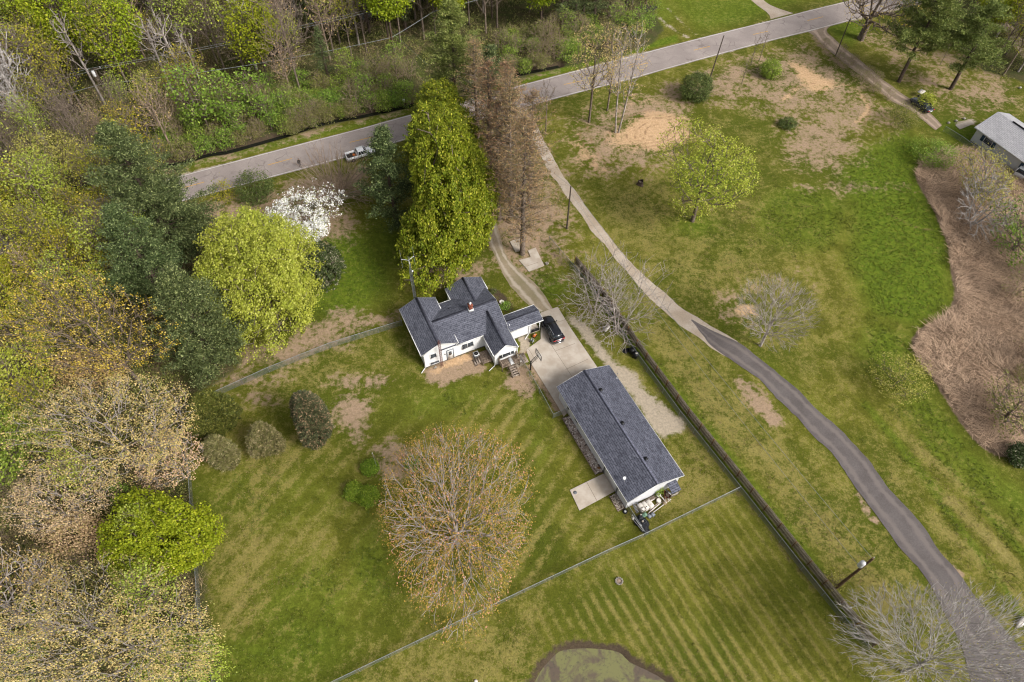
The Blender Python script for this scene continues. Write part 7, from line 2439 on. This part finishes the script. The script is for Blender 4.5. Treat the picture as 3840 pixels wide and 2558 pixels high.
bb2 = at('bird_bath', (-1.60, 64.78), 0, 'round white bird bath in the flower bed by the gravel drive', 'bird bath')
MB().lathe([(.16, 0), (.09, .08), (.08, .6), (.14, .66)], (0, 0, 0), 10).build('pedestal', 'stone', bb2)
MB().lathe([(.10, .66), (.34, .72), (.36, .78), (.30, .77), (.05, .72)], (0, 0, 0), 16).build('bowl', 'plastic_white', bb2)
tag(MB().lathe([(.28, 0), (.30, .25), (.24, .27), (.24, .02)], (0, 0, 0), 4).build('concrete_block', 'stone'), 'small pale block beside the broken concrete slab', 'block').location = (5.28, 73.04) + (0,)

yp = at('yard_pole', (-16.73, 38.16), 0, 'thin white capped pole standing on the lawn by the small shrub', 'pole')
MB().tube([(0, 0, 0), (0, 0, 4.2)], .025, 6).build('pole', 'galv', yp)
MB().blob((0, 0, 4.22), (.08, .08, .06), 1).build('cap', 'plastic_white', yp)
for i, (p, lab) in enumerate((((37.94, 22.09), 'taller yellow stake below the transformer pole'), ((38.29, 21.95), 'shorter yellow stake below the transformer pole'))):
    st_ = at('yellow_stake', p, 0, lab, 'stake')
    MB().tube([(0, 0, -.05), (.1, .1, 1.9 - i * .4)], .04, 6).build('shaft', 'yellow', st_)
    MB().tube([(.1, .1, 1.9 - i * .4), (.1, .1, 1.93 - i * .4)], .05, 6).build('cap', 'yellow', st_)
fp = at('fire_ring', (12.49, 24.47), 0, 'ring of stones around old ashes on the striped lawn', 'fire ring')
for i in range(11):
    a = i * 2 * PI / 11
    MB().blob((.38 * math.cos(a), .38 * math.sin(a), .07), (.12, .10, .10), i).build('stone', 'stone', fp)
MB().lathe([(.3, .01), (.28, .03), (.02, .04)], (0, 0, 0), 10).build('ash', 'bark_tan', fp)

for p, s_, lab in (((21.66, 91.58), 1.0, 'dark hollow tree stump in the field beside the pale lane'), ((50.84, 108.76), .8, 'weathered grey stump in a weedy clump')):
    sm = at('tree_stump', p, .5, lab, 'tree stump')
    mb = MB()
    rg_ = random.Random(int(p[0]))
    k_ = 14
    prf = [(.62, -.05), (.52, .2), (.46, .5), (.44, .75)]
    V = [((r_ * (1 + .16 * math.sin(3 * 2 * PI * i / k_) + rg_.uniform(-.05, .05))) * math.cos(2 * PI * i / k_) * s_, (r_ * (1 + .16 * math.sin(3 * 2 * PI * i / k_))) * math.sin(2 * PI * i / k_) * s_, z * s_ + (rg_.uniform(-.08, .08) if z > .7 else 0)) for r_, z in prf for i in range(k_)]
    mb.add(V, [(j * k_ + i, j * k_ + (i + 1) % k_, (j + 1) * k_ + (i + 1) % k_, (j + 1) * k_ + i) for j in range(3) for i in range(k_)])
    mb.build('bark_shell', 'bark_dark', sm)
    MB().lathe([(.40 * s_, .40 * s_), (.02, .42 * s_)], (0, 0, 0), 12).build('core', 'bark', sm)

def mailbox(p, rz, label, body='white_metal'):
    o = at('mailbox', p, rz, label, 'mailbox')
    MB().box((0, 0, .5), (.10, .10, 1.0)).build('post', 'wood_grey', o)
    mb = MB()
    loft(mb, [(-.26, [(.01, 1.0), (.12, 1.0), (.12, 1.14), (.08, 1.21), (.01, 1.23)]), (.26, [(.01, 1.0), (.12, 1.0), (.12, 1.14), (.08, 1.21), (.01, 1.23)])])
    b_ = mb.build('box', body, o)
    MB().box((.1, -.13, 1.2), (.04, .02, .14)).build('flag', 'red_lamp', b_)
    return o


rsg = at('road_sign', (-20.75, 112.55), math.radians(20), 'small white sign on a post on the ditch bank behind the maples', 'sign')
MB().box((0, 0, .7), (.06, .06, 1.4)).build('post', 'wood_grey', rsg)
MB().box((0, -.05, 1.45), (.45, .03, .60)).build('panel', 'white_metal', rsg)

wbd = at('white_table', (78.15, 117.70), .7, 'white square tabletop on a dark pedestal near the dark car', 'table')
MB().box((0, 0, 1.0), (1.5, 1.0, .06)).build('tabletop', 'plastic_white', wbd)
MB().lathe([(.4, 0), (.4, .08), (.06, .12), (.06, .97)], (0, 0, 0), 10).build('pedestal', 'black', wbd)
for i, (p, lab) in enumerate((((80.73, 109.26), 'white rock left of the neighbour walk'), ((82.35, 109.93), 'second white rock beside the neighbour walk'), ((84.15, 110.62), 'third white rock, nearest the neighbour house'), ((98.79, 120.60), 'white junk bag under the trees at the upper right'))):
    tag(MB().blob((0, 0, .15), (.3, .25, .2), 20 + i).build('white_rock', 'stone'), lab, 'rock').location = p + (0,)

# bins and tyres beside the fence, bench
for i, (p, lab) in enumerate((((16.89, 56.28), 'black wheeled bin at the fence, the upper one'), ((17.31, 55.54), 'black wheeled bin at the fence, the lower one'))):
    o = at('trash_bin', p, .6 + i * .4, lab, 'trash bin')
    mb = MB()
    V = [(-.26, -.28, .05), (.26, -.28, .05), (.26, .28, .05), (-.26, .28, .05), (-.32, -.34, .98), (.32, -.34, .98), (.32, .34, .98), (-.32, .34, .98)]
    mb.add(V, [(0, 3, 2, 1), (4, 5, 6, 7), (0, 1, 5, 4), (1, 2, 6, 5), (2, 3, 7, 6), (3, 0, 4, 7)])
    mb.build('bin_body', 'black', o)
    MB().box((0, 0, 1.02), (.72, .74, .06)).build('lid', 'black', o)
    for s in (-.25, .25):
        MB().lathe([(.12, -.03), (.12, .03)], (s, .32, .12), 10, 'X').build('wheel', 'tyre', o)
tag(MB().box((0, 0, .02), (.34, .26, .04)).box((.02, .03, .05), (.2, .1, .02)).build('newspaper', 'plastic_white'), 'crumpled paper lying on the lower black bin lid', 'paper').location = (17.37, 55.54) + (1.07,)
for i, (p, lab) in enumerate((((16.00, 56.57), 'old tyre on the grass left of the black bins'), ((16.50, 56.72), 'old tyre leaning beside its twin at the black bins'))):
    o = MB().lathe([(.20, -.1), (.34, -.1), (.38, -.05), (.38, .05), (.34, .1), (.20, .1), (.20, -.1)], (0, 0, .1), 18).build('old_tyre', 'tyre')
    o.location = p + (0.0 + i * .06,)
    tag(o, lab, 'tyre')
bc = at('garden_bench', (13.56, 60.30), HA + .5, 'white and dark bench under the leafless trees by the fence', 'bench')
MB().box((0, -.1, .45), (1.2, .42, .05)).build('seat', 'plastic_white', bc)
MB().box((0, .22, .72), (1.2, .05, .5)).build('backrest', 'grey_metal', bc)
for x_ in (-.5, .5):
    for y_ in (-.25, .2):
        MB().box((x_, y_, .22), (.06, .06, .44)).build('leg', 'black', bc)

# stone beds beside the barn
def stonebed(name, x0, x1, y0, y1, n, seed, label, smin=.06, smax=.15):
    rg_ = random.Random(seed)
    mb = MB()
    for i in range(n):
        s_ = rg_.uniform(smin, smax)
        mb.blob((rg_.uniform(x0, x1), rg_.uniform(y0, y1), s_ * .5), (s_, s_ * rg_.uniform(.7, 1), s_ * .7), i, 6, 4, .15)
    o = stuff(mb.build(name, M['pebbles'], None), label, 'stones')
    o.location = (barn.location[0], barn.location[1], 0)
    o.rotation_euler = (0, 0, BA)
    return o


m = leafmat('mixed_stones', C(206, 192, 176), C(136, 120, 106), C(236, 228, 216), trans=0, scale=2.0, rough=.8)
M['pebbles'] = m
struct(MB().prism([bp_(*p)[:2] for p in ((-1.05, 5.45), (-.02, 5.3), (-.02, 14.3), (-1.0, 14.4))], -.02, .045).build('stone_bed', 'bark_dark'))
struct(MB().prism([bp_(*p)[:2] for p in ((-1.0, .0), (-.02, .0), (-.02, 2.2), (-1.0, 2.2))], -.02, .045).build('stone_bed', 'bark_dark'))
stonebed('river_stones', -1.0, -.06, 5.5, 14.2, 750, 1, 'strip of mixed river stones along the long barn wall')
stonebed('river_stones', -.95, -.06, .1, 2.15, 420, 2, 'small bed of pea stones at the front corner of the barn', .035, .07)
eb = at('bed_edging', bp_(0, 0), BA, 'timber edging of the stone bed along the barn', 'edging')
MB().beam((-1.1, 5.4, .08), (-1.05, 14.4, .08), .09, .12).build('timber', 'wood_grey', eb)
MB().beam((-1.05, 0, .06), (-1.05, 2.2, .06), .06, .08).build('timber', 'wood_grey', eb)
for i, (x_, y_) in enumerate(((-.35, 6.6), (-.3, 6.0))):
    o = MB().blob((0, 0, .12), (.22, .18, .16), 40 + i).build('boulder', 'wood_orange' if i else 'stone')
    o.location = bp_(x_, y_)
    tag(o, ('tan boulder' if not i else 'rusty orange boulder') + ' in the stone strip by the barn', 'boulder')

# ---------------------------------------------------------------- junk behind the barn
jx = lambda name, x, y, z, rz, label, cat: at(name, bp_(x, y, z), BA + rz, label, cat)
for i, (x_, y_, lab) in enumerate(((1.60, -.88, 'left of the three white plastic tanks behind the barn'), (2.13, -.92, 'middle of the three white plastic tanks behind the barn'), (2.78, -.95, 'right of the three white plastic tanks behind the barn'))):
    o = jx('plastic_tank', x_, y_, 0, .1, lab, 'tank')
    mb = MB()
    loft(mb, [(-.30, [(.01, .05), (.42, .05), (.48, .12), (.48, .50), (.40, .60), (.01, .62)]), (-.22, [(.01, .0), (.48, .0), (.52, .1), (.52, .58), (.46, .68), (.01, .70)]), (.22, [(.01, .0), (.48, .0), (.52, .1), (.52, .58), (.46, .68), (.01, .70)]), (.30, [(.01, .05), (.42, .05), (.48, .12), (.48, .50), (.40, .60), (.01, .62)])])
    mb.build('tank_body', 'plastic_white', o)
    MB().lathe([(.06, .69), (.06, .74), (.01, .75)], (0, -.2, 0), 10).build('cap', 'black' if i == 1 else 'plastic_white', o)
for i, (x_, y_, lab) in enumerate(((4.35, -.45, 'rusty rimmed white bucket nearest the barn gable'), (3.98, -1.05, 'clean white bucket with a lid among the boards'))):
    o = jx('bucket', x_, y_, 0, 0, lab, 'bucket')
    MB().lathe([(.22, 0), (.27, .5), (.28, .52)], (0, 0, 0), 18).build('pail', 'plastic_white' if i else 'stone', o)
    MB().lathe([(.285, .52), (.285, .56), (.24, .57), (.02, .56)], (0, 0, 0), 18).build('lid', 'plastic_white', o)
bs = jx('board_pile', 2.9, -.32, 0, .02, 'pile of long pale boards leaning along the barn gable', 'boards')
for i in range(7):
    MB().beam((-1.5 + .1 * i, .12 - i * .07, .10 + .07 * (i % 3)), (1.0 + .12 * (i % 4), .18 - i * .07, .16 + .05 * (i % 3)), .06, .09).build('board', 'wood_light', bs)
b2 = jx('board_pile', 3.4, -1.6, 0, .02, 'loose white boards and posts in front of the tanks', 'boards')
for a, b_, mt in (((-.9, -.35, .1), (2.2, .12, .12), 'plastic_white'), ((-1.2, -.1, .12), (.9, .30, .16), 'plastic_white'), ((-1.0, .12, .2), (.7, .42, .24), 'wood_light'), ((-2.0, -.25, .08), (-.3, .02, .1), 'wood_light'), ((1.1, 1.3, .5), (1.35, -.1, .3), 'plastic_white'), ((-1.9, .75, .62), (.2, .92, .66), 'plastic_white'), ((1.3, .5, .2), (2.0, .2, .15), 'plastic_white')):
    MB().beam(a, b_, .11, .06).build('board', mt, b2)
pn = jx('plywood_sheet', 4.75, -1.42, .25, .5, 'square tan plywood sheet resting on the boards', 'plywood')
MB().box((0, 0, 0), (.85, .55, .03)).build('sheet', 'tan_board', pn)
MB().box((0, .2, -.12), (.7, .06, .2)).build('batten', 'wood_light', pn)
wbb = jx('wheelbarrow', 5.3, -.85, 0, 1.1, 'rusty red wheelbarrow full of debris beside the lean-to', 'wheelbarrow')
mb = MB()
V = [(-.35, -.25, .3), (.35, -.2, .3), (.35, .2, .3), (-.35, .25, .3), (-.5, -.36, .6), (.55, -.32, .6), (.55, .32, .6), (-.5, .36, .6)]
mb.add(V, [(0, 3, 2, 1), (0, 1, 5, 4), (1, 2, 6, 5), (2, 3, 7, 6), (3, 0, 4, 7)])
mb.build('tray', 'brick', wbb)
for s in (-.22, .22):
    MB().beam((.6, s * .4, .25), (-.95, s * 1.3, .55), .05).build('handle', 'wood_light', wbb)
    MB().beam((-.3, s, .3), (-.4, s, .0), .04).build('leg', 'black', wbb)
MB().lathe([(.18, -.05), (.18, .05)], (.62, 0, .18), 12, 'Y').build('wheel', 'tyre', wbb)
MB().blob((0, 0, .58), (.38, .24, .12), 3, 10, 5, .3).build('load', 'bark_dark', wbb)
ws = jx('white_screen', 5.62, -.62, 0, .35, 'white framed screen panel leaning against the lean-to', 'panel')
MB().box((0, 0, .55), (.28, 1.1, .05), 0, np.array(Matrix.Rotation(.5, 3, 'Y'))).build('frame', 'plastic_white', ws)
MB().box((0.01, 0, .60), (.16, .9, .05), 0, np.array(Matrix.Rotation(.5, 3, 'Y'))).build('mesh', 'grey_metal', ws)
for i, (x_, y_, h_, lab) in enumerate(((4.35, -.30, 1.1, 'leafy weed growing against the barn gable, the wider one'), (4.75, -.22, 1.7, 'tall leafy weed growing against the barn gable'))):
    plant_tree('weed', decid('weed', 400 + i, .28, h_ * .4, h_ * .6, n_t=24, leaf='shrub_bright', leafn=14, lsize=.12, spread=.12, rt=.02, tip=.006), bp_(x_, y_)[:2], lab, 'plant')
ld = jx('metal_grate_ladder', .85, -.6, 0, 0, 'short brown slatted ladder standing by the barn corner', 'ladder')
for s in (-.17, .17):
    MB().beam((s, .45, .9), (s + .15, -.55, .05), .04, .08).build('side_rail', 'wood_grey', ld)
for i in range(7):
    t = (i + .5) / 7
    MB().box((.15 * t, .45 - 1.0 * t, .92 - .85 * t), (.38, .10, .03)).build('rung', 'blind', ld)
chs = jx('scrap_pipes', 1.3, -.32, 0, .2, 'bundle of bent grey pipes beside the ladder', 'pipes')
for i in range(4):
    MB().tube([(-.1 + .09 * i, .25, .9 - .1 * i), (-.05 + .08 * i, -.1, .7), (.05 * i, -.5, .1)], .025, 5).build('pipe', 'grey_metal', chs)
gb = jx('green_crate', 1.40, -1.80, .1, 0, 'faded green plastic crate behind the tanks', 'crate')
MB().box2((-.32, -.22, 0), (.32, .22, .40)).build('crate_body', 'green_plastic', gb)
MB().box2((-.02, -.24, .401), (.34, .24, .45)).build('lid', 'green_plastic', gb)
hz_ = jx('coiled_hose', 1.65, -1.25, .62, 0, 'black coiled hose draped over the white tanks', 'hose')
MB().tube([((.28 + .02 * math.sin(5 * t)) * math.cos(t), (.28 + .02 * math.sin(3 * t)) * math.sin(t), .10 + .02 * (t / 6.28)) for t in np.linspace(0, 19, 70)], .025, 5).build('coil', 'black', hz_)
for i, (x_, y_, lab) in enumerate(((2.0, -2.15, 'light grey vented box on the grass, the left one'), (2.5, -2.15, 'grey vented box with an open slatted side'))):
    o = jx('vented_box', x_, y_, 0, .35, lab, 'box')
    MB().box2((-.2, -.25, 0), (.2, .25, .22)).build('case', 'blind', o)
    mb = MB()
    for k_ in range(5):
        mb.box((-.14 + k_ * .07, -.255, .11), (.035, .02, .16))
    mb.build('slats', 'black', o)
tp = jx('black_tarp', .68, -2.75, 0, 0, 'crumpled black tarp over scrap in the fence corner', 'tarp')
mb = MB()
for i, (c, r_) in enumerate((((0, -.2, .2), (.55, .8, .35)), ((.0, -.65, .15), (.42, .5, .28)), ((-.3, .5, .2), (.45, .5, .35)), ((.45, .1, .15), (.4, .6, .25)), ((.15, .85, .25), (.5, .35, .4)))):
    mb.blob(c, r_, 60 + i, 16, 9, .16)
mb.build('sheet', 'black_soft', tp)
for i, (c, r_) in enumerate((((.1, .3, .55), (.16, .13, .1)), ((-.35, .0, .5), (.12, .2, .08)), ((.35, 1.1, .6), (.14, .1, .08)))):
    MB().blob(c, r_, 80 + i).build('scrap_piece', 'stone' if i != 1 else 'white_metal', tp)
MB().tube([(.3 + .22 * math.cos(t), .2 + .22 * math.sin(t), .52) for t in np.linspace(0, 6.28, 20)], .02, 5).build('hoop', 'grey_metal', tp)
sc_ = jx('scrap_gate', .02, -2.2, 0, .03, 'leaning white metal frame on the fence at the junk pile', 'frame')
for a, b_ in (((0, .9, .9), (.1, -1.4, .9)), ((-.15, .7, .5), (.02, -1.4, .8)), ((0, .9, .9), (-.15, .7, .5))):
    MB().tube([a, b_], .03, 5).build('tube', 'white_metal', sc_)
mb = jx('white_canister', -.10, -1.7, .55, 0, 'white canister hanging on the fence by the junk pile', 'canister')
MB().lathe([(.14, 0), (.15, .25), (.10, .3)], (0, 0, 0), 12).build('can', 'plastic_white', mb)
sw = jx('septic_riser', -.30, -.35, 0, 0, 'round white capped pipe in a black ring by the barn corner', 'pipe')
MB().lathe([(.30, 0), (.30, .14), (.20, .15)], (0, 0, 0), 18).build('ring', 'black', sw)
MB().lathe([(.15, .1), (.15, .20), (.02, .22)], (0, 0, 0), 14).build('cap', 'white_metal', sw)
gs = jx('green_screen', .02, -.9, 0, 0, 'low green wire screen fixed to the fence at the barn corner', 'screen')
mb = MB()
mb.add([(0, .8, 0), (.28, -1.1, 0), (.28, -1.1, 1.1), (0, .8, 1.1)], [(0, 1, 2, 3)], [(0, 0), (2, 0), (2, 1), (0, 1)])
mb.build('screen_mesh', 'green_mesh', gs)
MB().tube([(0, .8, 0), (0, .8, 1.15)], .025, 5).build('post', 'galv', gs)
ww = at('drain_cover', (7.96, 35.17), 0, 'round metal drain cover at the edge of the patio slab', 'drain cover')
MB().lathe([(.24, .072), (.24, .09), (.02, .095)], (0, 0, 0), 16).build('lid', 'grey_metal', ww)
wo = at('white_object', (56.56, 20.37), .6, 'white paddle boat hull piece at the right edge below the field', 'boat')
mb = MB()
loft(mb, [(-.9, [(.01, .1), (.05, .1), (.06, .25), (.01, .26)]), (-.4, [(.01, .0), (.22, .05), (.3, .3), (.01, .28)]), (.5, [(.01, .0), (.25, .05), (.34, .3), (.01, .28)]), (.8, [(.01, .05), (.2, .08), (.25, .3), (.01, .28)])])
mb.build('hull', 'plastic_white', wo)
pf = at('white_float', (-3.42, 13.92), 0, 'white scrap on the bank left of the pond', 'scrap')
MB().blob((0, 0, .08), (.2, .16, .08), 3).build('piece', 'plastic_white', pf)
